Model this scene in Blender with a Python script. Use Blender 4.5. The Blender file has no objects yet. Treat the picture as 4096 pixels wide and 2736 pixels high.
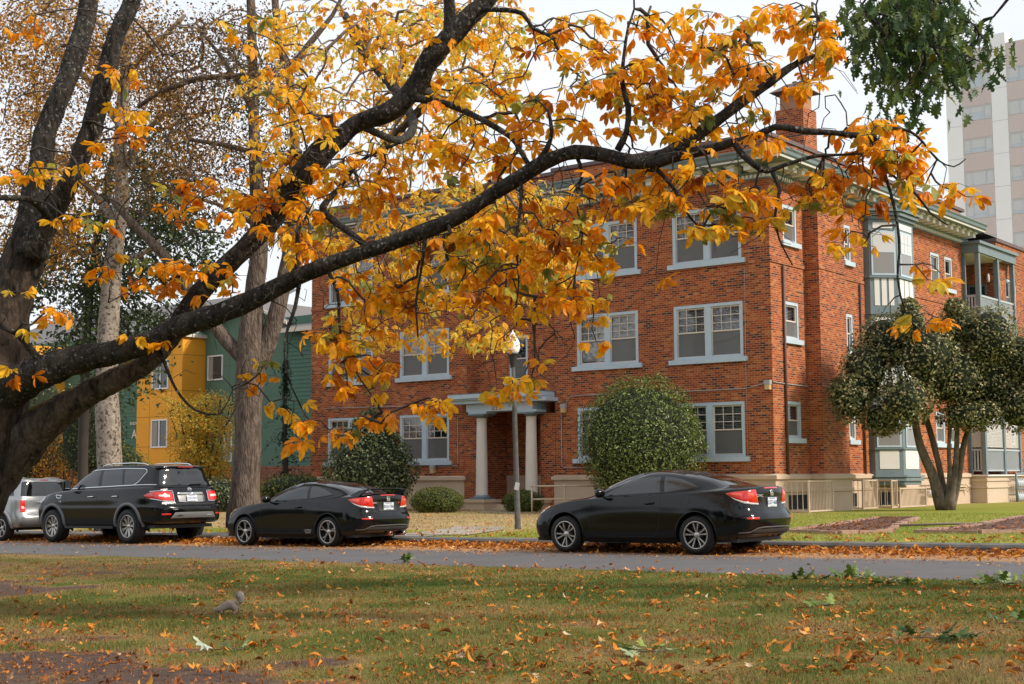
import bpy, bmesh, math, random
import numpy as np
from mathutils import Vector, Matrix
rnd = random.Random(7); RS = np.random.RandomState(11)
SC = bpy.context.scene; COL = SC.collection
PI = math.pi; R_ = math.radians
# ------------------------------------------------------------------ camera
F, CX, CY, CH = 5560., 2048., 1368., 1.40
PITCH, ROLL = R_(5.50), R_(-0.32)
cam_d = bpy.data.cameras.new('camera'); cam = bpy.data.objects.new('camera', cam_d); COL.objects.link(cam)
cam_d.sensor_width = 36; cam_d.lens = 36*F/4096; cam_d.clip_end = 3000; cam_d.clip_start = .1
MR = Matrix.Rotation(PI/2+PITCH, 4, 'X') @ Matrix.Rotation(ROLL, 4, 'Z')
cam.matrix_world = Matrix.Translation((0, 0, CH)) @ MR
SC.camera = cam
NR = np.array(MR.to_3x3())
def ray(u, v): return NR @ np.array([(u-CX)/F, -(v-CY)/F, -1.])
def at(u, v, Y):                       # photo pixel (4096 wide) at forward distance Y -> world point
    d = ray(u, v); return np.array([0, 0, CH]) + d*(Y/d[1])
# street / facade frame: local x to the right along the front, local y away from the camera, z up
CORN = np.array([8.2585, 44., 0.]); TH = -math.atan2(.61937, .78510)
XD = np.array([.78510, -.61937, 0]); YD = np.array([.61937, .78510, 0])
def L(x, y, z=0): return Vector(CORN + XD*x + YD*y + np.array([0, 0, z]))
def loc(P): q = np.array(P, float)-CORN; return float(q@XD), float(q@YD)
def road_z(x): return -.06 + .014*x     # x local (= -a)
# ------------------------------------------------------------------ helpers
def tag(o, label, cat, group=None, kind=None):
    if label: o['label'] = label
    if cat: o['category'] = cat
    if group: o['group'] = group
    if kind: o['kind'] = kind
    return o
def root(name, p, label, cat, group=None, rz=TH, ry=0):
    o = bpy.data.objects.new(name, None); COL.objects.link(o)
    o.location = Vector(p); o.rotation_euler = (0, ry, rz); o.empty_display_size = .3
    return tag(o, label, cat, group)
def link(name, me, parent=None, mats=()):
    o = bpy.data.objects.new(name, me); COL.objects.link(o)
    for m in mats: me.materials.append(m)
    if parent: o.parent = parent
    return o
class MB:
    def __init__(s): s.v = []; s.f = []; s.m = []; s.sm = []
    def add(s, vs, fs, mi=0, smooth=False):
        o = len(s.v); s.v += [tuple(map(float, v)) for v in vs]
        for f in fs: s.f.append(tuple(i+o for i in f)); s.m.append(mi); s.sm.append(smooth)
    def box(s, x0, x1, y0, y1, z0, z1, mi=0, fr=None):
        x0, x1 = min(x0, x1), max(x0, x1); y0, y1 = min(y0, y1), max(y0, y1); z0, z1 = min(z0, z1), max(z0, z1)
        P = [(x0,y0,z0),(x1,y0,z0),(x1,y1,z0),(x0,y1,z0),(x0,y0,z1),(x1,y0,z1),(x1,y1,z1),(x0,y1,z1)]
        fs = [(0,3,2,1),(4,5,6,7),(0,1,5,4),(1,2,6,5),(2,3,7,6),(3,0,4,7)]
        if fr:
            P = [fr(*p) for p in P]
            if fr.flip: fs = [f[::-1] for f in fs]
        s.add(P, fs, mi)
    def quad(s, a, b, c, d, mi=0): s.add([a,b,c,d], [(0,1,2,3)], mi)
    def prism(s, poly, y0, y1, mi=0, fn=None):      # polygon (a,b) extruded along third coordinate; fn maps (a,b,t)->xyz
        n = len(poly); fn = fn or (lambda a,b,t:(a,t,b))
        P = [fn(a,b,y0) for a,b in poly]+[fn(a,b,y1) for a,b in poly]
        fs = [tuple(range(n)), tuple(range(2*n-1,n-1,-1))]+[(i,i+n,(i+1)%n+n,(i+1)%n) for i in range(n)]
        s.add(P, fs, mi)
    def tube(s, pts, rad, n=6, mi=0, cap=True, smooth=True):
        pts = [Vector(p) for p in pts]; m = len(pts)
        if m < 2: return
        rad = [rad]*m if not hasattr(rad, '__len__') else list(rad)
        up = Vector((0,0,1)); rings = []; t0 = (pts[1]-pts[0]).normalized()
        a = t0.cross(up);  a = a.normalized() if a.length > .05 else Vector((1,0,0))
        for i, p in enumerate(pts):
            t = (pts[min(i+1,m-1)]-pts[max(i-1,0)])
            t = t.normalized() if t.length > 1e-7 else t0
            a = (a - t*a.dot(t)); a = a.normalized() if a.length > 1e-4 else t.orthogonal().normalized()
            b = t.cross(a)
            rings.append([p + (a*math.cos(2*PI*k/n)+b*math.sin(2*PI*k/n))*rad[i] for k in range(n)])
        V = [v for r in rings for v in r]; fs = []
        for i in range(m-1):
            for k in range(n): fs.append((i*n+k, i*n+(k+1)%n, (i+1)*n+(k+1)%n, (i+1)*n+k))
        if cap: fs += [tuple(range(n))[::-1], tuple((m-1)*n+k for k in range(n))]
        s.add(V, fs, mi, smooth)
    def lathe(s, prof, n=24, mi=0, c=(0,0,0), axis='Z', smooth=True):
        V = []; fs = []; m = len(prof)
        for r, h in prof:
            for k in range(n):
                x, y = r*math.cos(2*PI*k/n), r*math.sin(2*PI*k/n)
                p = (x,y,h) if axis == 'Z' else (x,h,y)
                V.append((p[0]+c[0],p[1]+c[1],p[2]+c[2]))
        for i in range(m-1):
            for k in range(n):
                f = (i*n+k, i*n+(k+1)%n, (i+1)*n+(k+1)%n, (i+1)*n+k)
                fs.append(f if axis == 'Z' else f[::-1])
        s.add(V, fs, mi, smooth)
    def build(s, name, mats, parent=None, uv=False):
        me = bpy.data.meshes.new(name); me.from_pydata(s.v, [], s.f)
        if not isinstance(mats, (list,tuple)): mats = [mats]
        for m in mats: me.materials.append(m)
        me.polygons.foreach_set('material_index', s.m); me.polygons.foreach_set('use_smooth', s.sm)
        me.update()
        if uv:
            ul = me.uv_layers.new(name='UVMap')
            for p in me.polygons:
                n = p.normal
                if abs(n.z) > .75: t, w = Vector((1,0,0)), Vector((0,1,0))
                else: t = Vector((-n.y, n.x, 0)).normalized(); w = Vector((0,0,1))
                if abs(t.x) > abs(t.y): t = t if t.x > 0 else -t
                else: t = t if t.y > 0 else -t
                for li in p.loop_indices:
                    c = me.vertices[me.loops[li].vertex_index].co; ul.data[li].uv = (c.dot(t), c.dot(w))
        return link(name, me, parent)
class FR:                                  # wall frame: (u along the wall, d outwards, z) -> building local
    def __init__(s, o, t, n): s.o, s.t, s.n = Vector(o), Vector(t), Vector(n); s.flip = s.t.cross(s.n).z < 0
    def __call__(s, u, d, z): return s.o + s.t*u + s.n*d + Vector((0,0,z))
def sweep(mb, prof, path, mi=0, closed=False, ends=True):   # prof [(out,z)], path [(x,y)], outward on the right of travel
    n = len(path); rings = []
    for i in range(n):
        p = Vector(path[i]); a = Vector(path[i-1]) if (i > 0 or closed) else None; b = Vector(path[(i+1)%n]) if (i < n-1 or closed) else None
        ns = []
        if a is not None: d = (p-a).normalized(); ns.append(Vector((d.y,-d.x)))
        if b is not None: d = (b-p).normalized(); ns.append(Vector((d.y,-d.x)))
        m = ns[0] if len(ns) == 1 else (ns[0]+ns[1])/(1+ns[0].dot(ns[1]))
        rings.append([(p.x+m.x*o, p.y+m.y*o, z) for o, z in prof])
    k = len(prof); V = [v for r in rings for v in r]; fs = []
    for i in range(n if closed else n-1):
        for j in range(k-1): fs.append((i*k+j, ((i+1)%n)*k+j, ((i+1)%n)*k+j+1, i*k+j+1))
    if ends and not closed: fs += [tuple(range(k)), tuple((n-1)*k+j for j in range(k))[::-1]]
    mb.add(V, fs, mi)
def wall(mb, fr, u0, u1, z0, z1, holes=(), reveal=.14, mi=0):
    us = sorted({u0,u1,*[h[i] for h in holes for i in (0,1)]}); zs = sorted({z0,z1,*[h[i] for h in holes for i in (2,3)]})
    for i in range(len(us)-1):
        for j in range(len(zs)-1):
            cu, cz = (us[i]+us[i+1])/2, (zs[j]+zs[j+1])/2
            if cu < u0 or cu > u1 or any(h[0] < cu < h[1] and h[2] < cz < h[3] for h in holes): continue
            q = [fr(us[i],0,zs[j]), fr(us[i+1],0,zs[j]), fr(us[i+1],0,zs[j+1]), fr(us[i],0,zs[j+1])]
            mb.quad(*(q if not fr.flip else q), mi=mi)
    for a,b,c,d in holes:
        r = -reveal
        mb.quad(fr(a,0,c),fr(a,r,c),fr(a,r,d),fr(a,0,d),mi); mb.quad(fr(b,0,c),fr(b,0,d),fr(b,r,d),fr(b,r,c),mi)
        mb.quad(fr(a,0,d),fr(a,r,d),fr(b,r,d),fr(b,0,d),mi); mb.quad(fr(a,0,c),fr(b,0,c),fr(b,r,c),fr(a,r,c),mi)
def text_mesh(name, s, size, mat, parent, M, depth=.01, bold=0.0, sx=1.0, align='CENTER'):
    c = bpy.data.curves.new(name, 'FONT'); c.body = s; c.size = size; c.extrude = depth; c.offset = bold
    c.align_x = align; c.align_y = 'CENTER'; c.resolution_u = 3
    t = bpy.data.objects.new(name, c); COL.objects.link(t); bpy.context.view_layer.update()
    me = bpy.data.meshes.new_from_object(t); COL.objects.unlink(t); bpy.data.objects.remove(t)
    me.transform(M @ Matrix.Diagonal((sx,1,1,1))); me.materials.clear(); me.materials.append(mat)
    return link(name, me, parent)
# ------------------------------------------------------------------ materials
MATS = {}
def mat(name, col, rough=.6, metal=0., bump=0., bscale=30., var=0., vscale=3., spec=.5, coat=0., trans=0., emis=None, attr=None, alpha=None):
    if name in MATS: return MATS[name]
    m = bpy.data.materials.new(name); m.use_nodes = True; nt = m.node_tree; b = nt.nodes['Principled BSDF']
    b.inputs['Base Color'].default_value = (*col, 1); b.inputs['Roughness'].default_value = rough; b.inputs['Metallic'].default_value = metal
    b.inputs['Specular IOR Level'].default_value = spec; b.inputs['Coat Weight'].default_value = coat; b.inputs['Coat Roughness'].default_value = .03
    tc = nt.nodes.new('ShaderNodeTexCoord')
    if emis: b.inputs['Emission Color'].default_value = (*emis[:3], 1); b.inputs['Emission Strength'].default_value = emis[3]
    if var:
        n = nt.nodes.new('ShaderNodeTexNoise'); n.inputs['Scale'].default_value = vscale; n.inputs['Detail'].default_value = 5; n.inputs['Roughness'].default_value = .65
        nt.links.new(tc.outputs['Object'], n.inputs['Vector'])
        r = nt.nodes.new('ShaderNodeMapRange'); r.inputs[1].default_value = .3; r.inputs[2].default_value = .7; r.inputs[3].default_value = 1-var; r.inputs[4].default_value = 1+var*.6
        nt.links.new(n.outputs[0], r.inputs[0])
        h = nt.nodes.new('ShaderNodeMix'); h.data_type = 'RGBA'; h.blend_type = 'MULTIPLY'; h.inputs[0].default_value = 1
        h.inputs[6].default_value = (*col, 1); nt.links.new(r.outputs[0], h.inputs[7]); nt.links.new(h.outputs[2], b.inputs['Base Color'])
    if bump:
        n2 = nt.nodes.new('ShaderNodeTexNoise'); n2.inputs['Scale'].default_value = bscale; n2.inputs['Detail'].default_value = 4
        nt.links.new(tc.outputs['Object'], n2.inputs['Vector'])
        bp = nt.nodes.new('ShaderNodeBump'); bp.inputs['Strength'].default_value = min(1, bump*20); bp.inputs['Distance'].default_value = bump
        nt.links.new(n2.outputs[0], bp.inputs['Height']); nt.links.new(bp.outputs[0], b.inputs['Normal'])
    if trans: b.inputs['Transmission Weight'].default_value = trans
    MATS[name] = m; return m
def brick_mat(name, ramp, mortar, bw=.21, bh=.072, dirt=.25):
    m = bpy.data.materials.new(name); m.use_nodes = True; nt = m.node_tree; b = nt.nodes['Principled BSDF']; N = nt.nodes.new; K = nt.links.new
    b.inputs['Roughness'].default_value = .85; b.inputs['Specular IOR Level'].default_value = .25
    tc = N('ShaderNodeTexCoord')
    wn = N('ShaderNodeTexNoise'); wn.inputs['Scale'].default_value = 5; wn.inputs['Detail'].default_value = 2; K(tc.outputs['UV'], wn.inputs['Vector'])
    wv = N('ShaderNodeVectorMath'); wv.operation = 'MULTIPLY_ADD'; wv.inputs[1].default_value = (.012,.012,0); K(wn.outputs['Color'], wv.inputs[0]); K(tc.outputs['UV'], wv.inputs[2])
    t = N('ShaderNodeTexBrick'); K(wv.outputs[0], t.inputs['Vector'])
    t.inputs['Color1'].default_value = (0,0,0,1); t.inputs['Color2'].default_value = (1,1,1,1); t.inputs['Mortar'].default_value = (.5,.5,.5,1)
    t.inputs['Scale'].default_value = 1; t.inputs['Mortar Size'].default_value = .0105; t.inputs['Mortar Smooth'].default_value = .3
    t.inputs['Brick Width'].default_value = bw; t.inputs['Row Height'].default_value = bh; t.inputs['Bias'].default_value = 0
    cr = N('ShaderNodeValToRGB'); K(t.outputs['Color'], cr.inputs[0]); e = cr.color_ramp; e.interpolation = 'LINEAR'
    while len(e.elements) > 1: e.elements.remove(e.elements[-1])
    e.elements[0].position = ramp[0][0]; e.elements[0].color = (*ramp[0][1], 1)
    for p, c in ramp[1:]: x = e.elements.new(p); x.color = (*c, 1)
    n = N('ShaderNodeTexNoise'); n.inputs['Scale'].default_value = .55; n.inputs['Detail'].default_value = 8; n.inputs['Roughness'].default_value = .7; K(tc.outputs['Object'], n.inputs['Vector'])
    r = N('ShaderNodeMapRange'); r.inputs[1].default_value = .35; r.inputs[2].default_value = .65; r.inputs[3].default_value = 1-dirt; r.inputs[4].default_value = 1+dirt*.5; K(n.outputs[0], r.inputs[0])
    n3 = N('ShaderNodeTexNoise'); n3.inputs['Scale'].default_value = 9; n3.inputs['Detail'].default_value = 5; K(tc.outputs['Object'], n3.inputs['Vector'])
    r3 = N('ShaderNodeMapRange'); r3.inputs[1].default_value = .3; r3.inputs[2].default_value = .7; r3.inputs[3].default_value = .72; r3.inputs[4].default_value = 1.2; K(n3.outputs[0], r3.inputs[0])
    mm = N('ShaderNodeMath'); mm.operation = 'MULTIPLY'; K(r.outputs[0], mm.inputs[0]); K(r3.outputs[0], mm.inputs[1])
    h = N('ShaderNodeMix'); h.data_type = 'RGBA'; h.blend_type = 'MULTIPLY'; h.inputs[0].default_value = 1; K(cr.outputs[0], h.inputs[6]); K(mm.outputs[0], h.inputs[7])
    x = N('ShaderNodeMix'); x.data_type = 'RGBA'; K(t.outputs['Fac'], x.inputs[0]); K(h.outputs[2], x.inputs[6]); x.inputs[7].default_value = (*mortar, 1); K(x.outputs[2], b.inputs['Base Color'])
    bp = N('ShaderNodeBump'); bp.invert = True; bp.inputs['Strength'].default_value = .7; bp.inputs['Distance'].default_value = .008; K(t.outputs['Fac'], bp.inputs['Height']); K(bp.outputs[0], b.inputs['Normal'])
    MATS[name] = m; return m
def leaf_mat(name, cols, transl=.35, rough=.5, attr='tint'):      # cols: ramp stops read by the per-leaf attribute
    m = bpy.data.materials.new(name); m.use_nodes = True; nt = m.node_tree; N = nt.nodes.new; K = nt.links.new
    b = nt.nodes['Principled BSDF']; out = nt.nodes['Material Output']; b.inputs['Roughness'].default_value = rough; b.inputs['Specular IOR Level'].default_value = .35
    a = N('ShaderNodeAttribute'); a.attribute_name = attr
    cr = N('ShaderNodeValToRGB'); K(a.outputs['Fac'], cr.inputs[0]); e = cr.color_ramp
    while len(e.elements) > 1: e.elements.remove(e.elements[-1])
    e.elements[0].position = cols[0][0]; e.elements[0].color = (*cols[0][1], 1)
    for p, c in cols[1:]: x = e.elements.new(p); x.color = (*c, 1)
    tc = N('ShaderNodeTexCoord'); n = N('ShaderNodeTexNoise'); n.inputs['Scale'].default_value = 22; n.inputs['Detail'].default_value = 4; K(tc.outputs['Object'], n.inputs['Vector'])
    r = N('ShaderNodeMapRange'); r.inputs[1].default_value = .3; r.inputs[2].default_value = .7; r.inputs[3].default_value = .68; r.inputs[4].default_value = 1.25; K(n.outputs[0], r.inputs[0])
    h = N('ShaderNodeMix'); h.data_type = 'RGBA'; h.blend_type = 'MULTIPLY'; h.inputs[0].default_value = 1; K(cr.outputs[0], h.inputs[6]); K(r.outputs[0], h.inputs[7])
    K(h.outputs[2], b.inputs['Base Color'])
    if transl:
        t = N('ShaderNodeBsdfTranslucent'); K(h.outputs[2], t.inputs['Color']); mx = N('ShaderNodeMixShader'); mx.inputs[0].default_value = transl
        K(b.outputs[0], mx.inputs[1]); K(t.outputs[0], mx.inputs[2]); K(mx.outputs[0], out.inputs['Surface'])
    MATS[name] = m; return m
def bark_mat(name, c1, c2, scale=9., stretch=.25, moss=None, spots=None, bump=.02):
    m = bpy.data.materials.new(name); m.use_nodes = True; nt = m.node_tree; N = nt.nodes.new; K = nt.links.new
    b = nt.nodes['Principled BSDF']; b.inputs['Roughness'].default_value = .92; b.inputs['Specular IOR Level'].default_value = .2
    tc = N('ShaderNodeTexCoord'); mp = N('ShaderNodeMapping'); mp.inputs['Scale'].default_value = (1,1,stretch); K(tc.outputs['Object'], mp.inputs[0])
    n = N('ShaderNodeTexNoise'); n.inputs['Scale'].default_value = scale; n.inputs['Detail'].default_value = 8; n.inputs['Roughness'].default_value = .72; n.inputs['Distortion'].default_value = .6; K(mp.outputs[0], n.inputs['Vector'])
    v = N('ShaderNodeTexVoronoi'); v.feature = 'DISTANCE_TO_EDGE'; v.inputs['Scale'].default_value = scale*1.6; v.inputs['Randomness'].default_value = 1; K(mp.outputs[0], v.inputs['Vector'])
    cr = N('ShaderNodeMapRange'); cr.inputs[1].default_value = .36; cr.inputs[2].default_value = .62; K(n.outputs[0], cr.inputs[0])
    h = N('ShaderNodeMix'); h.data_type = 'RGBA'; K(cr.outputs[0], h.inputs[0]); h.inputs[6].default_value = (*c1, 1); h.inputs[7].default_value = (*c2, 1); last = h.outputs[2]
    if spots:
        n2 = N('ShaderNodeTexNoise'); n2.inputs['Scale'].default_value = spots[1]; n2.inputs['Detail'].default_value = 5; n2.inputs['Roughness'].default_value = .6; K(tc.outputs['Object'], n2.inputs['Vector'])
        r2 = N('ShaderNodeMapRange'); r2.inputs[1].default_value = spots[2]; r2.inputs[2].default_value = spots[2]+.04; K(n2.outputs[0], r2.inputs[0])
        h2 = N('ShaderNodeMix'); h2.data_type = 'RGBA'; K(r2.outputs[0], h2.inputs[0]); K(last, h2.inputs[6]); h2.inputs[7].default_value = (*spots[0], 1); last = h2.outputs[2]
    if moss:
        g = N('ShaderNodeNewGeometry'); sx = N('ShaderNodeSeparateXYZ'); K(g.outputs['Normal'], sx.inputs[0])
        n4 = N('ShaderNodeTexNoise'); n4.inputs['Scale'].default_value = 7; n4.inputs['Detail'].default_value = 6; K(tc.outputs['Object'], n4.inputs['Vector'])
        ad = N('ShaderNodeMath'); ad.operation = 'MULTIPLY'; K(sx.outputs[2], ad.inputs[0]); K(n4.outputs[0], ad.inputs[1])
        r4 = N('ShaderNodeMapRange'); r4.inputs[1].default_value = .32; r4.inputs[2].default_value = .42; K(ad.outputs[0], r4.inputs[0])
        h4 = N('ShaderNodeMix'); h4.data_type = 'RGBA'; K(r4.outputs[0], h4.inputs[0]); K(last, h4.inputs[6]); h4.inputs[7].default_value = (*moss, 1); last = h4.outputs[2]
    K(last, b.inputs['Base Color'])
    mx = N('ShaderNodeMath'); mx.operation = 'MULTIPLY_ADD'; K(v.outputs[0], mx.inputs[0]); mx.inputs[1].default_value = 1.2; K(n.outputs[0], mx.inputs[2])
    bp = N('ShaderNodeBump'); bp.inputs['Strength'].default_value = 1; bp.inputs['Distance'].default_value = bump; K(mx.outputs[0], bp.inputs['Height']); K(bp.outputs[0], b.inputs['Normal'])
    MATS[name] = m; return m
def glass_mat(name, tint=(.8,.85,.9), base=.12):
    m = bpy.data.materials.new(name); m.use_nodes = True; nt = m.node_tree; N = nt.nodes.new; K = nt.links.new
    nt.nodes.remove(nt.nodes['Principled BSDF']); out = nt.nodes['Material Output']
    lw = N('ShaderNodeFresnel'); lw.inputs[0].default_value = 1.5
    ad = N('ShaderNodeMath'); ad.operation = 'ADD'; ad.inputs[1].default_value = base; ad.use_clamp = True; K(lw.outputs[0], ad.inputs[0])
    t = N('ShaderNodeBsdfTransparent'); t.inputs[0].default_value = (*tint, 1); g = N('ShaderNodeBsdfGlossy'); g.inputs['Roughness'].default_value = .03
    mx = N('ShaderNodeMixShader'); K(ad.outputs[0], mx.inputs[0]); K(t.outputs[0], mx.inputs[1]); K(g.outputs[0], mx.inputs[2]); K(mx.outputs[0], out.inputs['Surface'])
    MATS[name] = m; return m
BR_RAMP = [(0,(.06,.03,.03)),(.08,(.10,.038,.03)),(.15,(.26,.042,.012)),(.45,(.38,.068,.014)),(.75,(.47,.10,.020)),(.92,(.54,.15,.032)),(1,(.50,.2,.08))]
M_BRICK = brick_mat('red_brick', BR_RAMP, (.40,.24,.15))
M_BRICK2 = brick_mat('plain_brick', [(0,(.16,.05,.03)),(.5,(.25,.075,.035)),(1,(.32,.11,.05))], (.3,.2,.15))
M_TRIM = mat('pale_blue_paint', (.50,.60,.68), .5, var=.08, vscale=4)
M_TEAL = mat('slate_teal_paint', (.17,.22,.24), .5, var=.12, vscale=3)
M_BEIGE = mat('beige_render', (.58,.44,.32), .85, var=.12, vscale=1.2, bump=.004, bscale=60)
M_BEIGE2 = mat('beige_paint', (.60,.47,.35), .55, var=.08)
M_CREAM = mat('cream_paint', (.78,.70,.62), .6, var=.06)
M_WHITE = mat('white_paint', (.78,.76,.73), .5, var=.04)
M_SASH = mat('cream_sash', (.70,.60,.52), .5)
M_BLIND = mat('blind_slats', (.80,.74,.68), .6)
M_SCREEN = mat('insect_screen', (.21,.20,.20), .75, var=.12, vscale=2)
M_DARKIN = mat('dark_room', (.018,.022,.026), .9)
M_COPING = mat('brown_coping', (.13,.085,.08), .6)
M_PIPE = mat('brown_pipe', (.13,.055,.04), .5)
M_GREY = mat('grey_conduit', (.38,.37,.37), .5)
M_ROOF = mat('dark_roofing', (.06,.06,.065), .9)
M_GLASS = glass_mat('window_glass')
def build_groups(s, name, mats, parent=None, uv=False, label=None):
    """each add() call of the builder becomes a mesh of its own"""
    out = []; offs = s.offs+[len(s.v)]; fo = s.foffs+[len(s.f)]
    for i in range(len(s.offs)):
        q = MB(); a, b = offs[i], offs[i+1]; q.v = s.v[a:b]; q.f = [tuple(k-a for k in f) for f in s.f[fo[i]:fo[i+1]]]; q.m = s.m[fo[i]:fo[i+1]]; q.sm = s.sm[fo[i]:fo[i+1]]
        out.append(q.build(name, mats, parent, uv))
    return out
MB.build_groups = build_groups
def _add(s, vs, fs, mi=0, smooth=False):
    if not hasattr(s, 'offs'): s.offs = []; s.foffs = []
    s.offs.append(len(s.v)); s.foffs.append(len(s.f)); _old_add(s, vs, fs, mi, smooth)
_old_add = MB.add; MB.add = _add
# ---- numpy scatter: many copies of a small template as one mesh with a per-copy tint
def lattice_noise(x, y, seed=0):
    xi, yi = np.floor(x).astype(int), np.floor(y).astype(int); fx, fy = x-xi, y-yi; fx, fy = fx*fx*(3-2*fx), fy*fy*(3-2*fy)
    def h(a, b): n = (a*374761393 + b*668265263 + seed*982451653) & 0x7fffffff; n = ((n ^ (n >> 13))*1274126177) & 0x7fffffff; return ((n ^ (n >> 16)) & 0xffff)/65535.
    return (h(xi,yi)*(1-fx)+h(xi+1,yi)*fx)*(1-fy)+(h(xi,yi+1)*(1-fx)+h(xi+1,yi+1)*fx)*fy
def fnoise(x, y, seed=0, o=4):
    r = 0; a = .5; t = 0
    for i in range(o): r = r+a*lattice_noise(x*2**i, y*2**i, seed+i*17); t += a; a *= .55
    return r/t
def np_mesh(name, V, loops, sizes, mats, parent=None, tint=None, smooth=False):
    me = bpy.data.meshes.new(name); me.vertices.add(len(V)); me.vertices.foreach_set('co', np.asarray(V, np.float32).ravel())
    me.loops.add(len(loops)); me.loops.foreach_set('vertex_index', np.asarray(loops, np.int32))
    st = np.concatenate([[0], np.cumsum(sizes)[:-1]]).astype(np.int32); me.polygons.add(len(sizes)); me.polygons.foreach_set('loop_start', st)
    if smooth: me.polygons.foreach_set('use_smooth', np.ones(len(sizes), bool))
    for m in (mats if isinstance(mats, (list,tuple)) else [mats]): me.materials.append(m)
    me.update(calc_edges=True)
    if tint is not None: a = me.attributes.new('tint','FLOAT','POINT'); a.data.foreach_set('value', np.asarray(tint, np.float32))
    return link(name, me, parent)
def scatter(name, tv, tf, P, Rm, S, tint, mats, parent=None, smooth=False):
    tv = np.asarray(tv, float); n = len(P); k = len(tv); S = np.asarray(S, float)
    S = S[:,None] if S.ndim == 1 else S
    V = np.einsum('nij,nkj->nki', Rm, tv[None]*S[:,None,:]) + P[:,None,:]
    fl = np.concatenate([np.array(f) for f in tf]); sz = np.array([len(f) for f in tf])
    loops = (fl[None]+np.arange(n)[:,None]*k).ravel(); sizes = np.tile(sz, n)
    return np_mesh(name, V.reshape(-1,3), loops, sizes, mats, parent, np.repeat(tint, k), smooth)
def rot_from(nrm, ang):           # frames whose z is nrm, spun by ang
    nrm = nrm/np.linalg.norm(nrm, axis=1, keepdims=True); ref = np.where(np.abs(nrm[:,2:3]) < .95, np.array([[0,0,1.]]), np.array([[1.,0,0]]))
    x = np.cross(ref, nrm); x /= np.linalg.norm(x, axis=1, keepdims=True); y = np.cross(nrm, x)
    c, s = np.cos(ang)[:,None], np.sin(ang)[:,None]; X = x*c+y*s; Y = -x*s+y*c
    return np.stack([X,Y,nrm], axis=2)
def rand_dirs(n): v = RS.normal(size=(n,3)); return v/np.linalg.norm(v, axis=1, keepdims=True)
def w2l(X, Y): qx, qy = X-CORN[0], Y-CORN[1]; return qx*XD[0]+qy*XD[1], qx*YD[0]+qy*YD[1]
def l2w(x, y): return CORN[0]+XD[0]*x+YD[0]*y, CORN[1]+XD[1]*x+YD[1]*y
# ================================================================== world and light
w = bpy.data.worlds.new('World'); SC.world = w; w.use_nodes = True; nt = w.node_tree
bg = nt.nodes['Background']; sky = nt.nodes.new('ShaderNodeTexSky'); sky.sky_type = 'NISHITA'; sky.sun_disc = False
SUN_EL, SUN_AZ = R_(38), math.atan2(.93, -.36)         # azimuth measured clockwise from +Y
sky.sun_elevation = SUN_EL; sky.sun_rotation = SUN_AZ; sky.air_density = 1.5; sky.dust_density = 3
nt.links.new(sky.outputs[0], bg.inputs[0]); bg.inputs[1].default_value = .10
bg2 = nt.nodes.new('ShaderNodeBackground'); cn = nt.nodes.new('ShaderNodeTexNoise'); cn.inputs['Scale'].default_value = 2.2; cn.inputs['Detail'].default_value = 6
tcw = nt.nodes.new('ShaderNodeTexCoord'); mpw = nt.nodes.new('ShaderNodeMapping'); mpw.inputs['Scale'].default_value = (1,1,2.5)
nt.links.new(tcw.outputs['Generated'], mpw.inputs[0]); nt.links.new(mpw.outputs[0], cn.inputs['Vector'])
crw = nt.nodes.new('ShaderNodeValToRGB'); crw.color_ramp.elements[0].position = .35; crw.color_ramp.elements[0].color = (.72,.78,.86,1); crw.color_ramp.elements[1].position = .62; crw.color_ramp.elements[1].color = (.90,.92,.96,1)
nt.links.new(cn.outputs[0], crw.inputs[0]); nt.links.new(crw.outputs[0], bg2.inputs[0]); bg2.inputs[1].default_value = 1.14
mxw = nt.nodes.new('ShaderNodeMixShader'); mxw.inputs[0].default_value = .88
nt.links.new(bg.outputs[0], mxw.inputs[1]); nt.links.new(bg2.outputs[0], mxw.inputs[2]); nt.links.new(mxw.outputs[0], nt.nodes['World Output'].inputs[0])
ld = bpy.data.lights.new('sun', 'SUN'); ld.energy = 3.8; ld.angle = R_(5); ld.color = (1, .90, .76)
sun = bpy.data.objects.new('sun', ld); COL.objects.link(sun)
sd = Vector((math.sin(SUN_AZ)*math.cos(SUN_EL), math.cos(SUN_AZ)*math.cos(SUN_EL), math.sin(SUN_EL)))
sun.rotation_euler = sd.to_track_quat('Z', 'Y').to_euler()
SC.view_settings.view_transform = 'Standard'; SC.view_settings.look = 'None'; SC.view_settings.exposure = .12; SC.view_settings.gamma = 1
SC.cycles.max_bounces = 6; SC.cycles.transparent_max_bounces = 12; SC.cycles.diffuse_bounces = 3; SC.cycles.glossy_bounces = 3
SC.cycles.use_denoising = True; SC.cycles.caustics_reflective = False; SC.cycles.caustics_refractive = False

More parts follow.
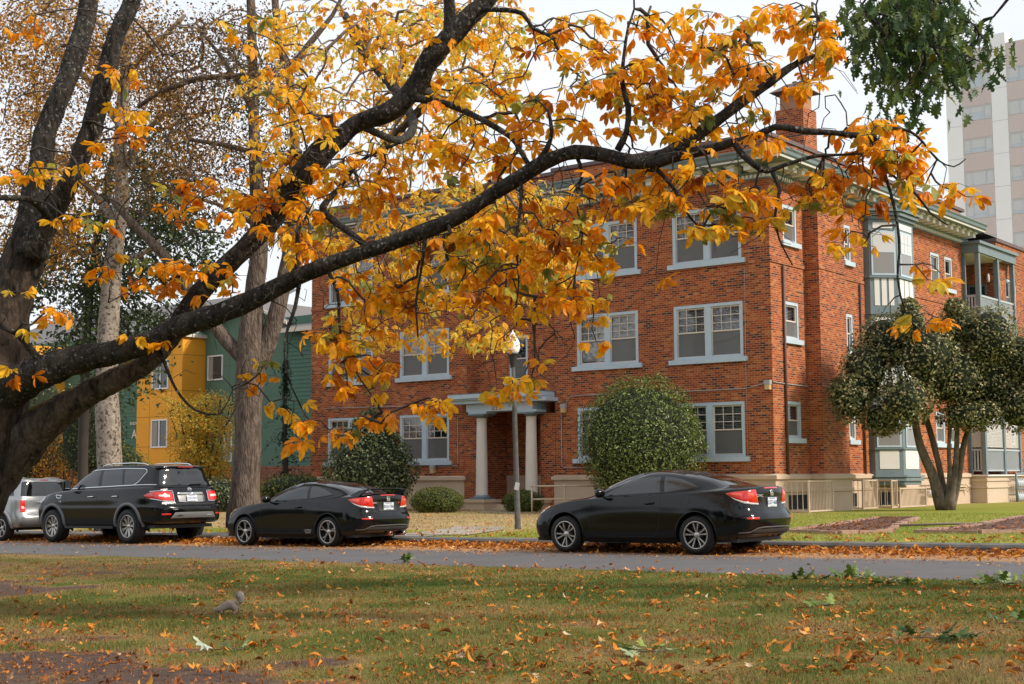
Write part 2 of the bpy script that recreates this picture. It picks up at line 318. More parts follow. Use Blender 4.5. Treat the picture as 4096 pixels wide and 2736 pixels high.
# ================================================================== the brick apartment building
B = root('brick_apartment_building', L(0,0,0), 'three-storey red brick apartment building with pale blue windows and number 215 over its porch', 'building')
FF = FR((0,0,0),(1,0,0),(0,-1,0)); FS = FR((0,0,0),(0,1,0),(1,0,0))       # front: u = x ; side: u = y
RZ0, RZ1 = -12.68, -8.6                                                   # recessed entrance bay
RD = .45
FRc = FR((0,RD,0),(1,0,0),(0,-1,0))
PL = 1.41; TOP = 12.3
def winspec(u0,u1,z0,z1): return (u0,u1,z0,z1)
Zs = [(1.98,3.76),(5.20,7.01),(8.40,10.2)]
def window(fr, u0, u1, z0, z1, sashes=2, grid=(3,3), blinds=('open','open'), scr=(1,1), label=None, sillw=.16, d0=-.11):
    """casing (window) > sill, sash, pane, blind"""
    c = .115 if sashes > 1 else .09
    mb = MB(); mb.box(u0,u0+c,d0-.02,-.012,z0,z1,0,fr); mb.box(u1-c,u1,d0-.02,-.012,z0,z1,0,fr); mb.box(u0+c,u1-c,d0-.02,-.012,z1-.11,z1,0,fr); mb.box(u0+c,u1-c,d0-.02,-.02,z0,z0+.07,0,fr)
    w = (u1-u0); mids = []
    if sashes == 2: mb.box((u0+u1)/2-.12,(u0+u1)/2+.12,d0-.02,-.016,z0+.07,z1-.11,0,fr); mids = [(u0+c,(u0+u1)/2-.12),((u0+u1)/2+.12,u1-c)]
    else: mids = [(u0+c,u1-c)]
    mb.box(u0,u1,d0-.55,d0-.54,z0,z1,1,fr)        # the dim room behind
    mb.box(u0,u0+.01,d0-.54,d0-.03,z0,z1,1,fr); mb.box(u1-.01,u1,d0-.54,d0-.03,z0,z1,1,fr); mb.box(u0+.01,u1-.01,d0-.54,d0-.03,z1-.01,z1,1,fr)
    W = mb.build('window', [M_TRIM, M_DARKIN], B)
    if label: W['label'] = label
    s = MB(); s.box(u0-sillw,u1+sillw,-.02,.10,z0-.16,z0-.003,0,fr); s.build('sill', M_TRIM, W)
    zm = z0+.07+(z1-.11-z0-.07)*.50
    for i,(a,b) in enumerate(mids):
        t = .045; q = MB()
        for (p0,p1,dd) in ((z0+.075,zm+.02,-.085),(zm-.02,z1-.115,-.055)):
            dd = d0+.02+(0 if p0 < zm-.1 else .03)
            q.box(a,a+t,dd-.03,dd,p0,p1,0,fr); q.box(b-t,b,dd-.03,dd,p0,p1,0,fr); q.box(a+t,b-t,dd-.028,dd-.002,p0,p0+t,0,fr); q.box(a+t,b-t,dd-.028,dd-.002,p1-t,p1,0,fr)
        if grid:
            nx, nz = grid; dd = d0+.045
            for k in range(1,nx): x = a+(b-a)*k/nx; q.box(x-.011,x+.011,dd-.02,dd-.004,zm+.02,z1-.16,0,fr)
            for k in range(1,nz): z = zm+.02+(z1-.16-zm-.02)*k/nz; q.box(a+t,b-t,dd-.018,dd-.006,z-.011,z+.011,0,fr)
        q.build('sash', M_SASH, W)
        g = MB(); g.quad(fr(a+.03,d0+.0,z0+.09),fr(b-.03,d0+.0,z0+.09),fr(b-.03,d0+.0,zm),fr(a+.03,d0+.0,zm)); g.quad(fr(a+.03,d0+.022,zm),fr(b-.03,d0+.022,zm),fr(b-.03,d0+.022,z1-.13),fr(a+.03,d0+.022,z1-.13)); g.build('pane', M_GLASS, W)
        if scr[i]:                                 # grey insect screen in front of the lower sash
            g = MB(); g.quad(*[fr(*p) for p in ((a+.02,d0+.024,z0+.1),(b-.02,d0+.024,z0+.1),(b-.02,d0+.024,zm-.03),(a+.02,d0+.024,zm-.03))]); g.build('insect_screen', M_SCREEN_T, W)
        kind = blinds[i]
        if kind:
            g = MB(); bot = {'open':z0+.1,'closed':z0+.1,'half':zm+.35,'top':z1-.45}[kind]; n = int((z1-.12-bot)/.05); tilt = .018 if kind == 'open' else .006
            for k in range(n):
                z = z1-.13-k*.05; hgt = .026 if kind != 'closed' else .047
                g.add([fr(a+.02,d0-.07+tilt,z-hgt/2),fr(b-.02,d0-.07+tilt,z-hgt/2),fr(b-.02,d0-.07-tilt,z+hgt/2),fr(a+.02,d0-.07-tilt,z+hgt/2)],[(0,1,2,3)])
            g.build('blind', M_BLIND, W)
    return W
# screen: a translucent grey mesh
def screen_mat():
    m = bpy.data.materials.new('insect_screen'); m.use_nodes = True; nt = m.node_tree; b = nt.nodes['Principled BSDF']
    b.inputs['Base Color'].default_value = (.20,.195,.19,1); b.inputs['Roughness'].default_value = .8; b.inputs['Alpha'].default_value = .62; return m
M_SCREEN_T = screen_mat()
# --- walls with openings
hF = []; wins = []
def addw(store, lst, fr, u0, u1, z0, z1, **k): store.append((u0,u1,z0,z1)); lst.append((fr,u0,u1,z0,z1,k))
mainF, leftF, recF, sideF = [], [], [], []
cfg = {(0,0):dict(blinds=('closed','open'),scr=(1,1)),(0,1):dict(blinds=('open','open'),scr=(1,1)),(1,0):dict(blinds=('closed','closed'),scr=(0,1),grid=(3,3)),(1,1):dict(blinds=('open','open'),scr=(1,1)),(2,0):dict(blinds=('closed','open'),scr=(1,1)),(2,1):dict(blinds=('closed','open'),scr=(1,1))}
for i,(z0,z1) in enumerate(Zs):
    addw(mainF, wins, FF, -3.63,-1.02,z0,z1, **cfg[(i,1)]); addw(mainF, wins, FF, -7.62,-5.04,z0,z1, **cfg[(i,0)])
    addw(leftF, wins, FF, -16.1,-13.56,z0,z1, blinds=('open' if i else 'top','half' if i == 1 else 'top'), scr=(1,1))
    addw(leftF, wins, FF, -20.05,-17.55,z0,z1, blinds=('open','half'), scr=(1,1))
    addw(sideF, wins, FS, .95,1.92,z0+.58,z1, sashes=1, grid=None, blinds=('open',), scr=(1,))
addw(recF, wins, FRc, -11.0,-10.15,4.88,6.55, sashes=1, grid=None, blinds=('half',), scr=(1,)); addw(recF, wins, FRc, -11.0,-10.15,8.2,9.9, sashes=1, grid=None, blinds=('half',), scr=(1,))
wb = MB()
wall(wb, FF, -8.6,0,PL,TOP,mainF); wall(wb, FF, -21.05,RZ0,PL,TOP,leftF)
wall(wb, FRc, RZ0,RZ1,4.05,TOP,recF)
wb.quad((RZ0,0,PL),(RZ0,RD,PL),(RZ0,RD,TOP),(RZ0,0,TOP)); wb.quad((RZ1,RD,PL),(RZ1,0,PL),(RZ1,0,TOP),(RZ1,RD,TOP))
# side wall with projecting chimney breast (0.5 m), bay and rear windows
for z0,z1 in ((2.58,3.83),(5.66,7.0),(8.86,10.17)):
    addw(sideF, wins, FS, 5.58,6.1,z0,z1, sashes=1, grid=None, blinds=('open',), scr=(0,))
    addw(sideF, wins, FS, 13.52,14.42,z0,z1, sashes=1, grid=None, blinds=('open',), scr=(1,)); addw(sideF, wins, FS, 15.0,15.8,z0,z1, sashes=1, grid=None, blinds=('half',), scr=(1,))
wall(wb, FS, 0,16.9,PL,TOP,sideF)
CB = (2.47,4.45,.5)
FSc = FR((CB[2],0,0),(0,1,0),(1,0,0)); wall(wb, FSc, CB[0],CB[1],PL,11.08)
wb.quad((0,CB[0],PL),(CB[2],CB[0],PL),(CB[2],CB[0],11.08),(0,CB[0],11.08)); wb.quad((0,CB[1],PL),(CB[2],CB[1],PL),(CB[2],CB[1],11.08),(0,CB[1],11.08)); wb.quad((0,CB[0],11.08),(CB[2],CB[0],11.08),(CB[2],CB[1],11.08),(0,CB[1],11.08))
# back and left walls, parapet inner
wb.quad((-21.05,0,0),(-21.05,17,0),(-21.05,17,TOP),(-21.05,0,TOP)); wb.quad((-21.05,24,0),(0,24,0),(0,24,TOP-1),(-21.05,24,TOP-1))
# rear wing (projects to the right) with the porch corner
RW, RX = 20.0, .38
FB = FR((0,RW,0),(1,0,0),(0,-1,0)); FRW = FR((RX,0,0),(0,1,0),(1,0,0))
dr = (-.83,-.08,8.0-.0,10.0-.45)
wall(wb, FB, -2.2,RX,.1,11.38,[(-.85,-.08,7.75,9.55),(-.85,-.08,1.45,3.5)]); rwh = []
for z0,z1 in ((1.9,3.5),(5.2,6.8),(8.35,9.88)): addw(rwh, wins, FRW, 21.05,21.72,z0,z1, sashes=1, grid=None, blinds=('half',), scr=(1,)); addw(rwh, wins, FRW, 26.0,27.2,z0,z1, sashes=1, grid=None, blinds=('half',), scr=(1,))
wall(wb, FRW, RW,34,.1,11.38,rwh)
wb.quad((-2.2,16.9,.1),(-2.2,20,.1),(-2.2,20,TOP),(-2.2,16.9,TOP)); wb.quad((-2.2,16.9,.1),(0,16.9,.1),(0,16.9,TOP),(-2.2,16.9,TOP))
WALL = wb.build('wall', M_BRICK, B, uv=True)
nice = {}
for fr,u0,u1,z0,z1,k in wins: window(fr,u0,u1,z0,z1,**k)
# the lit-looking window with glass ornaments gets small discs
# belts, header bands, parapet, piers
tb = MB()
for x0,x1 in ((-8.6,0.035),(-21.05,RZ0)):
    tb.box(x0,x1,-.035,.0,8.19,8.30); 
    for z in (10.60,10.72,10.84): tb.box(x0,x1,-.022,.0,z,z+.035)
    for z in (10.27,10.38): tb.box(x0,x1,-.015,.0,z,z+.03)
tb.box(.0,.035,.035,CB[0],8.19,8.30); tb.box(CB[2],CB[2]+.035,CB[0]-.035,CB[1],8.19,8.30); tb.box(.035,CB[2],CB[0]-.035,CB[0],8.19,8.30); tb.box(0,.035,CB[1],7.2,8.19,8.30); tb.box(0,.035,10.6,16.9,8.19,8.30)
for z in (10.60,10.72,10.84): tb.box(0,.022,0,CB[0],z,z+.035); tb.box(0,.022,CB[1],7.2,z,z+.035); tb.box(0,.022,10.6,16.9,z,z+.035); tb.box(RX,RX+.022,RW,34,z-.1,z-.065)
tb.build_groups('string_course', M_BRICK, B, uv=True)
pb = MB(); pb.box(-12.8,-12.2,-.03,.5,.05,3.62); pb.box(-9.22,-8.58,-.03,.5,.05,3.62); pb.build_groups('pier', M_BRICK, B, uv=True)
# porch interior: recess 1.7 m deep below the entablature
eb = MB(); eb.quad((-12.2,1.8,.1),(-9.2,1.8,.1),(-9.2,1.8,4.05),(-12.2,1.8,4.05)); eb.quad((-12.2,.5,.1),(-12.2,1.8,.1),(-12.2,1.8,4.05),(-12.2,.5,4.05)); eb.quad((-9.2,.5,.1),(-9.2,1.8,.1),(-9.2,1.8,4.05),(-9.2,.5,4.05)); eb.quad((-12.7,0,4.04),(-8.6,0,4.04),(-8.6,1.8,4.04),(-12.7,1.8,4.04))
eb.build('porch_wall', M_BRICK, B, uv=True)
mb = MB(); mb.box(-12.2,-9.2,1.74,1.8,PL-.17,PL); mb.box(-12.2,-9.2,1.77,1.8,.1,PL-.17); mb.build('porch_plinth', M_BEIGE, B)
mb = MB(); mb.tube([(-10.75,1.72,PL),(-10.75,1.72,4.0)],.05,8); mb.tube([(-10.72,1.72,.1),(-10.72,1.72,PL-.2)],.035,8); mb.build('downpipe', M_PIPE, B)
# plinth (beige): front left wing, front right wing, side, breast, to the porch
pm = MB(); prof = [(0,0),(.05,0),(.05,PL-.19),(.13,PL-.16),(.13,PL-.04),(.02,PL+.0),(0,PL+.0)]
sweep(pm, prof, [(-21.05,2),(-21.05,0),(-12.83,0),(-12.83,.3)]); 
sweep(pm, prof, [(-8.57,.3),(-8.57,0),(0,0),(0,CB[0]),(CB[2],CB[0]),(CB[2],CB[1]),(0,CB[1]),(0,16.9)])
band = [(0.05,.82),(.09,.84),(.09,.93),(.05,.95)]
sweep(pm, band, [(0,.02),(0,CB[0]),(CB[2],CB[0]),(CB[2],CB[1]),(0,CB[1]),(0,16.9)])
pm.build('plinth', M_BEIGE, B)
# entablature, columns, pedestals, number
en = MB(); en.box(-12.95,-8.45,-.75,.5,4.03,4.16); en.box(-12.87,-8.6,-.85,.5,4.16,4.20); en.box(-12.85,-8.62,-.9,.5,4.21,4.36); en.box(-12.25,-9.2,-.55,.3,3.74,4.02)
for cx in (-11.72,-9.43): en.box(cx-.42,cx+.42,-.56,.05,3.66,3.74)
en.build('entablature', M_TRIM, B)
mb = MB(); mb.box(-12.8,-8.65,-.85,.5,4.362,4.40); mb.build('porch_roof', M_TEAL, B)
text_mesh('house_number', '215', .30, mat('ochre_numerals',(.42,.22,.08),.5), B, Matrix.Translation((-10.82,-.555,3.87)) @ Matrix.Rotation(PI/2,4,'X'), .008, .004)
for cx in (-11.72,-9.43):
    c = MB(); c.lathe([(.215,.62),(.225,.70),(.215,1.6),(.185,3.35),(.185,3.42),(.20,3.45),(.185,3.47),(.185,3.5),(.20,3.505)], 28, 0, (cx,-.3,0)); o = c.build('column', M_CREAM, B)
    k = MB(); k.box(cx-.36,cx+.36,-.64,.04,.55,.61); k.lathe([(.32,.61),(.33,.64),(.28,.68),(.245,.70),(.22,.705)], 28, 0, (cx,-.3,0)); k.lathe([(.20,3.51),(.25,3.56),(.30,3.60)],28,0,(cx,-.3,0)); k.box(cx-.37,cx+.37,-.66,.04,3.60,3.655); k.build('base_and_capital', M_TEAL, o)
pd = MB(); pd.box(-12.4,-11.1,-.95,.02,-.02,.45); pd.box(-12.45,-11.05,-1.0,.02,.45,.55); pd.box(-9.95,-8.8,-.95,.02,-.02,.45); pd.box(-10,-8.75,-1.0,.02,.45,.55); pd.build('pedestal', M_BEIGE, B)
st = MB()
for i in range(3): st.box(-11.1,-9.95,-.9+i*.3,1.8,-.02,.12+.13*i)
st.build('porch_steps', M_BEIGE, B)
# cornice
path = [(-21.05,3),(-21.05,0),(RZ0,0),(RZ0,RD),(RZ1,RD),(RZ1,0),(0,0),(0,17.3)]
cn_ = MB(); sweep(cn_, [(0,11.34),(.86,11.34),(.88,11.40),(.95,11.46),(.97,11.56),(1.02,11.62),(1.02,11.66),(0,11.72)], path)
sweep(cn_, [(0,10.90),(.05,10.90),(.05,10.935),(0.0,10.94)], path); sweep(cn_, [(0,11.07),(.14,11.07),(.17,11.11),(0,11.11)], path)
sweep(cn_, [(0,11.115),(.06,11.115),(.06,11.335),(0,11.335)], path); cn_.build('cornice', M_TEAL, B)
dn = MB(); x = -21.0
sweep(dn, [(0,10.945),(.03,10.945),(.03,11.065),(0,11.065)], path)
sweep(dn, [(.865,11.345),(.885,11.345),(.905,11.40),(.885,11.40)], path)
while x < -.02:
    if x < RZ0-.05 or x > RZ1: dn.box(x,x+.085,-.10,-.032,10.945,11.06)
    x += .15
y = -.08
while y < 17.25:
    if y < CB[0]-.06 or y > CB[1]: dn.box(.032,.10,y,y+.085,10.945,11.06)
    y += .15
dn.build('dentil_band', M_WHITE, B)
k = 0
for x in [-.42-.62*i for i in range(33)]:
    if RZ0-.2 < x < RZ1+.1: continue
    m_ = MB(); m_.box(x-.13,x+.13,-.60,-.065,11.115,11.26); m_.box(x-.17,x+.17,-.68,-.065,11.262,11.335); m_.build('modillion', M_WHITE, B)
for y in [.1+.62*i for i in range(28)]:
    m_ = MB(); m_.box(.065,.60,y-.13,y+.13,11.115,11.26); m_.box(.065,.68,y-.17,y+.17,11.262,11.335); m_.build('modillion', M_WHITE, B)
cp = MB(); sweep(cp, [(.03,TOP),(.06,TOP),(.06,TOP+.13),(-.35,TOP+.16),(-.35,TOP)], path); cp.build('coping', M_COPING, B)
rf = MB(); rf.quad((-21.05,0.5,11.75),(0,.5,11.75),(0,24,11.75),(-21.05,24,11.75)); rf.box(-2.2,-2.1,16.9,20,11.4,11.7); rf.quad((-2.2,RW,11.36),(RX,RW,11.36),(RX,34,11.36),(-2.2,34,11.36)); rf.build('roof', M_ROOF, B)
cp = MB(); sweep(cp, [(-.3,11.38),(.07,11.38),(.07,11.52),(-.3,11.54)], [(-2.2,RW),(RX,RW),(RX,34)]); cp.build('coping', M_COPING, B)
# chimney
ch = MB(); ch.box(-1.2,-.15,2.95,3.95,11.75,13.9); CHM = ch.build('chimney', M_BRICK, B, uv=True); CHM['label'] = 'square brick chimney with a flared metal cap'
cc = MB(); cc.box(-1.08,-.27,3.07,3.83,13.9,14.5); cc.build('chimney_flue', mat('terracotta_flue',(.42,.20,.11),.8,var=.1), CHM)
cc = MB(); P = [(-1.35,2.8,14.52),(0,2.8,14.52),(0,4.1,14.52),(-1.35,4.1,14.52),(-.9,3.25,14.85),(-.45,3.25,14.85),(-.45,3.65,14.85),(-.9,3.65,14.85)]
cc.add(P,[(3,2,1,0),(4,5,6,7),(0,1,5,4),(1,2,6,5),(2,3,7,6),(3,0,4,7)]); cc.box(-.75,-.6,3.38,3.52,14.85,14.95); cc.build('chimney_cap', mat('weathered_cap',(.16,.10,.08),.7), CHM)
# downpipes, conduits, lights
for y in (.80,6.68): 
    mb = MB(); mb.tube([(.06,y,8.15),(.06,y,PL-.05)],.045,8); mb.build('downpipe', M_PIPE, B)
cd = MB(); cd.tube([(-.95,-.03,4.15),(-3.0,-.03,4.15),(-5.5,-.03,4.18),(-7.2,-.03,4.19),(-7.9,-.03,4.17),(-8.05,-.03,4.0),(-8.1,-.06,3.9)],.016,5); cd.tube([(-8.3,-.03,3.6),(-8.3,-.03,1.75),(-8.2,-.03,1.68),(-7.0,-.03,1.66)],.016,5)
cd.tube([(-20.2,-.03,4.17),(-16,-.03,4.1),(-13.0,-.03,4.1)],.015,5); cd.tube([(-13.1,-.03,3.6),(-13.1,-.03,1.9),(-13.15,-.03,1.78),(-14.1,-.03,1.76)],.016,5); cd.tube([(-8.55,-.03,4.0),(-8.3,-.03,3.98)],.016,5)
cd.tube([(-.95,-.03,4.15),(-.2,-.03,4.3)],.014,5); cd.tube([(-.9,-.02,8.1),(-.93,-.02,5.1),(-.92,-.02,1.5)],.008,4)
cd.tube([(.02,.0,4.32),(.03,.75,4.3),(.03,2.4,4.28),(.03,2.44,4.28)],.018,5); cd.tube([(.53,2.5,4.28),(.53,4.4,4.3)],.018,5); cd.build('conduit', M_GREY, B)
AMB = mat('amber_lens',(.8,.35,.05),.4,emis=(1,.42,.05,2.2)); LENS = mat('yellowed_lens',(.62,.42,.22),.4)
for (x,y,z,m,lab) in ((-.12,-.1,4.22,LENS,'box light at the corner of the front wall'),(-8.15,-.1,3.75,LENS,'box light right of the porch'),(-14.3,-.1,1.66,LENS,'box light under a ground floor window'),(.62,4.45,4.25,AMB,'glowing amber light on the side wall')):
    b_ = MB(); b_.box(x-.10,x+.10,y-.07,y+.08,z+.02,z+.16); o = b_.build('wall_light', M_GREY, B); o['label'] = lab
    b_ = MB(); b_.box(x-.085,x+.085,y-.065,y+.07,z-.14,z+.018); b_.build('lens', m, o)
# --- bay window
BY = [(0,7.2),(.2,7.2),(.94,7.94),(.94,9.46),(.2,10.2),(0,10.2)]
def bay_edge(i): a, b = Vector(BY[i]), Vector(BY[i+1]); return a, b
bay = MB()
def rect_on(mbx, i, u0, u1, z0, z1, d0, d1, mi=0):
    a, b = bay_edge(i); t = (b-a).normalized(); n = Vector((t.y,-t.x)); fr = FR((a.x,a.y,0),(t.x,t.y,0),(n.x,n.y,0)); mbx.box(u0,u1,d0,d1,z0,z1,mi,fr); return fr
core = [(p[0]-.04 if 0 < p[0] else p[0],p[1]) for p in BY]
bay.prism([(p[0],p[1]) for p in BY], 1.0, 10.85, 0, lambda a,b,t:(a,b,t))
BAY = bay.build('bay_window', M_TEAL, B)
BAY['label'] = 'three-storey canted bay with slate blue frame and white panels'
sl = MB()
for (z,h,o) in ((1.02,.10,.02),(1.14,.12,.10),(1.28,.06,.14),(2.26,.06,.06),(4.02,.08,.05),(5.32,.06,.06),(7.10,.08,.05),(8.42,.08,.07),(10.56,.10,.10),(10.68,.12,.2),(10.82,.08,.28)):
    sweep(sl, [(.0,z),(o,z),(o,z+h),(.0,z+h)], BY)
sl.build_groups('bay_moulding', M_TEAL, BAY)
wp = MB(); gp = MB(); cas = MB(); pn = MB()
for (zb,zs_,zt) in ((1.45,2.34,4.0),(4.2,5.4,7.05),(7.3,8.52,10.5)):
    for i,(n,wu) in {1:(3,(.14,.92)),2:(3,(.30,1.22)),3:(3,(.14,.92))}.items():
        a,b = bay_edge(i); Ln = (b-a).length
        hi = zs_-.12
        cuts = 1 if zb < 2 else n
        for k in range(cuts):
            w0 = .12+(Ln-.24)*k/cuts+.04; w1 = .12+(Ln-.24)*(k+1)/cuts-.04; rect_on(wp, i, w0, w1, zb+.12, hi, .002, .014)
        f = rect_on(cas, i, wu[0]-.07, wu[1]+.07, zs_, zt-.35, .004, .035)
        rect_on(cas, i, wu[0], wu[1], zs_+.07+(zt-.42-zs_)*.48, zs_+.11+(zt-.42-zs_)*.48, .036, .05)
        zm = zs_+.07+(zt-.42-zs_)*.48
        f2 = rect_on(pn, i, wu[0], wu[1], zs_+.07, zm, .037, .039)
        rect_on(gp, i, wu[0], wu[1], zm+.04, zt-.42, .037, .040)
        rect_on(wp, i, .16, Ln-.16, zt-.27, zt-.06, .002, .016)
        if i == 2:
            for kk in range(1,3): u = wu[0]+(wu[1]-wu[0])*kk/3; rect_on(cas, i, u-.012,u+.012, zm+.04, zt-.42, .041,.047)
            rect_on(cas, i, wu[0], wu[1], (zm+zt-.38)/2-.012, (zm+zt-.38)/2+.012, .041,.047)
wp.build_groups('white_panel', M_WHITE, BAY); cas.build_groups('bay_casing', M_TRIM, BAY); gp.build_groups('bay_upper_pane', mat('curtained_glass',(.62,.62,.62),.12,coat=.6), BAY); pn.build_groups('bay_lower_pane', mat('screened_glass',(.26,.25,.25),.25,coat=.3), BAY)
# --- porch in the rear corner
PX, PY0, PY1 = .69, 16.95, 21.3
po = MB()
for (x,y) in ((PX-.08,PY0+.09),(PX-.08,19.3),(PX-.08,PY1-.02),): po.box(x-.09,x+.09,y-.09,y+.09,1.35,10.5)
po.box(-.04,.10,PY0+.02,PY0+.14,1.35,10.5); po.build_groups('porch_post', M_TEAL, B)
pf = MB()
for z in (4.55,7.75): pf.box(-2.1,PX,PY0,PY1 if False else 19.98,z-.28,z); pf.box(.40,PX,19.98,PY1+.1,z-.28,z)
pf.build_groups('porch_floor', M_TEAL, B)
pr = MB(); pr.box(-2.15,PX+.05,PY0-.08,19.98,10.5,10.86); pr.box(.4,PX+.05,19.98,PY1+.15,10.5,10.86); pr.box(-2.15,PX+.15,PY0-.18,19.97,10.862,10.98); pr.box(.41,PX+.15,19.97,PY1+.25,10.862,10.98); pr.build('porch_canopy', M_TEAL, B)
pc = MB(); pc.box(-2.1,PX-.05,PY0+.02,19.97,10.46,10.497); pc.build('porch_ceiling', M_CREAM, B)
M_RAIL = mat('grey_rail_paint',(.42,.46,.49),.5)
for (zb) in (7.78,4.58,1.42):
    rl = MB()
    rl.box(.10,PX-.17,PY0+.05,PY0+.11,zb+.90,zb+.98); rl.box(PX-.11,PX-.03,PY0+.18,PY1-.12,zb+.90,zb+.98); rl.box(.10,PX-.17,PY0+.05,PY0+.10,zb+.06,zb+.12); rl.box(PX-.1,PX-.04,PY0+.18,PY1-.12,zb+.06,zb+.12)
    for i in range(3): rl.box(.17+.13*i,.17+.13*i+.07,PY0+.06,PY0+.09,zb+.121,zb+.899)
    y = PY0+.22
    while y < PY1-.15: rl.box(PX-.085,PX-.055,y,y+.055,zb+.121,zb+.899); y += .125
    rl.build('porch_railing', M_RAIL, B)
lt = MB()                                # lattice above the ground floor rail
def slat(mbx, fr, u0, z0, u1, z1, w, d):
    t = Vector((u1-u0, z1-z0)).normalized()*w; n = Vector((-t.y, t.x))
    mbx.add([fr(u0+n.x,d,z0+n.y),fr(u1+n.x,d,z1+n.y),fr(u1-n.x,d,z1-n.y),fr(u0-n.x,d,z0-n.y)],[(0,1,2,3)])
FL = FR((PX-.07,0,0),(0,1,0),(1,0,0)); FL2 = FR((0,PY0+.08,0),(1,0,0),(0,-1,0)); ZL0, ZL1 = 2.46, 4.2
def lattice(fr, u0, u1):
    u = u0-(ZL1-ZL0)
    while u < u1:
        for s in (1,-1):
            a0, b0_ = (u, u+(ZL1-ZL0)) if s == 1 else (u+(ZL1-ZL0), u)
            za, zb = ZL0, ZL1
            A, Bq = max(min(a0,b0_),u0), min(max(a0,b0_),u1)
            if Bq-A < .03: continue
            f = lambda uu: za+(uu-a0)/(b0_-a0)*(zb-za)
            slat(lt, fr, A, f(A), Bq, f(Bq), .017, .0 if s == 1 else .008)
        u += .115
lattice(FL, PY0+.18, 19.2); lattice(FL, 19.4, PY1-.1); lattice(FL2, .12, PX-.2)
lt.build('lattice', M_WHITE, B)
pk = MB(); pk.box(.0,PX+.1,PY0-.1,PY1+.2,1.28,1.34); pk.build('porch_deck', M_WHITE, B)
sk = MB(); sk.box(0,PX,PY0,PY1+.1,0,1.27); sk.box(-.01,PX+.05,PY0-.05,19.9,1.08,1.16); sk.box(-.01,PX+.05,PY0-.05,19.9,.80,.86) 
for i in range(5): sk.box(.1+.14*i,.108+.14*i,PY0-.006,PY0,0,1.07)
sk.build('skirting_boards', M_BEIGE2, B)
dd = MB(); dd.box(-.86,-.07,RW-.06,RW-.02,7.76,9.56); dd.box(-.86,-.07,RW-.06,RW-.02,1.46,3.5); o = dd.build_groups('porch_door_frame', M_TEAL, B)[0]; dd = MB(); dd.box(-.79,-.14,RW-.08,RW-.061,7.8,9.47); dd.box(-.79,-.14,RW-.08,RW-.061,1.5,3.42); dd.build_groups('porch_door', mat('dark_green_door',(.02,.05,.055),.4), o)
b_ = MB(); b_.lathe([(.0,10.0),(.05,9.98),(.07,9.75),(.05,9.62),(0,9.6)],10,0,(.05,19.86,0)); b_.build('porch_lantern', M_CREAM, B)
sg = MB(); sg.tube([(PX+.04,19.3,9.6),(PX+.05,19.32,9.3),(PX+.04,19.45,9.05),(PX+.05,19.36,8.8)],.012,4); sg.tube([(PX+.04,21.25,9.5),(PX+.06,21.2,9.2),(PX+.05,21.1,8.8),(PX+.06,21.15,8.4)],.012,4); sg.build('string_of_lights', M_WHITE, B)
# ================================================================== ground, road, kerb, lawns (frame coordinates, world meshes)
def grid_mesh(name, xs, ys, zf, mats, tf=None):
    X, Y = np.meshgrid(xs, ys); Z = zf(X, Y); wx, wy = l2w(X, Y); V = np.stack([wx,wy,Z],-1).reshape(-1,3); nx, ny = len(xs), len(ys)
    i = np.arange(nx*ny).reshape(ny,nx); q = np.stack([i[:-1,:-1],i[:-1,1:],i[1:,1:],i[1:,:-1]],-1).reshape(-1)
    return np_mesh(name, V, q, np.full((nx-1)*(ny-1),4), mats, None, tf(X,Y).ravel() if tf else None, True)
def turf_mat(name, stops, sc=14., bump=.02):
    m = leaf_mat(name, stops, 0, .95); nt = m.node_tree; b = nt.nodes['Principled BSDF']; b.inputs['Specular IOR Level'].default_value = .1
    for n in nt.nodes:
        if n.type == 'TEX_NOISE': n.inputs['Scale'].default_value = sc; n.inputs['Detail'].default_value = 8; n.inputs['Roughness'].default_value = .75
    n = [n for n in nt.nodes if n.type == 'TEX_NOISE'][0]; bp = nt.nodes.new('ShaderNodeBump'); bp.inputs['Distance'].default_value = bump; nt.links.new(n.outputs[0], bp.inputs['Height']); nt.links.new(bp.outputs[0], b.inputs['Normal'])
    return m
TURF = [(0,(.10,.068,.055)),(.22,(.17,.11,.06)),(.4,(.26,.175,.07)),(.6,(.165,.145,.04)),(.8,(.10,.115,.022)),(1,(.06,.09,.015))]
M_TURF = turf_mat('worn_turf', TURF, 9)
def sm(x, a, b): t = np.clip((x-a)/(b-a), 0, 1); return t*t*(3-2*t)
def near_tint(x, y):            # bare soil 0 .. green 1, in frame coordinates
    X, Y = l2w(x, y); n1 = fnoise(X*.32+5, Y*.32, 3, 5); n2 = fnoise(X*1.7, Y*1.7, 9, 4)
    t = .66+ (n1-.5)*1.2+(n2-.5)*.9
    t -= .22*sm(-X, 3.2, 9)*sm(Y, 15, 22)                      # straw-coloured toward the far left
    t -= .22*sm(X, -.5, 3.2)*sm(13-Y, .5, 4.5)
    d1 = np.hypot((X+3.8)/2.1, (Y-8.0)/2.2)+(n2-.5)*1.5; t = t-1.0*(1-sm(d1, .55, 1.35))
    t += .25*sm(X,-1,3)*sm(Y,13.5,15.5)
    d2 = np.hypot((X+6.9)/1.5, (Y-16.8)/2.2)+(n2-.5)*.8; t = t-.9*(1-sm(d2, .7, 1.2))
    return np.clip(t, 0, 1)
def near_z(x, y): X, Y = l2w(x, y); return road_z(x)+.03-.03*sm(y,-24.3,-23.75)*0+(fnoise(X*.5,Y*.5,21,3)-.5)*.05*sm(-y,23.8,26)
o = grid_mesh('near_lawn', np.concatenate([np.arange(-60,-14,2.),np.arange(-14,30,.12),np.arange(30,70,4.)]), np.concatenate([np.arange(-110,-42,4.),np.arange(-42,-23.65,.12)]), near_z, M_TURF, near_tint); tag(o,None,None,None,'structure'); o.name = 'lawn'
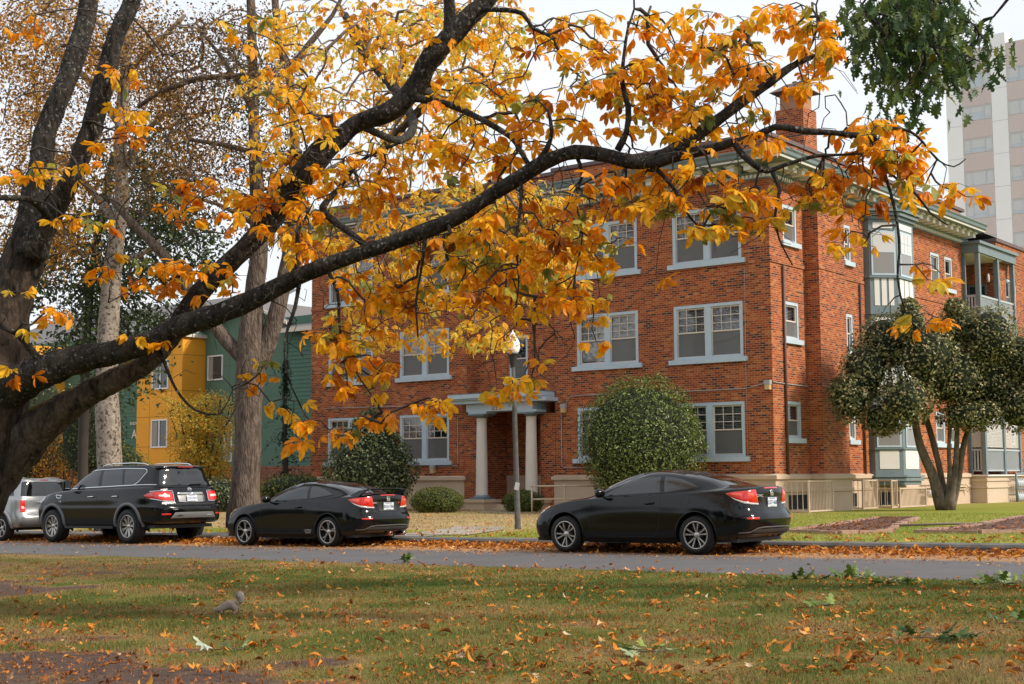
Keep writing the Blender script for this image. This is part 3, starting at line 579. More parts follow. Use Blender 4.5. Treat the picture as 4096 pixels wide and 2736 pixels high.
# far lawn / verge beyond the kerb
def far_z(x, y): return (road_z(x)+.15)*(1-sm(y,-17,-9))+(.18+.012*np.clip(x,0,8)*sm(y,-8,0))*sm(y,-17,-9)
def far_tint(x, y):
    X, Y = l2w(x, y); n1 = fnoise(x*.35, y*.35, 31, 5); n2 = fnoise(x*1.5,y*1.5,33,3)
    t = .78+(n1-.5)*.5+(n2-.5)*.35
    dry = sm(y,-15.2,-13.6)*(1-sm(x,-1.5,2.5)); t = t-.42*dry
    t = np.maximum(t-.3*sm(-x,12,16),.33); return np.clip(t, 0, 1)
M_TURF2 = turf_mat('verge_turf', [(0,(.075,.05,.038)),(.22,(.20,.13,.07)),(.4,(.46,.34,.17)),(.6,(.29,.26,.07)),(.8,(.24,.26,.04)),(1,(.16,.21,.03))], 9)
o = grid_mesh('verge', np.concatenate([np.arange(-75,-15,1.),np.arange(-15,16,.3),np.arange(16,80,4.)]), np.concatenate([np.arange(-17.2,0,.25),np.arange(0,90,3.)]), far_z, M_TURF2, far_tint); tag(o,None,None,None,'structure')
# distant ground to the horizon
g = MB(); g.quad((-900,-300,-1.4),(900,-300,-1.4),(900,1500,-1.4),(-900,1500,-1.4)); tag(g.build('ground', mat('distant_ground',(.10,.12,.05),.95,var=.3,vscale=.05)),None,None,None,'structure')
# road
def road_mat():
    m = bpy.data.materials.new('asphalt'); m.use_nodes = True; nt = m.node_tree; b = nt.nodes['Principled BSDF']; N = nt.nodes.new; K = nt.links.new
    b.inputs['Roughness'].default_value = .85; a = N('ShaderNodeAttribute'); a.attribute_name = 'tint'; tc = N('ShaderNodeTexCoord')
    n = N('ShaderNodeTexNoise'); n.inputs['Scale'].default_value = 60; n.inputs['Detail'].default_value = 3; K(tc.outputs['Object'], n.inputs['Vector'])
    n2 = N('ShaderNodeTexNoise'); n2.inputs['Scale'].default_value = .8; n2.inputs['Detail'].default_value = 7; n2.inputs['Roughness'].default_value = .7; K(tc.outputs['Object'], n2.inputs['Vector'])
    cr = N('ShaderNodeValToRGB'); K(n2.outputs[0], cr.inputs[0]); cr.color_ramp.elements[0].position = .3; cr.color_ramp.elements[0].color = (.082,.078,.082,1); cr.color_ramp.elements[1].position = .7; cr.color_ramp.elements[1].color = (.115,.108,.112,1)
    r = N('ShaderNodeMapRange'); r.inputs[1].default_value = .3; r.inputs[2].default_value = .7; r.inputs[3].default_value = .8; r.inputs[4].default_value = 1.2; K(n.outputs[0], r.inputs[0])
    h = N('ShaderNodeMix'); h.data_type = 'RGBA'; h.blend_type = 'MULTIPLY'; h.inputs[0].default_value = 1; K(cr.outputs[0], h.inputs[6]); K(r.outputs[0], h.inputs[7])
    ad = N('ShaderNodeMath'); ad.operation = 'MULTIPLY_ADD'; n3 = N('ShaderNodeTexNoise'); n3.inputs['Scale'].default_value = 3.5; n3.inputs['Detail'].default_value = 9; n3.inputs['Roughness'].default_value = .8; K(tc.outputs['Object'], n3.inputs['Vector'])
    K(n3.outputs[0], ad.inputs[0]); ad.inputs[1].default_value = 1.6; K(a.outputs['Fac'], ad.inputs[2]); r3 = N('ShaderNodeMapRange'); r3.inputs[1].default_value = 1.15; r3.inputs[2].default_value = 1.5; K(ad.outputs[0], r3.inputs[0])
    x = N('ShaderNodeMix'); x.data_type = 'RGBA'; K(r3.outputs[0], x.inputs[0]); K(h.outputs[2], x.inputs[6]); x.inputs[7].default_value = (.30,.165,.075,1); K(x.outputs[2], b.inputs['Base Color'])
    bp = N('ShaderNodeBump'); bp.inputs['Distance'].default_value = .006; K(n.outputs[0], bp.inputs['Height']); K(bp.outputs[0], b.inputs['Normal']); return m
o = grid_mesh('road', np.concatenate([np.arange(-75,-20,2.),np.arange(-20,20,.4),np.arange(20,80,3.)]), np.arange(-23.76,-17.3,.2), lambda x,y: road_z(x)-.012*np.abs(y+20.6)**1.0*0+0*y, road_mat(), lambda x,y: sm(y,-20.3,-18.6)*.95+0*x); tag(o,None,None,None,'structure')
def strip(name, x0, x1, prof, m, step=1.):          # profile [(y,dz)] following the street slope
    xs = np.arange(x0, x1+step, step); V = []; F_ = []
    k = len(prof)
    for i, x in enumerate(xs):
        jit = (fnoise(np.array([x*1.3]), np.array([0.]), 5)[0]-.5)*.03
        for y, dz in prof: V.append(tuple(L(x, y+jit, road_z(x)+dz)))
    for i in range(len(xs)-1):
        for j in range(k-1): F_.append((i*k+j,(i+1)*k+j,(i+1)*k+j+1,i*k+j+1))
    mb = MB(); mb.add(V, F_); return tag(mb.build(name, m),None,None,None,'structure')
M_KERB = mat('stained_kerb',(.13,.12,.11),.9,var=.5,vscale=2.5,bump=.01,bscale=25)
strip('kerb', -74, 78, [(-17.42,-.05),(-17.40,.10),(-17.36,.14),(-17.10,.158),(-17.08,.10)], M_KERB, .5)
strip('pavement', -74, .2, [(-17.06,.10),(-17.05,.162),(-16.2,.170),(-16.19,.1)], mat('old_paving',(.27,.25,.24),.9,var=.3,vscale=2), .5)
mb = MB(); pts = [(-.9,-16.3),(1.1,-16.3),(-.1,-13.6),(-9.4,-1.2),(-11.0,-1.2),(-1.9,-13.4)]
def gz(x, y): return float(far_z(np.array([x*1.]), np.array([y*1.]))[0])
mb.add([tuple(L(x,y,gz(x,y)+.012+(0.01 if y < -16 else 0))) for x,y in pts], [(0,1,2,5),(2,3,4,5)]); tag(mb.build('path', mat('path_concrete',(.36,.31,.27),.9,var=.25,vscale=2)),None,None,None,'structure')
# ------------------------------------------------------------------ grass
def blades(name, x, y, zf, tint, hgt, wid, m):
    n = len(x); X, Y = l2w(x, y); Z = zf(x, y)-.004
    a = RS.uniform(0, 2*PI, n); lean = RS.uniform(.1,1.0,n)*hgt; la = RS.uniform(0,2*PI,n)
    V = np.empty((n,3,3)); dx, dy = np.cos(a)*wid/2, np.sin(a)*wid/2
    V[:,0] = np.stack([X-dx,Y-dy,Z],1); V[:,1] = np.stack([X+dx,Y+dy,Z],1); V[:,2] = np.stack([X+np.cos(la)*lean,Y+np.sin(la)*lean,Z+hgt],1)
    return np_mesh(name, V.reshape(-1,3), np.arange(n*3), np.full(n,3), m, None, np.repeat(tint,3))
M_GRASS = leaf_mat('grass_blades', [(0,(.13,.08,.055)),(.25,(.26,.165,.085)),(.42,(.36,.25,.10)),(.6,(.22,.195,.05)),(.8,(.13,.155,.028)),(1,(.065,.11,.018))], .25, .7)
n = 330000; Yd = 7.4*np.exp(RS.uniform(0,math.log(30/7.4),n)); Xd = RS.uniform(-.43,.43,n)*Yd; x, y = w2l(Xd, Yd); k = (y < -23.72); x, y, Yd = x[k], y[k], Yd[k]
t = near_tint(x, y); k = RS.uniform(size=len(t)) < np.clip(t*2.2+.08,0,1); x, y, t, Yd = x[k], y[k], t[k], Yd[k]
t = np.clip(t+RS.normal(0,.17,len(t)),0,1); tuft = fnoise(x*2.2,y*2.2,77,3)
h = (.012+.045*np.clip(tuft-.15,0,1)**1.2*1.5)*RS.uniform(.6,1.3,len(t))*np.where(Yd > 18, .8, 1); wd = .0045*np.clip(Yd/9,1,2.6)*RS.uniform(.7,1.4,len(t))
tag(blades('grass', x, y, near_z, t, h, wd, M_GRASS), 'short worn park grass in the foreground', 'grass', None, 'stuff')
n = 90000; x = RS.uniform(-14,15,n); y = RS.uniform(-17.05,-.3,n); k = ~((x < 0)&(y < -16.15)); x, y = x[k], y[k]; t = np.clip(far_tint(x,y)+RS.normal(0,.12,len(x)),0,1)
tag(blades('verge_grass', x, y, far_z, t, RS.uniform(.02,.07,len(x)), RS.uniform(.010,.018,len(x)), leaf_mat('verge_blades', [(0,(.12,.075,.045)),(.25,(.34,.24,.13)),(.42,(.58,.44,.25)),(.6,(.38,.35,.09)),(.8,(.31,.33,.055)),(1,(.20,.27,.04))], .3, .7)), 'mossy bright green grass of the verge before the brick building', 'grass', None, 'stuff')
# ------------------------------------------------------------------ fallen leaves
def leaflet(n=5, w=.40, curl=.25, fold=.18, droop=.2):   # along +y, length 1
    V = []; 
    for i in range(n+1):
        s = i/n; wd = w*.5*math.sin(PI*min(1,s**1.35*.97+.02))**.8*(1 if s < 1 else 0); zc = -droop*s*s
        for q in (-1,0,1): V.append((q*wd, s, zc+(abs(q)*wd*fold*2)+curl*.0))
    Fq = []
    for i in range(n):
        for q in (0,1): a = i*3+q; Fq.append((a,a+1,a+4,a+3))
    return V, Fq
def lobed(lobes=5, r0=.35, z=.12):
    V = [(0,0,0)]; N_ = lobes*4
    for i in range(N_):
        a = PI*.5+(i/N_-.5)*2*PI*.92; k = i%4; r = (1.0 if k == 2 else .62 if k in (1,3) else r0)*(1-.28*abs(a-PI/2)/PI*1.3); V.append((math.cos(a)*r*.62, math.sin(a)*r*.62, z*math.sin(a*3+i)*.8+z*r))
    return V, [(0,i,i+1) for i in range(1,N_)]+[(0,N_,1)]
def oak(z=.1):
    out = [(0,-.1),(.05,.1),(.30,.02),(.12,.22),(.42,.30),(.14,.42),(.36,.62),(.12,.66),(.16,.86),(0,1.0)]
    P = out+[(-a,b) for a,b in out[-2:0:-1]]; V = [(0,.45,0)]+[(a,b,z*(abs(a)*2.2)**1.2+z*.5*math.sin(b*5)) for a,b in P]; n = len(P)
    return V, [(0,i+1,(i+1)%n+1) for i in range(n)]
LEAF_STOPS = [(0,(.16,.055,.02)),(.25,(.36,.11,.02)),(.5,(.58,.20,.025)),(.72,(.66,.30,.035)),(.86,(.60,.42,.26)),(1,(.62,.50,.38))]
M_FALL = leaf_mat('fallen_leaf', LEAF_STOPS, .15, .7)
tmpl = [leaflet(4,.42,0,.5,.25), leaflet(4,.5,0,-.6,-.3), lobed(5,.3,.18), oak(.16), leaflet(3,.3,0,1.3,.5)]
def leaf_pose(n, flat=.5):
    nr = np.stack([RS.normal(0,flat,n),RS.normal(0,flat,n),np.ones(n)],1); return rot_from(nr, RS.uniform(0,2*PI,n))
# 300 single leaves: the ones that show largest
nb = 5200; Yd = 8.2*np.exp(RS.uniform(0,math.log(24/8.2),nb)); Xd = RS.uniform(-.40,.40,nb)*Yd; x, y = w2l(Xd, Yd); k = (y < -23.5)
x, y, Yd = x[k], y[k], Yd[k]; clump = fnoise(x*1.1,y*1.1,55,3); edge = sm(y,-27,-23.9)
k = RS.uniform(size=len(x)) < np.clip((clump-.28)*1.5+edge*.5,.12,1); x, y, Yd = x[k], y[k], Yd[k]
order = np.argsort(Yd); big = order[:300]; rest = order[300:]
protos = []
for ti,(tv,tf) in enumerate(tmpl):
    for tn in (.06,.22,.38,.55,.68) if ti != 3 else (.15,.86):
        me = bpy.data.meshes.new('fallen_leaf'); me.from_pydata([tuple(c*1. for c in v) for v in tv],[],tf); me.materials.append(M_FALL); a = me.attributes.new('tint','FLOAT','POINT'); a.data.foreach_set('value',[tn]*len(tv)); me.polygons.foreach_set('use_smooth',[True]*len(tf)); protos.append(me)
for q, i in enumerate(big):
    me = protos[RS.randint(len(protos))]; o = bpy.data.objects.new('fallen_leaf', me); COL.objects.link(o); s = RS.uniform(.045,.095); X, Y = l2w(x[i],y[i])
    o.location = (X,Y,float(near_z(x[i:i+1],y[i:i+1])[0])+.012+RS.uniform(0,.02)); o.rotation_euler = (RS.normal(0,.45),RS.normal(0,.45),RS.uniform(0,2*PI)); o.scale = (s,s,s)
    tag(o, 'dry orange or brown fallen leaf lying on the near lawn', 'fallen leaf', 'fallen leaves on the near lawn')
for ti,(tv,tf) in enumerate(tmpl):
    pass
def litter(name, x, y, zf, size, lift, flat=.45, tin=None, templ=0):
    n = len(x); X, Y = l2w(x,y); P = np.stack([X,Y,zf(x,y)+.008+RS.uniform(0,1,n)*lift],1); return P, leaf_pose(n,flat), size, (RS.beta(2.2,2.2,n)*.9+.03 if tin is None else tin)
def litter_obj(name, label, sets):
    """several leaf shapes joined into one loose mass"""
    Vs=[];Ls=[];Ss=[];Ts=[];o=0
    for (P,Rm,S,T) in sets:
        which = RS.randint(0,len(tmpl),len(P))
        for ti,(tv,tf) in enumerate(tmpl):
            k = which == ti
            if not k.any(): continue
            tv_ = np.asarray(tv,float); V = np.einsum('nij,nkj->nki',Rm[k],tv_[None]*S[k][:,None,None])+P[k][:,None,:]; n = k.sum(); fl = np.concatenate([np.array(f) for f in tf]); sz = np.array([len(f) for f in tf])
            Vs.append(V.reshape(-1,3)); Ls.append((fl[None]+np.arange(n)[:,None]*len(tv_)).ravel()+o); Ss.append(np.tile(sz,n)); Ts.append(np.repeat(T[k],len(tv_))); o += n*len(tv_)
    return tag(np_mesh(name, np.concatenate(Vs), np.concatenate(Ls), np.concatenate(Ss), M_FALL, None, np.concatenate(Ts), True), label, 'leaf litter', None, 'stuff')
S1 = litter('a', x[rest], y[rest], near_z, RS.uniform(.04,.095,len(rest)), .02)
# crumbs of broken leaves over the near lawn
n = 30000; Yc = 7.8*np.exp(RS.uniform(0,math.log(24/7.8),n)); xc, yc = w2l(RS.uniform(-.42,.42,n)*Yc, Yc); k = (yc < -23.6)&(RS.uniform(size=n) < np.clip((fnoise(xc*.8,yc*.8,91,3)-.25)*1.8,.1,1)); xc, yc = xc[k], yc[k]
S2 = litter('b', xc, yc, near_z, RS.uniform(.010,.038,len(xc)), .012, .6, RS.beta(1.4,2.8,len(xc))*.9)
litter_obj('leaf_litter', 'scattered smaller fallen leaves over the near lawn', [S1,S2])
n = 9000; xg = RS.uniform(-22,16,n); yg = -17.45-np.abs(RS.exponential(.42,n)); k = (yg > -20.2); xg, yg = xg[k], yg[k]
rz = lambda x,y: road_z(x)+.0
G1 = litter('c', xg, yg, rz, RS.uniform(.05,.12,len(xg)), np.clip(.09*np.exp((yg+17.45)/.5),.0,.1), .55, RS.beta(3,2.2,len(xg))*.88)
n = 5000; xg = RS.uniform(-22,16,n); yg = RS.uniform(-20.6,-17.5,n); G2 = litter('d', xg, yg, rz, RS.uniform(.012,.05,n), .008, .25, RS.beta(2.4,1.8,n)*.95)
litter_obj('gutter_leaves', 'thick drift of orange leaves along the kerb under the parked cars', [G1,G2])
n = 1100; xv = RS.uniform(-14,15,n); yv = -17.1+np.abs(RS.exponential(3.,n)); k = yv < -1; xv, yv = xv[k], yv[k]; V1 = litter('e', xv, yv, far_z, RS.uniform(.06,.13,len(xv)), .03, .4)
n = 60; xv = RS.uniform(-10,15,n); yv = RS.uniform(-23.6,-20.6,n); V2 = litter('f', xv, yv, rz, RS.uniform(.05,.11,n), .01, .2)
litter_obj('verge_leaves', 'orange leaves strewn over the verge and the road', [V1,V2])
# green leafy twigs dropped at the lawn edge (each its own thing)
M_GLEAF = leaf_mat('green_oak_leaf', [(0,(.04,.075,.02)),(.5,(.10,.16,.03)),(.8,(.26,.33,.07)),(1,(.45,.52,.40))], .2, .5)
def dropped(px, py, z, Y, nl, s, lab, tints=(.1,.9), up=.6):
    P0 = at(px, py, Y); P0[2] = z; r = root('dropped_twig', P0, lab, 'fallen twig', 'green twigs dropped on the near lawn', 0)
    tv, tf = oak(.14); P = []; Rm = []; 
    for i in range(nl):
        a = RS.uniform(0,2*PI); P.append([math.cos(a)*.04*s*3, math.sin(a)*.04*s*3, .02+RS.uniform(0,.05)])
        d = np.array([math.cos(a), math.sin(a)*.6, RS.uniform(-.1,up)]); d /= np.linalg.norm(d); nn = np.cross(d, [math.sin(a),-math.cos(a),RS.uniform(-.6,.6)]); nn /= np.linalg.norm(nn); Rm.append(np.stack([np.cross(d,nn),d,nn],1))
    scatter('leaf_cluster', tv, tf, np.array(P), np.array(Rm), RS.uniform(.09,.17,nl)*s, RS.uniform(tints[0],tints[1],nl), M_GLEAF, r)
    mb = MB(); mb.tube([(-.12*s,.0,.015),(0,0,.03),(.1*s,.03,.02)],.004,4); mb.build('stem', mat('twig_bark',(.10,.07,.05),.9), r)
for args in ((3196,2315,16.5,7,.9,'upright dark green leafy twig at the road edge of the lawn',(.1,.5),1.2),(3270,2318,16.6,5,.7,'small flat dark green twig beside the upright one',(.1,.4),.3),(3420,2300,16.6,15,1.2,'largest green twig at the road edge, with pale undersides showing',(.3,1),.9),(3580,2345,15.7,14,1.2,'flat spread of green leaves on the grass in front of the largest twig',(.2,1),.3),
    (3980,2330,15.4,15,1.2,'pale and dark green twig near the right end of the lawn edge',(.3,1),.5),(4060,2332,15.2,6,1.1,'yellow-green twig at the far right of the lawn edge',(.6,.85),.9),(2600,2640,9.6,9,1.0,'pale grey-green leaf bunch low in the middle of the lawn',(.7,1),.25),(3330,2440,12.9,8,1.1,'olive green twig among the grass right of the middle',(.4,.8),.5),
    (3690,2590,10.2,9,1.1,'dark green twig low on the right of the lawn',(.0,.5),.6),(3800,2595,10.1,6,.9,'second dark green twig, right beside the low one',(.0,.4),.7),(1605,2262,22.5,7,1.1,'yellow-green twig standing at the lawn edge behind the squirrel',(.3,.85),1.2),(910,2630,10.1,3,1.0,'single big pale green leaf on the lawn nearest the soil patch',(.85,1),.8),(4060,2530,11.1,6,1.0,'dark twig at the right border of the lawn',(.0,.4),.5)):
    px,py,Y,nl,s,lab,tt,up = args; X0 = at(px,py,Y); lx, ly = loc(X0); dropped(px,py,float(near_z(np.array([lx]),np.array([ly]))[0]),Y,nl,s,lab,tt,up)
# ================================================================== green and ochre apartment building
G = root('green_apartment_building', L(-34,5.68,0), 'green clapboard apartment building with an ochre projecting bay and white framed windows', 'building')
def gx(x): return x+34.
def gy(y): return y-5.68
M_GREEN = mat('green_siding',(.062,.150,.105),.7,var=.08,vscale=1.5); M_GREEN2 = mat('smooth_green_panel',(.085,.165,.118),.75,var=.08,vscale=.8); M_OCHRE = mat('ochre_panel',(.78,.34,.022),.75,var=.08,vscale=.8); M_GTRIM = mat('green_trim',(.05,.11,.08),.6)
M_PVC = mat('white_vinyl_frame',(.74,.74,.74),.45)
GY = 7.16
def lap(mb, fr, u0, u1, z0, z1, holes=()):
    z = z0
    while z < z1-.01:
        t = min(z+.20,z1); cuts = [(u0,u1)]
        for h in holes:
            if h[2] < t and h[3] > z:
                nc = []
                for a,b in cuts:
                    if h[1] <= a or h[0] >= b: nc.append((a,b)); continue
                    if h[0] > a: nc.append((a,h[0]))
                    if h[1] < b: nc.append((h[1],b))
                cuts = nc
        for a,b in cuts: mb.add([fr(a,.035,z),fr(b,.035,z),fr(b,.008,t),fr(a,.008,t),fr(a,0,z),fr(b,0,z)],[(0,1,2,3),(4,5,1,0)])
        z += .20
gf = FR((gx(0),gy(GY),0),(1,0,0),(0,-1,0)); yf = FR((gx(0),gy(5.68),0),(1,0,0),(0,-1,0)); yr = FR((gx(-36.56),gy(0),0),(0,1,0),(1,0,0)); sf_ = FR((gx(-27.0),gy(0),0),(0,1,0),(1,0,0))
mb = MB()
mb.box(gx(-60),gx(-27.0),gy(GY+.06),gy(20),1.9,9.3); mb.build('core_wall', M_GREEN, G)
rw = [(-28.32,-27.9,1.95,3.5),(-28.32,-27.9,4.7,6.2),(-28.32,-27.9,7.2,8.4)]
lw = [(-41.2,-40.5,2.9,4.3),(-41.2,-40.5,6.0,7.5)]
mb = MB(); lap(mb, gf, -30.3,-27.0,1.95,8.5, rw); mb.build('siding', M_GREEN, G); mb = MB(); lap(mb, gf, -60,-40.26,1.95,8.5, lw); mb.build('siding', M_GREEN, G)
mb = MB(); mb.box(gx(-36.5),gx(-30.35),gy(GY-.02),gy(GY+.05),1.95,9.1); mb.add([(gx(-36.5),gy(GY-.02),9.1),(gx(-30.35),gy(GY-.02),9.1),(gx(-33.2),gy(GY-.02),10.3)],[(0,1,2)]); mb.build('smooth_panel', M_GREEN2, G)
mb = MB(); mb.box(gx(-40.26),gx(-36.56),gy(5.68),gy(GY+.1),1.95,8.62); mb.build('ochre_bay', M_OCHRE, G)
mb = MB()
for z in (3.0,4.55,5.85,7.7): mb.box(gx(-40.26),gx(-36.55),gy(5.672),gy(5.679),z,z+.025); mb.box(gx(-36.559),gx(-36.552),gy(5.7),gy(7.1),z,z+.025)
for x in (-39.2,-37.4): mb.box(gx(x),gx(x)+.02,gy(5.673),gy(5.679),1.95,8.6)
mb.build('panel_joint', mat('ochre_joint',(.33,.15,.015),.8), G)
mb = MB()
for z in (3.9,5.4,7.1): mb.box(gx(-36.5),gx(-30.4),gy(GY-.026),gy(GY-.021),z,z+.025)
for x in (-34.6,-32.5): mb.box(gx(x),gx(x)+.02,gy(GY-.026),gy(GY-.021),1.95,9.0)
mb.box(gx(-30.42),gx(-30.28),gy(GY-.06),gy(GY-.02),1.95,8.6); mb.box(gx(-27.1),gx(-26.97),gy(GY-.06),gy(GY+.1),1.95,8.6); mb.build('trim_board', M_GTRIM, G)
mb = MB(); mb.tube([(gx(-27.35),gy(GY-.1),8.4),(gx(-27.35),gy(GY-.1),2.6),(gx(-27.2),gy(GY-.14),2.3),(gx(-27.2),gy(GY-.14),1.9)],.06,8); mb.build('downpipe', M_GTRIM, G)
for lab,x0,x1,z0,z1,fr,n in ((None,-38.95,-37.62,5.98,7.5,yf,2),(None,-38.95,-37.62,2.95,4.42,yf,2),(None,-36.3,-35.1,6.4,7.7,gf,1),(None,-28.32,-27.9,1.95,3.5,gf,1),(None,-28.32,-27.9,4.7,6.2,gf,1),(None,-28.32,-27.9,7.2,8.4,gf,1),(None,-41.2,-40.5,2.9,4.3,gf,1),(None,-41.2,-40.5,6.0,7.5,gf,1),(None,-34.9,-34.3,2.2,4.2,gf,1)):
    mb = MB(); t = .07; mb.box(x0,x0+t,-.02,.07,z0,z1,0,fr); mb.box(x1-t,x1,-.02,.07,z0,z1,0,fr); mb.box(x0+t,x1-t,-.02,.07,z0,z0+t,0,fr); mb.box(x0+t,x1-t,-.02,.07,z1-t,z1,0,fr)
    if n == 2: mb.box((x0+x1)/2-.04,(x0+x1)/2+.04,-.02,.065,z0+t,z1-t,0,fr)
    W = mb.build('window', M_PVC, G)
    mb = MB(); mb.quad(fr(x0+t,.03,z0+t),fr(x1-t,.03,z0+t),fr(x1-t,.03,z1-t),fr(x0+t,.03,z1-t)); mb.build('pane', mat('dim_window_glass',(.05,.055,.06),.08,coat=.4), W)
    mb = MB(); mb.box(x0+t,x0+t+(x1-x0)*.28,.031,.034,z0+t,z1-t,0,fr); mb.build('curtain', mat('grey_curtain',(.30,.28,.26),.8), W)
mb = MB(); P = [(-60,8.5),(-41,8.5)]
ml = mat('green_roof_shingle',(.16,.15,.15),.9)
mb.add([(gx(-60.5),gy(GY-.6),8.45),(gx(-36.6),gy(GY-.6),8.55),(gx(-36.6),gy(14),12),(gx(-60.5),gy(14),12)],[(0,1,2,3)]); mb.add([(gx(-30.4),gy(GY-.6),8.6),(gx(-26.6),gy(GY-.6),8.6),(gx(-26.6),gy(14),12),(gx(-30.4),gy(14),12)],[(0,1,2,3)])
mb.add([(gx(-33.2),gy(GY-.5),10.42),(gx(-29.9),gy(GY-.5),8.98),(gx(-29.9),gy(14),8.98),(gx(-33.2),gy(14),10.42)],[(0,1,2,3)]); mb.add([(gx(-33.2),gy(GY-.5),10.42),(gx(-36.9),gy(GY-.5),8.95),(gx(-36.9),gy(14),8.95),(gx(-33.2),gy(14),10.42)],[(0,1,2,3)]); mb.build('roof', ml, G)
mb = MB(); mb.box(gx(-40.4),gx(-36.4),gy(5.4),gy(8),8.62,8.8); mb.box(gx(-60.4),gx(-40.42),gy(GY-.62),gy(GY-.5),8.35,8.55); mb.box(gx(-30.2),gx(-26.6),gy(GY-.62),gy(GY-.5),8.45,8.65)
for s in (-1,1): mb.prism([(gx(-33.2),10.25),(gx(-33.2)+s*3.4,8.85),(gx(-33.2)+s*3.4,9.0),(gx(-33.2),10.42)],gy(GY-.55),gy(GY-.5))
mb.build('fascia', mat('pale_fascia',(.66,.60,.52),.6), G)
mb = MB(); mb.box(gx(-60),gx(-27.0),gy(GY-.08),gy(20),-.6,1.95); mb.box(gx(-40.3),gx(-36.5),gy(5.6),gy(GY-.1),-.6,1.95); mb.build('brick_base', M_BRICK2, G, uv=True)
Tm = Matrix.Rotation(PI/2,4,'X')
sgm = mat('white_sign_letters',(.62,.64,.60),.5)
text_mesh('sign_letter','A',.66,sgm,G,Matrix.Translation((gx(-42.35),gy(GY-.05),3.75)) @ Tm,.02,.006); text_mesh('sign_lettering','BUILDING',.20,sgm,G,Matrix.Translation((gx(-42.3),gy(GY-.05),4.35)) @ Tm,.015,.002)
# ochre glimpse further left on the same building
mb = MB(); mb.box(gx(-53.5),gx(-49.0),gy(5.2),gy(GY+.1),1.95,8.9); mb.build('ochre_bay', M_OCHRE, G)
# ================================================================== tower
az = R_(-54.2); TX = at(3827,1600,116.); TX[2] = 0
rzT = -(PI/2+az) if False else -(PI/2-abs(az)); 
T = root('apartment_tower', TX, 'tall white apartment tower with mauve ribbed panels and aluminium windows', 'building', None, rzT)
def px2x(u):
    n = np.array([math.sin(abs(az)-0) , 0,0]); d = ray(u,1600); dirx = np.array([math.cos(rzT),math.sin(rzT),0]); nn = np.array([-dirx[1],dirx[0],0]); t = ((TX-np.array([0,0,CH]))@nn)/(d@nn); return float((np.array([0,0,CH])+d*t-TX)@dirx)
M_TW = mat('tower_white_panel',(.92,.92,.93),.7,var=.03,vscale=.3); M_MAUVE = mat('mauve_ribbed_panel',(.70,.61,.59),.7); M_AL = mat('aluminium_frame',(.6,.6,.6),.4); M_TG = mat('tower_glass',(.50,.56,.62),.15,coat=.5); M_CUR = mat('tower_curtain',(.62,.64,.66),.7)
xs = [0, px2x(3891), px2x(4013), px2x(4078), px2x(4078)+3.6, px2x(4078)+6.2, px2x(4078)+11]
ztop = at(4020,128,TX[1]+ (xs[3]*math.sin(rzT)))[2]; 
SHORT = (at(3795,1600,116)[2])
fl = 2.78; zf = lambda u,v,x: at(u,v,TX[1]+x*math.sin(rzT))[2]
zw = zf(3900,480,xs[1]+1.2)          # bottom of the window row seen at y=480
mb = MB(); mb.box(0.0,xs[1],-.0,12,0,ztop-0.2); mb.box(xs[1],xs[2],.06,12,0,ztop-.9); mb.box(xs[2],xs[3],-.0,12,0,ztop); mb.box(xs[3],xs[4],.06,12,0,ztop-.9); mb.box(xs[4],xs[5],0,12,0,ztop); mb.box(xs[5],xs[6],.06,12,0,ztop-.9); mb.build('white_wall', M_TW, T)
mb = MB()
for k in range(14):
    z = zw+fl*(k-9)-.35
    if z > ztop-1: continue
    for a,b in ((0,xs[1]),(xs[2],xs[3]),(xs[4],xs[5])): mb.box(a,b,-.012,-.001,z,z+.035)
mb.build('panel_seam', mat('seam_grey',(.6,.6,.62),.8), T)
for a,b in ((xs[1],xs[2]),(xs[3],xs[4]),(xs[5],xs[6])):
    for k in range(-9,4):
        z0 = zw+fl*k; 
        if z0 > ztop-2 : continue
        mb = MB(); zt = z0+fl-.02 if z0+fl+1.2 < ztop-.9 else ztop-.9
        mb.box(a+.02,b-.02,.0,.055,z0+1.26,zt); n = 26
        for i in range(n): xx = a+.05+(b-a-.1)*i/n; mb.box(xx,xx+.04,-.02,-.001,z0+1.27,zt-.02)
        mb.build('ribbed_panel', M_MAUVE, T)
        mb = MB(); w_ = b-a
        for u0,u1 in ((0,.03),(.25,.275),(.72,.745),(.97,1)): mb.box(a+.03+u0*(w_-.06),a+.03+u1*(w_-.06),-.02,.055,z0,z0+1.24)
        mb.box(a+.05,b-.05,-.015,.055,z0,z0+.07); mb.box(a+.05,b-.05,-.015,.055,z0+1.17,z0+1.24); F2 = mb.build('window', M_AL, T)
        mb = MB(); mb.quad((a+.05,.03,z0+.05),(b-.05,.03,z0+.05),(b-.05,.03,z0+1.2),(a+.05,.03,z0+1.2)); mb.build('pane', M_TG, F2)
        mb = MB(); c0 = rnd.choice((0,.35,.6)); mb.box(a+.08,a+.04+(w_-.1)*.25,.02,.028,z0+.08+c0*.4,z0+1.17); mb.box(a+(w_)*.76,b-.08,.02,.028,z0+.08+c0*.3,z0+1.17)
        if rnd.random() < .6: mb.box(a+(w_)*.28,a+w_*.72,.02,.028,z0+.08+c0,z0+1.17)
        mb.build('curtain', M_CUR, F2)
mb = MB(); mb.box(-.1,xs[6],11,13,ztop-.1,ztop+.05); mb.build('roof', M_ROOF, T)
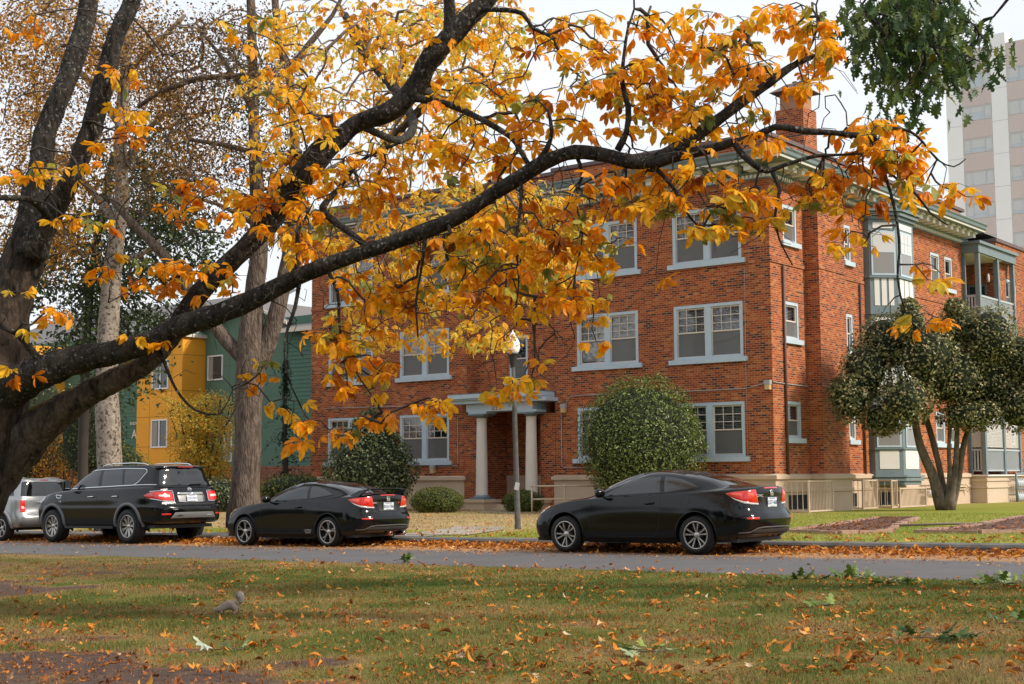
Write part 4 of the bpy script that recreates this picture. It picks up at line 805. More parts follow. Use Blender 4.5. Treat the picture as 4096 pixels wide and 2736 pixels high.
# ================================================================== lamp post
lb = L(.16,-13.35,gz(.16,-13.35)); r = root('street_lamp', lb, 'weathered grey street lamp post with a white acorn globe in front of the brick building', 'street lamp', None, 0)
top = at(2052,1470,lb[1]); dx, dz = top[0]-lb[0], top[2]-lb[2]
M_CONC = mat('weathered_post',(.085,.08,.075),.85,var=.35,vscale=6,bump=.004,bscale=60)
tl = math.atan2(dx,dz); hgt = math.hypot(dx,dz)
mb = MB(); mb.lathe([(.0,0),(.085,0),(.085,.05),(.078,.06),(.062,hgt*.72),(.045,hgt),(0,hgt)],8,0); o = mb.build('post', M_CONC, r); o.rotation_euler = (0,tl,PI/8)
Mt = Matrix.Rotation(tl,4,'Y'); tp = Vector((dx,0,dz))
mb = MB(); mb.lathe([(.0,-.02),(.075,-.02),(.095,0),(.085,.04),(.10,.08),(.115,.16),(.15,.36),(.175,.42),(.205,.44),(.205,.47),(.17,.48),(0,.48)],20,0); o = mb.build('lamp_fitter', mat('black_cast_iron',(.03,.03,.033),.45), r); o.location = tp; o.scale = (.72,.72,.72)
for i in range(10):
    pass
gm = mat('opal_globe',(.86,.86,.84),.25,trans=.0,emis=(1,1,1,.12),coat=.3)
mb = MB(); mb.lathe([(.14,.475),(.19,.52),(.225,.62),(.235,.74),(.215,.86),(.165,.96),(.12,1.01),(.11,1.04),(.10,1.10),(.06,1.16),(.02,1.20),(.012,1.25),(0,1.27)],24,0); o = mb.build('lamp_globe', gm, r); o.location = tp; o.scale = (.74,.74,.72)
P = at(2066,1945,lb[1]-.1); mb = MB(); 
mb.box(-.055,.055,-.004,.0,-.09,.09); o = mb.build('paper_notice', mat('white_paper',(.72,.72,.70),.8), r); o.location = (P[0]-lb[0]+.01,-.118,P[2]-lb[2]); o.rotation_euler = (0,R_(14),R_(-20))
# ================================================================== pipe handrails at the porch
def rail(pts, heights, lab):
    p0 = L(pts[0][0],pts[0][1],0); r = root('handrail', (p0[0],p0[1],gz(*pts[0])), lab, 'handrail', 'pipe handrails by the entrance')
    mb = MB(); loc3 = [(x-pts[0][0],y-pts[0][1]) for x,y in pts]
    for h in heights: mb.tube([(x,y,h) for x,y in loc3],.028,7)
    mb.build('rail', M_BEIGE2, r)
    for x,y in loc3:
        k = MB(); k.tube([(x,y,-.1),(x,y,heights[0]+.02)],.03,7); k.lathe([(0,heights[0]-.03),(.04,heights[0]-.03),(.045,heights[0]),(.03,heights[0]+.05),(0,heights[0]+.05)],8,0,(x,y,0)); k.build('rail_post', M_BEIGE2, r)
def fromz(u,v,z): d = ray(u,v); q = np.array([0,0,CH])+d*((z-CH)/d[2]); return loc(q)
rail([(-7.2,-3.2),(-6.3,-2.6),(-4.9,-1.6)], (.88,.45), 'beige pipe handrail right of the porch steps')
rail([(-13.6,-3.2),(-14.6,-3.4),(-15.6,-3.4)], (.85,.42), 'beige pipe handrail behind the coupe with the spoiler')
# ================================================================== window-well guards on the side wall
def guard(y0, y1, out, z0, z1, lab, n, notch=None):
    r = root('window_guard', L(.1,y0,gz(.6,y0)), lab, 'metal guard', 'beige bar guards over the basement windows')
    fr = MB(); L_ = y1-y0; t = .028; z1 -= .2; z0 = .03
    fr.box(out,out+t,0,L_,z1,z1+.045); fr.box(out,out+t,0,L_,z0,z0+.045); fr.box(0,out,0,t,z1,z1+.045); fr.box(0,out,0,t,z0,z0+.045); fr.box(out-.01,out+t+.01,-.01,.04,-.1,z1+.06); fr.box(out-.01,out+t+.01,L_-.04,L_,-.1,z1+.06); fr.build('guard_frame', M_BEIGE2, r)
    b = MB()
    for i in range(1,n): y = L_*i/n; b.box(out+.004,out+.022,y-.009,y+.009,z0+.045,z1)
    for i in range(1,4): x = out*i/4; b.box(x-.009,x+.009,.004,.022,z0+.045,z1)
    b.build('guard_bar', M_BEIGE2, r)
    w = MB(); w.box(-.04,-.02,.25,L_-.25,.1,.55); w.build('basement_window', M_DARKIN, r)
guard(.55,2.3,.75,.2,1.17,'tall beige bar guard nearest the building corner',17)
guard(4.9,6.1,.6,.2,1.17,'narrow beige bar guard just past the chimney breast',12)
guard(6.6,7.1,.9,.2,1.15,'smallest tall beige bar guard beside the bay window',4)
guard(7.3,9.7,.9,.2,.87,'low wide beige bar guard under the bay window',22)
# gas meters
r = root('gas_meter_rack', L(1.0,19.6,gz(1,19)), 'rack of pale gas meters on a blue pipe frame at the end of the building', 'gas meters')
mb = MB(); mb.tube([(0,0,0),(0,0,1.18),(0,2.2,1.18)],.05,8); mb.tube([(0,0,.55),(0,2.2,.55)],.03,8); mb.tube([(0,0,.15),(0,2.2,.15)],.03,8); mb.build('pipe_frame', M_TEAL, r)
for z in (.62,.05):
    for i in range(9):
        m = MB(); y = .18+i*.23; m.lathe([(0,0),(.05,0),(.085,.04),(.09,.2),(.06,.27),(.03,.29),(.03,.36),(0,.36)],10,0,(0,y,z)); m.build('meter', mat('meter_grey',(.50,.54,.57),.5), r)
# pipes at the base of the side wall behind the camellia
r = root('wall_pipework', L(.08,11.4,.25), 'beige painted pipes and a white tank along the foot of the side wall', 'pipes')
mb = MB(); 
for z in (.5,.6,.72): mb.tube([(.05,0,z),(.05,4.6,z+.02),(.12,4.8,z-.1)],.025,6)
mb.build('pipe', M_BEIGE2, r); mb = MB(); mb.lathe([(0,.0),(.13,.02),(.15,.1),(.15,.6),(.13,.68),(0,.7)],14,0,(0,0,0)); o = mb.build('tank', M_WHITE, r); o.rotation_euler = (PI/2,0,0); o.location = (.3,.9,.38)
# brick-edged flower beds on the verge
M_EDGE = mat('bed_edging',(.36,.22,.16),.85,var=.3,vscale=3); M_MULCH = mat('dark_mulch',(.10,.045,.03),.95,var=.5,vscale=14,bump=.03,bscale=30)
def bed(poly, lab, dead):
    c = (sum(p[0] for p in poly)/len(poly), sum(p[1] for p in poly)/len(poly)); z0 = gz(*c); r = root('flower_bed', L(c[0],c[1],z0), lab, 'flower bed', 'edged beds on the verge')
    P = [(x-c[0],y-c[1],gz(x,y)-z0) for x,y in poly]; n = len(P)
    mb = MB(); mb.add([(x*.97,y*.97,z+.035) for x,y,z in P],[tuple(range(n))]); mb.build('mulch', M_MULCH, r)
    e = MB()
    for i in range(n):
        a, b = Vector(P[i]), Vector(P[(i+1)%n]); Ln = (b-a).length; k = max(1,int(Ln/.42)); d = (b-a)/k; t = d.normalized(); nn = Vector((-t.y,t.x,0))
        for j in range(k):
            p = a+d*j+d*.02+nn*rnd.uniform(-.015,.015); q = a+d*(j+.97)+nn*rnd.uniform(-.015,.015); w_ = .07; h = .075+rnd.uniform(-.015,.015)
            V = [p-nn*w_,q-nn*w_,q+nn*w_,p+nn*w_]; e.add([tuple(v-Vector((0,0,.05))) for v in V]+[tuple(v+Vector((0,0,h))) for v in V],[(4,5,6,7),(0,1,5,4),(1,2,6,5),(2,3,7,6),(3,0,4,7)])
    e.build('edging', M_EDGE, r)
    k = 340; pts = []; xs_ = [p[0] for p in P]; ys_ = [p[1] for p in P]
    def inside(x,y):
        s = False
        for i in range(n):
            (x1,y1,_),(x2,y2,_) = P[i],P[(i+1)%n]
            if (y1>y)!=(y2>y) and x < (x2-x1)*(y-y1)/(y2-y1)+x1: s = not s
        return s
    while len(pts) < k:
        x,y = rnd.uniform(min(xs_),max(xs_)),rnd.uniform(min(ys_),max(ys_))
        if inside(x,y): pts.append((x,y,.05+rnd.uniform(0,.04)))
    scatter('dead_leaves', *tmpl[0], np.array(pts), leaf_pose(k,.5), RS.uniform(.04,.10,k), RS.beta(1.2,3,k)*.8, M_FALL, r)
bed([(7.0,-12.9),(8.6,-13.8),(9.0,-12.2),(7.6,-8.6),(6.4,-4.4),(5.4,-4.6),(6.3,-9.2)],'brick-edged bed of dark mulch nearest the black coupe',1)
bed([(9.6,-12.3),(10.8,-12.1),(11.6,-10.4),(11.0,-6.5),(9.6,-2.5),(8.6,-2.8),(9.4,-8.6)],'brick-edged bed of dark mulch at the right edge of the verge',1)
mb = MB(); q0 = fromz(3600,2098,.25); q1 = fromz(3900,2095,.25); mb.tube([(0,0,.05),(.9,.9,.08),(2.0,1.7,.05),(q1[0]-q0[0],q1[1]-q0[1],.05)],.03,5); o = mb.build('fallen_stick', mat('grey_stick',(.20,.15,.12),.9)); o.location = L(q0[0],q0[1],gz(*q0)); o.rotation_euler = (0,0,TH); tag(o,'long thin stick lying in the grass before the camellia tree','stick')
# stone-capped pillars behind the silver car
for (u,w_,lab) in ((79,.75,'stone-capped brick pillar seen over the left of the silver car roof'),(201,.82,'stone-capped brick pillar seen over the right of the silver car roof')):
    p = at(u,1950,50.); r = root('gate_pillar',(p[0],p[1],-.3),lab,'pillar','stone-capped pillars behind the silver car')
    mb = MB(); mb.box(-.27,.27,-.27,.27,0,1.55); mb.build('shaft', M_BRICK2, r, uv=True); mb = MB(); mb.box(-w_/2,w_/2,-.38,.38,1.56,1.64); mb.add([(-w_/2+.04,-.34,1.64),(w_/2-.04,-.34,1.64),(w_/2-.04,.34,1.64),(-w_/2+.04,.34,1.64),(-.12,-.12,1.74),(.12,-.12,1.74),(.12,.12,1.74),(-.12,.12,1.74)],[(4,5,6,7),(0,1,5,4),(1,2,6,5),(2,3,7,6),(3,0,4,7)]); mb.build('pillar_cap', mat('pale_stone',(.50,.45,.40),.85,var=.15), r)
# ================================================================== trees
K2 = 4096/2347.
def crom(P, step=.16):
    P = [np.array(p, float) for p in P]; out = []
    for i in range(len(P)-1):
        p0 = P[i-1] if i > 0 else 2*P[0]-P[1]; p1, p2 = P[i], P[i+1]; p3 = P[i+2] if i+2 < len(P) else 2*P[-1]-P[-2]
        n = max(2, int(np.linalg.norm(p2[:3]-p1[:3])/step))
        for k in range(n):
            t = k/n; out.append(.5*((2*p1)+(-p0+p2)*t+(2*p0-5*p1+4*p2-p3)*t*t+(-p0+3*p1-3*p2+p3)*t**3))
    out.append(P[-1]); return out
class Tree:
    def __init__(s, name, base, label, cat='tree', group=None, tip=.0035, droop=.25, rmax=.05):
        s.b = np.array(base, float); s.r = root(name, base, label, cat, group, 0); s.pos = []; s.par = []; s.fix = []; s.rad = []; s.tip = tip; s.droop = droop; s.rmax = rmax; s.paths = []
    def limb(s, pts, name='limb', m=None, sides=10, wob=.06, step=.16, px=True, rough=.12):
        """pts: (u, v, Y, width px) in the photo's own pixels, or world (x,y,z,r) with px=False"""
        Q = [(*at(p[0],p[1],p[2]), p[3]/F*p[2]/2) if px else p for p in pts]
        Q = crom(Q, step); mb = MB(); ph = rnd.uniform(0,9)
        rads = [max(.003, q[3]*(1+wob*(fnoise(np.array([i*.45+ph]),np.array([ph]),3,2)[0]-.5)*2)) for i,q in enumerate(Q)]
        P = [np.array(q[:3])-s.b for q in Q]
        n = sides; mb.tube([tuple(p) for p in P], rads, n)
        # lumps
        V = np.array(mb.v); c = np.repeat(np.array(P), n, 0)[:len(V)]; fq = 9 if rough > .1 else 5; dn = (fnoise(V[:,0]*fq+V[:,2]*fq*.8, V[:,1]*fq+V[:,2]*fq*.6, 5, 4)-.5)*2*rough+(fnoise(V[:,0]*2+3, V[:,1]*2+V[:,2]*2, 8, 2)-.5)*.16+1; V = c+(V-c)*dn[:,None]; mb.v = [tuple(v) for v in V]
        o = mb.build(name, m or s.bark, s.r)
        k0 = len(s.pos)
        for i,(p,r) in enumerate(zip(P,rads)): s.pos.append(p); s.par.append(-1); s.fix.append(True); s.rad.append(r)
        return o
    def grow(s, A, minr=0., bias=None):
        """connect every attractor (world points) to the nearest branch by a drooping twig"""
        A = np.array(A)-s.b; N = len(s.pos); cap = N+len(A)*14+10; pos = np.zeros((cap,3)); pos[:N] = np.array(s.pos); par = s.par+[0]*(cap-N); cnt = np.zeros(cap); 
        fixn = N; use = np.ones(N,bool)
        d0 = np.array([np.min(np.linalg.norm(pos[:N]-a,axis=1)) for a in A]); tips = []
        for ai in np.argsort(d0):
            a = A[ai]; dv = pos[:N]-a; d = np.linalg.norm(dv,axis=1)
            sc = d*(1+.35*np.clip(-dv[:,2]/(d+1e-6),-1,1)*(-1 if False else 1)); j = int(np.argmin(sc)); L0 = d[j]
            if L0 < .05: tips.append((a,np.array([0,0,-1.]),j)); cnt[j] += 0; continue
            p0 = pos[j]; dr = (a-p0)/L0; side = RS.normal(0,.16,3)*L0; up = np.array([0,0,1.])
            c1 = p0+dr*L0*.35+up*L0*s.droop*(.5+RS.uniform(0,.7))+side; c2 = a-dr*L0*.22+up*L0*s.droop*RS.uniform(.2,1.0)+side*.5
            n = int(np.clip(L0/.14,2,12)); prev = j; path = [j]
            for k in range(1,n+1):
                t = k/n; q = (1-t)**3*p0+3*(1-t)**2*t*c1+3*(1-t)*t*t*c2+t**3*a
                if k < n: q = q+RS.normal(0,.012,3)*min(1,L0)
                pos[N] = q; par[N] = prev; prev = N; path.append(N); N += 1
            s.paths.append(path); tips.append((a,(a-c2)/(np.linalg.norm(a-c2)+1e-6),prev)); q = prev
            while q >= fixn: cnt[q] += 1; q = par[q]
        s.P = pos[:N]; s.cnt = cnt[:N]; s.fixn = fixn
        return [(t[0]+s.b,t[1]) for t in tips]
    def twigs(s, m, name='twigs', sides=4):
        mb = MB(); f = lambda i: min(s.rmax, s.tip*max(1,s.cnt[i])**.47)
        for p in s.paths:
            rr = [f(i) for i in p[1:]]; rr = [min(rr[0]*1.15, s.rad[p[0]] if p[0] < s.fixn else 9)]+rr
            mb.tube([tuple(s.P[i]) for i in p], rr, sides if rr[0] < .02 else 6, cap=False)
        return mb.build(name, m, s.r)
def blobs(lst, k=K2):
    out = []
    for (x,y,rx,ry,n,y0,y1) in lst:
        for _ in range(n):
            while True:
                a,b = rnd.uniform(-1,1),rnd.uniform(-1,1)
                if a*a+b*b <= 1: break
            out.append(at((x+a*rx)*k,(y+b*ry)*k,rnd.uniform(y0,y1)))
    return out
def compound(var, nl=6, seg=4, drop=.9):
    r = random.Random(var); V = []; Fc = []; V0, F0 = leaflet(seg,.40,0,.16,.16)
    for i in range(nl):
        ph = (i/(nl-1)-.5)*2*PI*(.60,.72,.5,.66,.8,.56)[var%6]+r.uniform(-.1,.1)
        ln = (1-.48*abs(i/(nl-1)-.5)*2)*r.uniform(.8,1.12); dp = drop*r.uniform(.75,1.25)
        d = Vector((math.sin(ph)*math.cos(dp), math.cos(ph)*math.cos(dp), -math.sin(dp))); sd = Vector((math.cos(ph),-math.sin(ph),0)); nn = sd.cross(d); tw = r.uniform(-.5,.5); sd2 = sd*math.cos(tw)+nn*math.sin(tw); nn2 = sd2.cross(d)
        o = len(V)
        for (a,b,c) in V0: b2 = .06+b*.94; V.append(tuple((sd2*a*(1 if b < .98 else .3)+d*b2+nn2*c)*ln))
        Fc += [tuple(k+o for k in f) for f in F0]
    return V, Fc
def leaves_at(tips, per, size, m, parent, base, name='crown', seg=4, pet=.10, nl=6, stops=(2.2,2.2), tilt=.75, petiole_mat=None):
    V=[];L_=[];S_=[];T_=[];off=0; vs = [compound(i, nl if i%2 else nl-1, seg, (.35,.8,1.1,.55)[i%4]) for i in range(6)]; pb = MB()
    items = [[] for _ in vs]
    for (p,d) in tips:
        tn = RS.beta(*stops)
        for k in range(max(1,int(round(RS.normal(per,.7))))):
            a = RS.uniform(0,2*PI); pl = RS.uniform(.5,1.2)*pet; q = np.array(p)-base+np.array([math.cos(a)*pl,math.sin(a)*pl,RS.uniform(-.6,.15)*pl]); vi = RS.randint(len(vs)); items[vi].append((q,RS.uniform(.75,1.12)*size,np.clip(tn+RS.normal(0,.11),0,1),a))
            if petiole_mat: pb.tube([tuple(np.array(p)-base),tuple(q)],.0022,3,cap=False)
    for (tv,tf),it in zip(vs,items):
        if not it: continue
        n = len(it); tv = np.array(tv); P = np.array([i[0] for i in it]); s = np.array([i[1] for i in it]); t = np.array([i[2] for i in it]); nr = np.stack([RS.normal(0,tilt,n),RS.normal(0,tilt,n),np.ones(n)],1); Rm = rot_from(nr,RS.uniform(0,2*PI,n))
        X = np.einsum('nij,nkj->nki',Rm,tv[None]*s[:,None,None])+P[:,None,:]; fl = np.concatenate([np.array(f) for f in tf]); sz = np.array([len(f) for f in tf])
        V.append(X.reshape(-1,3)); L_.append((fl[None]+np.arange(n)[:,None]*len(tv)).ravel()+off); S_.append(np.tile(sz,n)); T_.append(np.repeat(t,len(tv))+RS.normal(0,.03,n*len(tv))*0); off += n*len(tv)
    o = np_mesh(name, np.concatenate(V), np.concatenate(L_), np.concatenate(S_), m, parent, np.concatenate(T_), True)
    if petiole_mat: pb.build('leaf_stalks', petiole_mat, parent)
    return o
def small_leaves(P, size, m, parent, base, name='crown', stops=(2,2), up=.3, tint=None, w=.55):
    n = len(P); tv = [(0,-.5,0),(w/2,-.05,.06),(0,.5,-.05),(-w/2,-.05,.06)]; tf = [(0,1,2),(0,2,3)]
    d = rand_dirs(n); d[:,2] += up; t = RS.beta(*stops,n) if tint is None else tint
    return scatter(name, tv, tf, np.array(P)-base, rot_from(d,RS.uniform(0,2*PI,n)), RS.uniform(.7,1.3,n)*size, t, m, parent)
def around(tips, n, r, flat=.7):
    P = np.array([t[0] for t in tips]); i = RS.randint(0,len(P),n); d = RS.normal(0,1,(n,3))*r*.55; d[:,2] *= flat; return P[i]+d
BARK1 = bark_mat('chestnut_bark',(.008,.007,.006),(.055,.047,.040),10,.5,spots=((.17,.165,.15),26,.60),bump=.035)
BARK1M = bark_mat('mossy_bark',(.016,.012,.010),(.12,.092,.072),10,.5,moss=(.16,.10,.010),bump=.035)
BARK_T = mat('dark_twig',(.040,.032,.028),.9); BARK_T2 = mat('grey_brown_twig',(.16,.12,.095),.9)
BARKP = bark_mat('plane_bark',(.20,.165,.135),(.38,.32,.27),5,.8,spots=((.09,.07,.05),11,.54),bump=.012); BARK3 = bark_mat('furrowed_bark',(.055,.040,.031),(.20,.15,.12),12,.22,bump=.045)
# --------------------------- the big foreground chestnut
CH_STOPS = [(0,(.26,.08,.015)),(.12,(.55,.15,.008)),(.32,(.88,.31,.008)),(.60,(.95,.44,.012)),(.82,(.95,.58,.03)),(.91,(.50,.44,.06)),(1,(.20,.24,.06))]
M_CH = leaf_mat('chestnut_leaf', CH_STOPS, .5, .5)
B1 = at(-420,2420,14.2); B1[2] = .10
_l = Tree.limb
def fine_limb(self, pts, name='limb', m=None, sides=18, **k): k.setdefault('step',.07); k.setdefault('rough',.16); return _l(self, pts, name, m, sides, **k)
t1 = Tree('horse_chestnut_tree', B1, 'huge old chestnut with dark mossy limbs and orange leaves spreading from the left edge', tip=.0042, droop=.22, rmax=.035); t1.bark = BARK1; import types; t1.limb = types.MethodType(fine_limb, t1)
tr = t1.limb([(-420,2460,14.2,460),(-290,2250,14.1,330),(-150,2060,14,250),(-60,1880,13.9,235),(-25,1720,13.9,235),(-20,1560,13.9,260),(20,1300,14,190),(60,1150,14.1,170),(110,980,14.2,170)], 'trunk', bark_mat('trunk_bark',(.010,.008,.0065),(.085,.060,.045),9,.4,bump=.05), 16)
t1.limb([(80,1080,14.2,125),(130,850,14.3,110),(160,690,14.4,103),(187,517,14.5,90),(258,344,14.6,84),(325,150,14.8,78),(350,40,14.9,74),(370,-150,15,70)],'limb')
t1.limb([(120,1020,14.0,120),(200,870,13.9,90),(284,717,13.8,78),(362,517,13.8,84),(413,344,13.8,92),(465,143,13.8,74),(518,29,13.9,72),(570,-150,14,66)],'limb')
t1.limb([(-60,1640,13.9,190),(60,1545,13.7,165),(190,1480,13.5,135),(330,1435,13.4,115),(459,1408,13.3,100),(597,1372,13.2,92),(700,1315,13.1,88),(893,1248,12.9,84),(1020,1193,12.8,76),(1145,1130,12.7,70),(1290,1066,12.6,66),(1484,1000,12.5,61),(1678,932,12.4,61),(1823,874,12.3,60),(1969,777,12.2,60),(2089,704,12.1,62),(2179,648,12,60),(2298,608,11.9,58),(2417,620,11.8,58),(2537,648,11.7,62),(2640,640,11.6,60)],'limb')
t1.limb([(2620,640,11.6,52),(2745,566,11.6,50),(2835,507,11.6,49),(2954,417,11.6,45),(3073,334,11.6,38),(3163,268,11.6,30),(3252,227,11.6,20),(3300,212,11.6,12)],'limb')
t1.limb([(2600,660,11.6,46),(2716,625,11.5,42),(2835,598,11.4,40),(2924,572,11.3,35),(3014,549,11.2,30),(3103,507,11.1,28),(3222,525,11,27),(3327,530,11,22),(3400,540,11,24),(3480,545,11,20),(3520,575,11,14)],'limb')
lo = t1.limb([(-110,2010,14.1,190),(30,1830,14,205),(172,1698,13.9,158),(344,1580,13.7,112),(459,1520,13.6,98),(574,1461,13.6,84),(660,1385,13.6,80)],'limb',BARK1M)
t1.limb([(630,1412,13.6,76),(680,1355,13.6,78),(730,1270,13.6,78),(797,1174,13.6,80),(920,1050,13.6,82),(1052,919,13.6,86),(1180,740,13.5,100),(1280,612,13.4,100),(1357,551,13.4,88),(1434,490,13.4,78),(1561,444,13.3,80),(1663,347,13.3,88),(1714,245,13.2,90),(1796,153,13.2,85),(1867,77,13.2,80),(1944,5,13.2,72),(2050,-150,13.2,60)],'limb')
for P,nm in (([(1700,250,13.2,40),(1690,190,13.2,52),(1690,205,13.2,30)],'x'),):
    pass
SUB = [([(1800,150,13.2,60),(1800,60,13.2,50),(1790,-80,13.2,45)]),
 ([(1663,393,13.2,34),(1765,408,13.1,30),(1867,449,12.9,26),(1949,490,12.7,24),(2046,551,12.5,22),(2077,596,12.3,22),(2113,656,12.1,22)]),
 ([(2471,600,11.8,30),(2507,525,11.8,25),(2513,429,11.8,24),(2489,334,11.8,20),(2495,227,11.8,15),(2513,107,11.8,12),(2537,36,11.8,9),(2531,-40,11.8,7)]),
 ([(2149,650,12,26),(2190,590,12,22),(2207,525,12,18),(2193,441,12,14)]),
 ([(1900,40,13.2,26),(2000,39,13,22),(2089,54,12.8,18),(2131,113,12.7,16),(2197,143,12.6,14),(2238,209,12.5,12),(2262,262,12.4,9)]),
 ([(3163,268,11.6,22),(3228,209,11.6,14),(3270,107,11.6,10),(3264,20,11.6,7),(3290,-40,11.6,5)]),
 ([(2940,575,11.2,30),(2966,614,11.2,28),(3014,656,11.1,28),(3070,684,11.1,26),(3133,662,11.1,18),(3252,626,11,16),(3342,620,11,12),(3450,615,11,8)]),
 ([(3090,690,11.1,22),(3118,760,11.1,16),(3100,860,11.1,12),(3118,960,11.1,8),(3170,1060,11.1,5)]),
 ([(3480,545,11,18),(3520,640,11,16),(3562,770,11,14),(3590,900,11,12),(3598,1010,11,11),(3590,1110,11,9),(3622,1250,11,8),(3690,1330,11,6),(3745,1360,11,5)]),
 ([(3440,545,11,20),(3534,515,11,16),(3632,522,11,13),(3690,567,11,11),(3748,638,11,8),(3815,667,11,6),(3862,636,11,5)]),
 ([(3500,560,11,14),(3543,679,11,12),(3650,760,11,10),(3720,850,11,8),(3790,900,11,6)]),
 ([(2080,700,12.1,20),(2085,800,12,15),(2065,960,11.9,11),(2075,1120,11.8,8),(2060,1260,11.8,6)]),
 ([(1700,930,12.4,18),(1690,1050,12.3,12),(1665,1200,12.2,9),(1672,1350,12.2,7)]),
 ([(1200,1110,12.7,22),(1180,1230,12.6,16),(1140,1360,12.5,11),(1150,1500,12.4,8),(1210,1640,12.4,6)]),
 ([(1300,1060,12.6,20),(1350,1170,12.5,14),(1360,1320,12.4,10),(1420,1480,12.4,7),(1500,1600,12.4,5)]),
 ([(640,1400,13.3,16),(700,1550,13.2,12),(780,1640,13.1,9),(880,1655,13,6),(930,1560,13,4)]),
 ([(1480,1000,12.5,30),(1400,930,12.7,30),(1330,880,13,32),(1290,830,13.3,30),(1350,760,13.4,22),(1450,640,13.4,16),(1600,570,13.3,12)]),
 ([(1170,1110,12.8,30),(1195,1030,12.8,24),(1190,930,12.8,18),(1230,860,12.8,12)]),
 ([(1434,500,13.4,30),(1600,560,15,34),(1650,480,17.5,40),(1560,330,20,46),(1450,200,22,40),(1380,60,23,30)]),
 ([(1484,1010,12.5,28),(1600,950,15,30),(1750,900,18,36),(1900,860,21,34),(2000,900,23,24)]),
 ([(1663,347,13.3,36),(1720,380,16,38),(1700,420,19,40),(1600,520,22,32),(1500,620,24,22)]),
 ([(2300,610,11.9,18),(2330,700,12,14),(2300,800,12.1,11),(2330,930,12,8),(2300,1100,12,6)]),
 ([(2620,670,11.6,20),(2700,760,11.6,14),(2760,870,11.5,10),(2840,950,11.5,7)]),
 ([(200,870,13.9,40),(120,800,13.2,26),(0,790,12.8,22),(-100,770,12.6,18)]),([(190,1480,13.5,40),(60,1330,13.3,24),(-60,1290,13.2,18)])]
for q in SUB: t1.limb(q,'branch',sides=8,step=.10)
NEAR = [(1330,90,110,70,26,11.6,13.4),(1560,130,200,110,74,11.2,12.6),(1780,100,140,90,36,11.2,12.2),(1420,230,150,80,38,11.6,12.8),(1650,290,130,60,30,11.2,12.2),(1870,60,50,45,9,11.2,11.8),(1840,185,40,30,6,11.2,11.8),(2010,310,80,50,22,10.7,11.4),(2080,400,90,70,22,10.7,11.4),(1930,420,90,60,20,10.8,11.4),
 (1560,430,150,60,36,11.2,12.2),(1730,470,90,55,20,11,11.6),(1640,520,70,40,10,11,11.6),(1410,430,90,70,20,11.4,12.4),(1380,560,70,60,12,11.4,12.2),(1960,545,40,22,5,10.8,11.2),(2120,740,45,30,4,10.9,11.1),(2185,440,35,25,3,10.9,11.2),(2140,630,35,40,3,10.9,11.2),
 (1200,520,150,70,46,11.6,13),(1320,680,60,60,12,11.4,12.2),(1180,650,120,60,22,11.7,12.5),(1030,600,120,70,34,12,13),(1060,160,130,90,26,12.6,13.8),(1100,330,140,90,36,12.4,13.5),(1240,280,70,70,14,12,13),
 (880,660,110,60,26,12.2,12.8),(800,780,90,60,20,12.1,12.7),(840,860,80,50,16,12.1,12.6),(860,960,50,30,7,12.1,12.5),(720,985,45,28,5,12.2,12.6),(780,1000,25,15,2,12.2,12.5),(1000,940,40,26,6,11.9,12.3),(1230,860,35,50,6,11.7,12.1),(1165,905,28,25,4,11.8,12.2),(1230,700,30,30,3,11.8,12.3),(1360,770,18,14,1,11.9,12.1),(1510,630,14,10,1,11.4,11.6),
 (620,400,130,70,30,12.8,13.8),(480,450,110,60,20,13,13.8),(650,500,120,50,22,12.6,13.4),(850,400,110,80,26,12.8,13.6),(740,560,80,40,10,12.6,13.2),(330,620,130,50,18,13,13.8),(480,640,90,40,10,12.9,13.5),(620,870,35,60,5,12.9,13.3),(660,930,20,20,2,12.9,13.2),(700,260,90,60,12,12.8,13.8),
 (270,280,50,60,10,13,13.6),(280,170,40,30,4,13,13.6),(150,380,80,40,6,13,13.6),(180,510,60,30,5,13,13.4),(90,700,70,70,8,12.9,13.4),(60,400,50,30,3,12.8,13.4),(300,780,80,20,4,13,13.2),(60,840,30,20,2,13,13.3),(90,80,70,60,4,13,13.6),(560,60,70,40,4,13.2,13.8),(640,190,80,50,6,13,13.6)]
tips = t1.grow(blobs(NEAR)); t1.twigs(BARK_T)
leaves_at(tips, 2.3, .168, M_CH, t1.r, B1, petiole_mat=BARK_T, pet=.11, stops=(2.6,1.9))
t1.paths = []; t1.tip = .0028
BT = [(420,420,300,330,170,12.6,14.5),(820,560,260,260,130,12,13.4),(1250,300,240,240,110,11.8,13.2),(1700,330,300,260,150,11,12.2),(1150,760,180,150,60,11.8,12.6),(150,450,200,400,120,12.6,14.6),(2000,420,130,150,50,10.8,11.4),(2060,750,90,120,16,10.9,11.3),(560,800,140,140,40,12.7,13.3)]
t1.grow(blobs(BT)); t1.twigs(BARK_T,sides=3)
# far side of the same crown: yellower and smaller in the picture
t1.paths = []; t1.tip = .005; t1.rmax = .05
FAR = [(780,100,200,130,90,19,24),(980,90,190,120,100,18,24),(880,250,180,100,70,19,24),(1100,150,90,150,56,18,23),(1160,60,40,90,16,18,22),(640,260,110,120,26,19,24),(1010,420,200,110,80,18,23),(1180,490,160,90,60,17,22),(980,600,210,110,100,17,22),(1180,600,160,80,80,17,21),(1310,590,80,80,24,17,20),(760,480,120,90,26,18,22),(880,720,120,60,24,18,21),(1080,760,120,40,20,17,20),(1110,730,40,50,10,16.5,19),(760,560,80,60,12,18,22)]
tips = t1.grow(blobs(FAR)); t1.twigs(BARK_T2)
M_CH2 = leaf_mat('yellow_chestnut_leaf', [(0,(.45,.18,.02)),(.2,(.88,.38,.015)),(.5,(.97,.56,.03)),(.75,(.97,.70,.12)),(.9,(.62,.60,.12)),(1,(.38,.42,.10))], .5, .55)
leaves_at(tips, 5.2, .165, M_CH2, t1.r, B1, seg=3, pet=.26, nl=5, stops=(2,2))
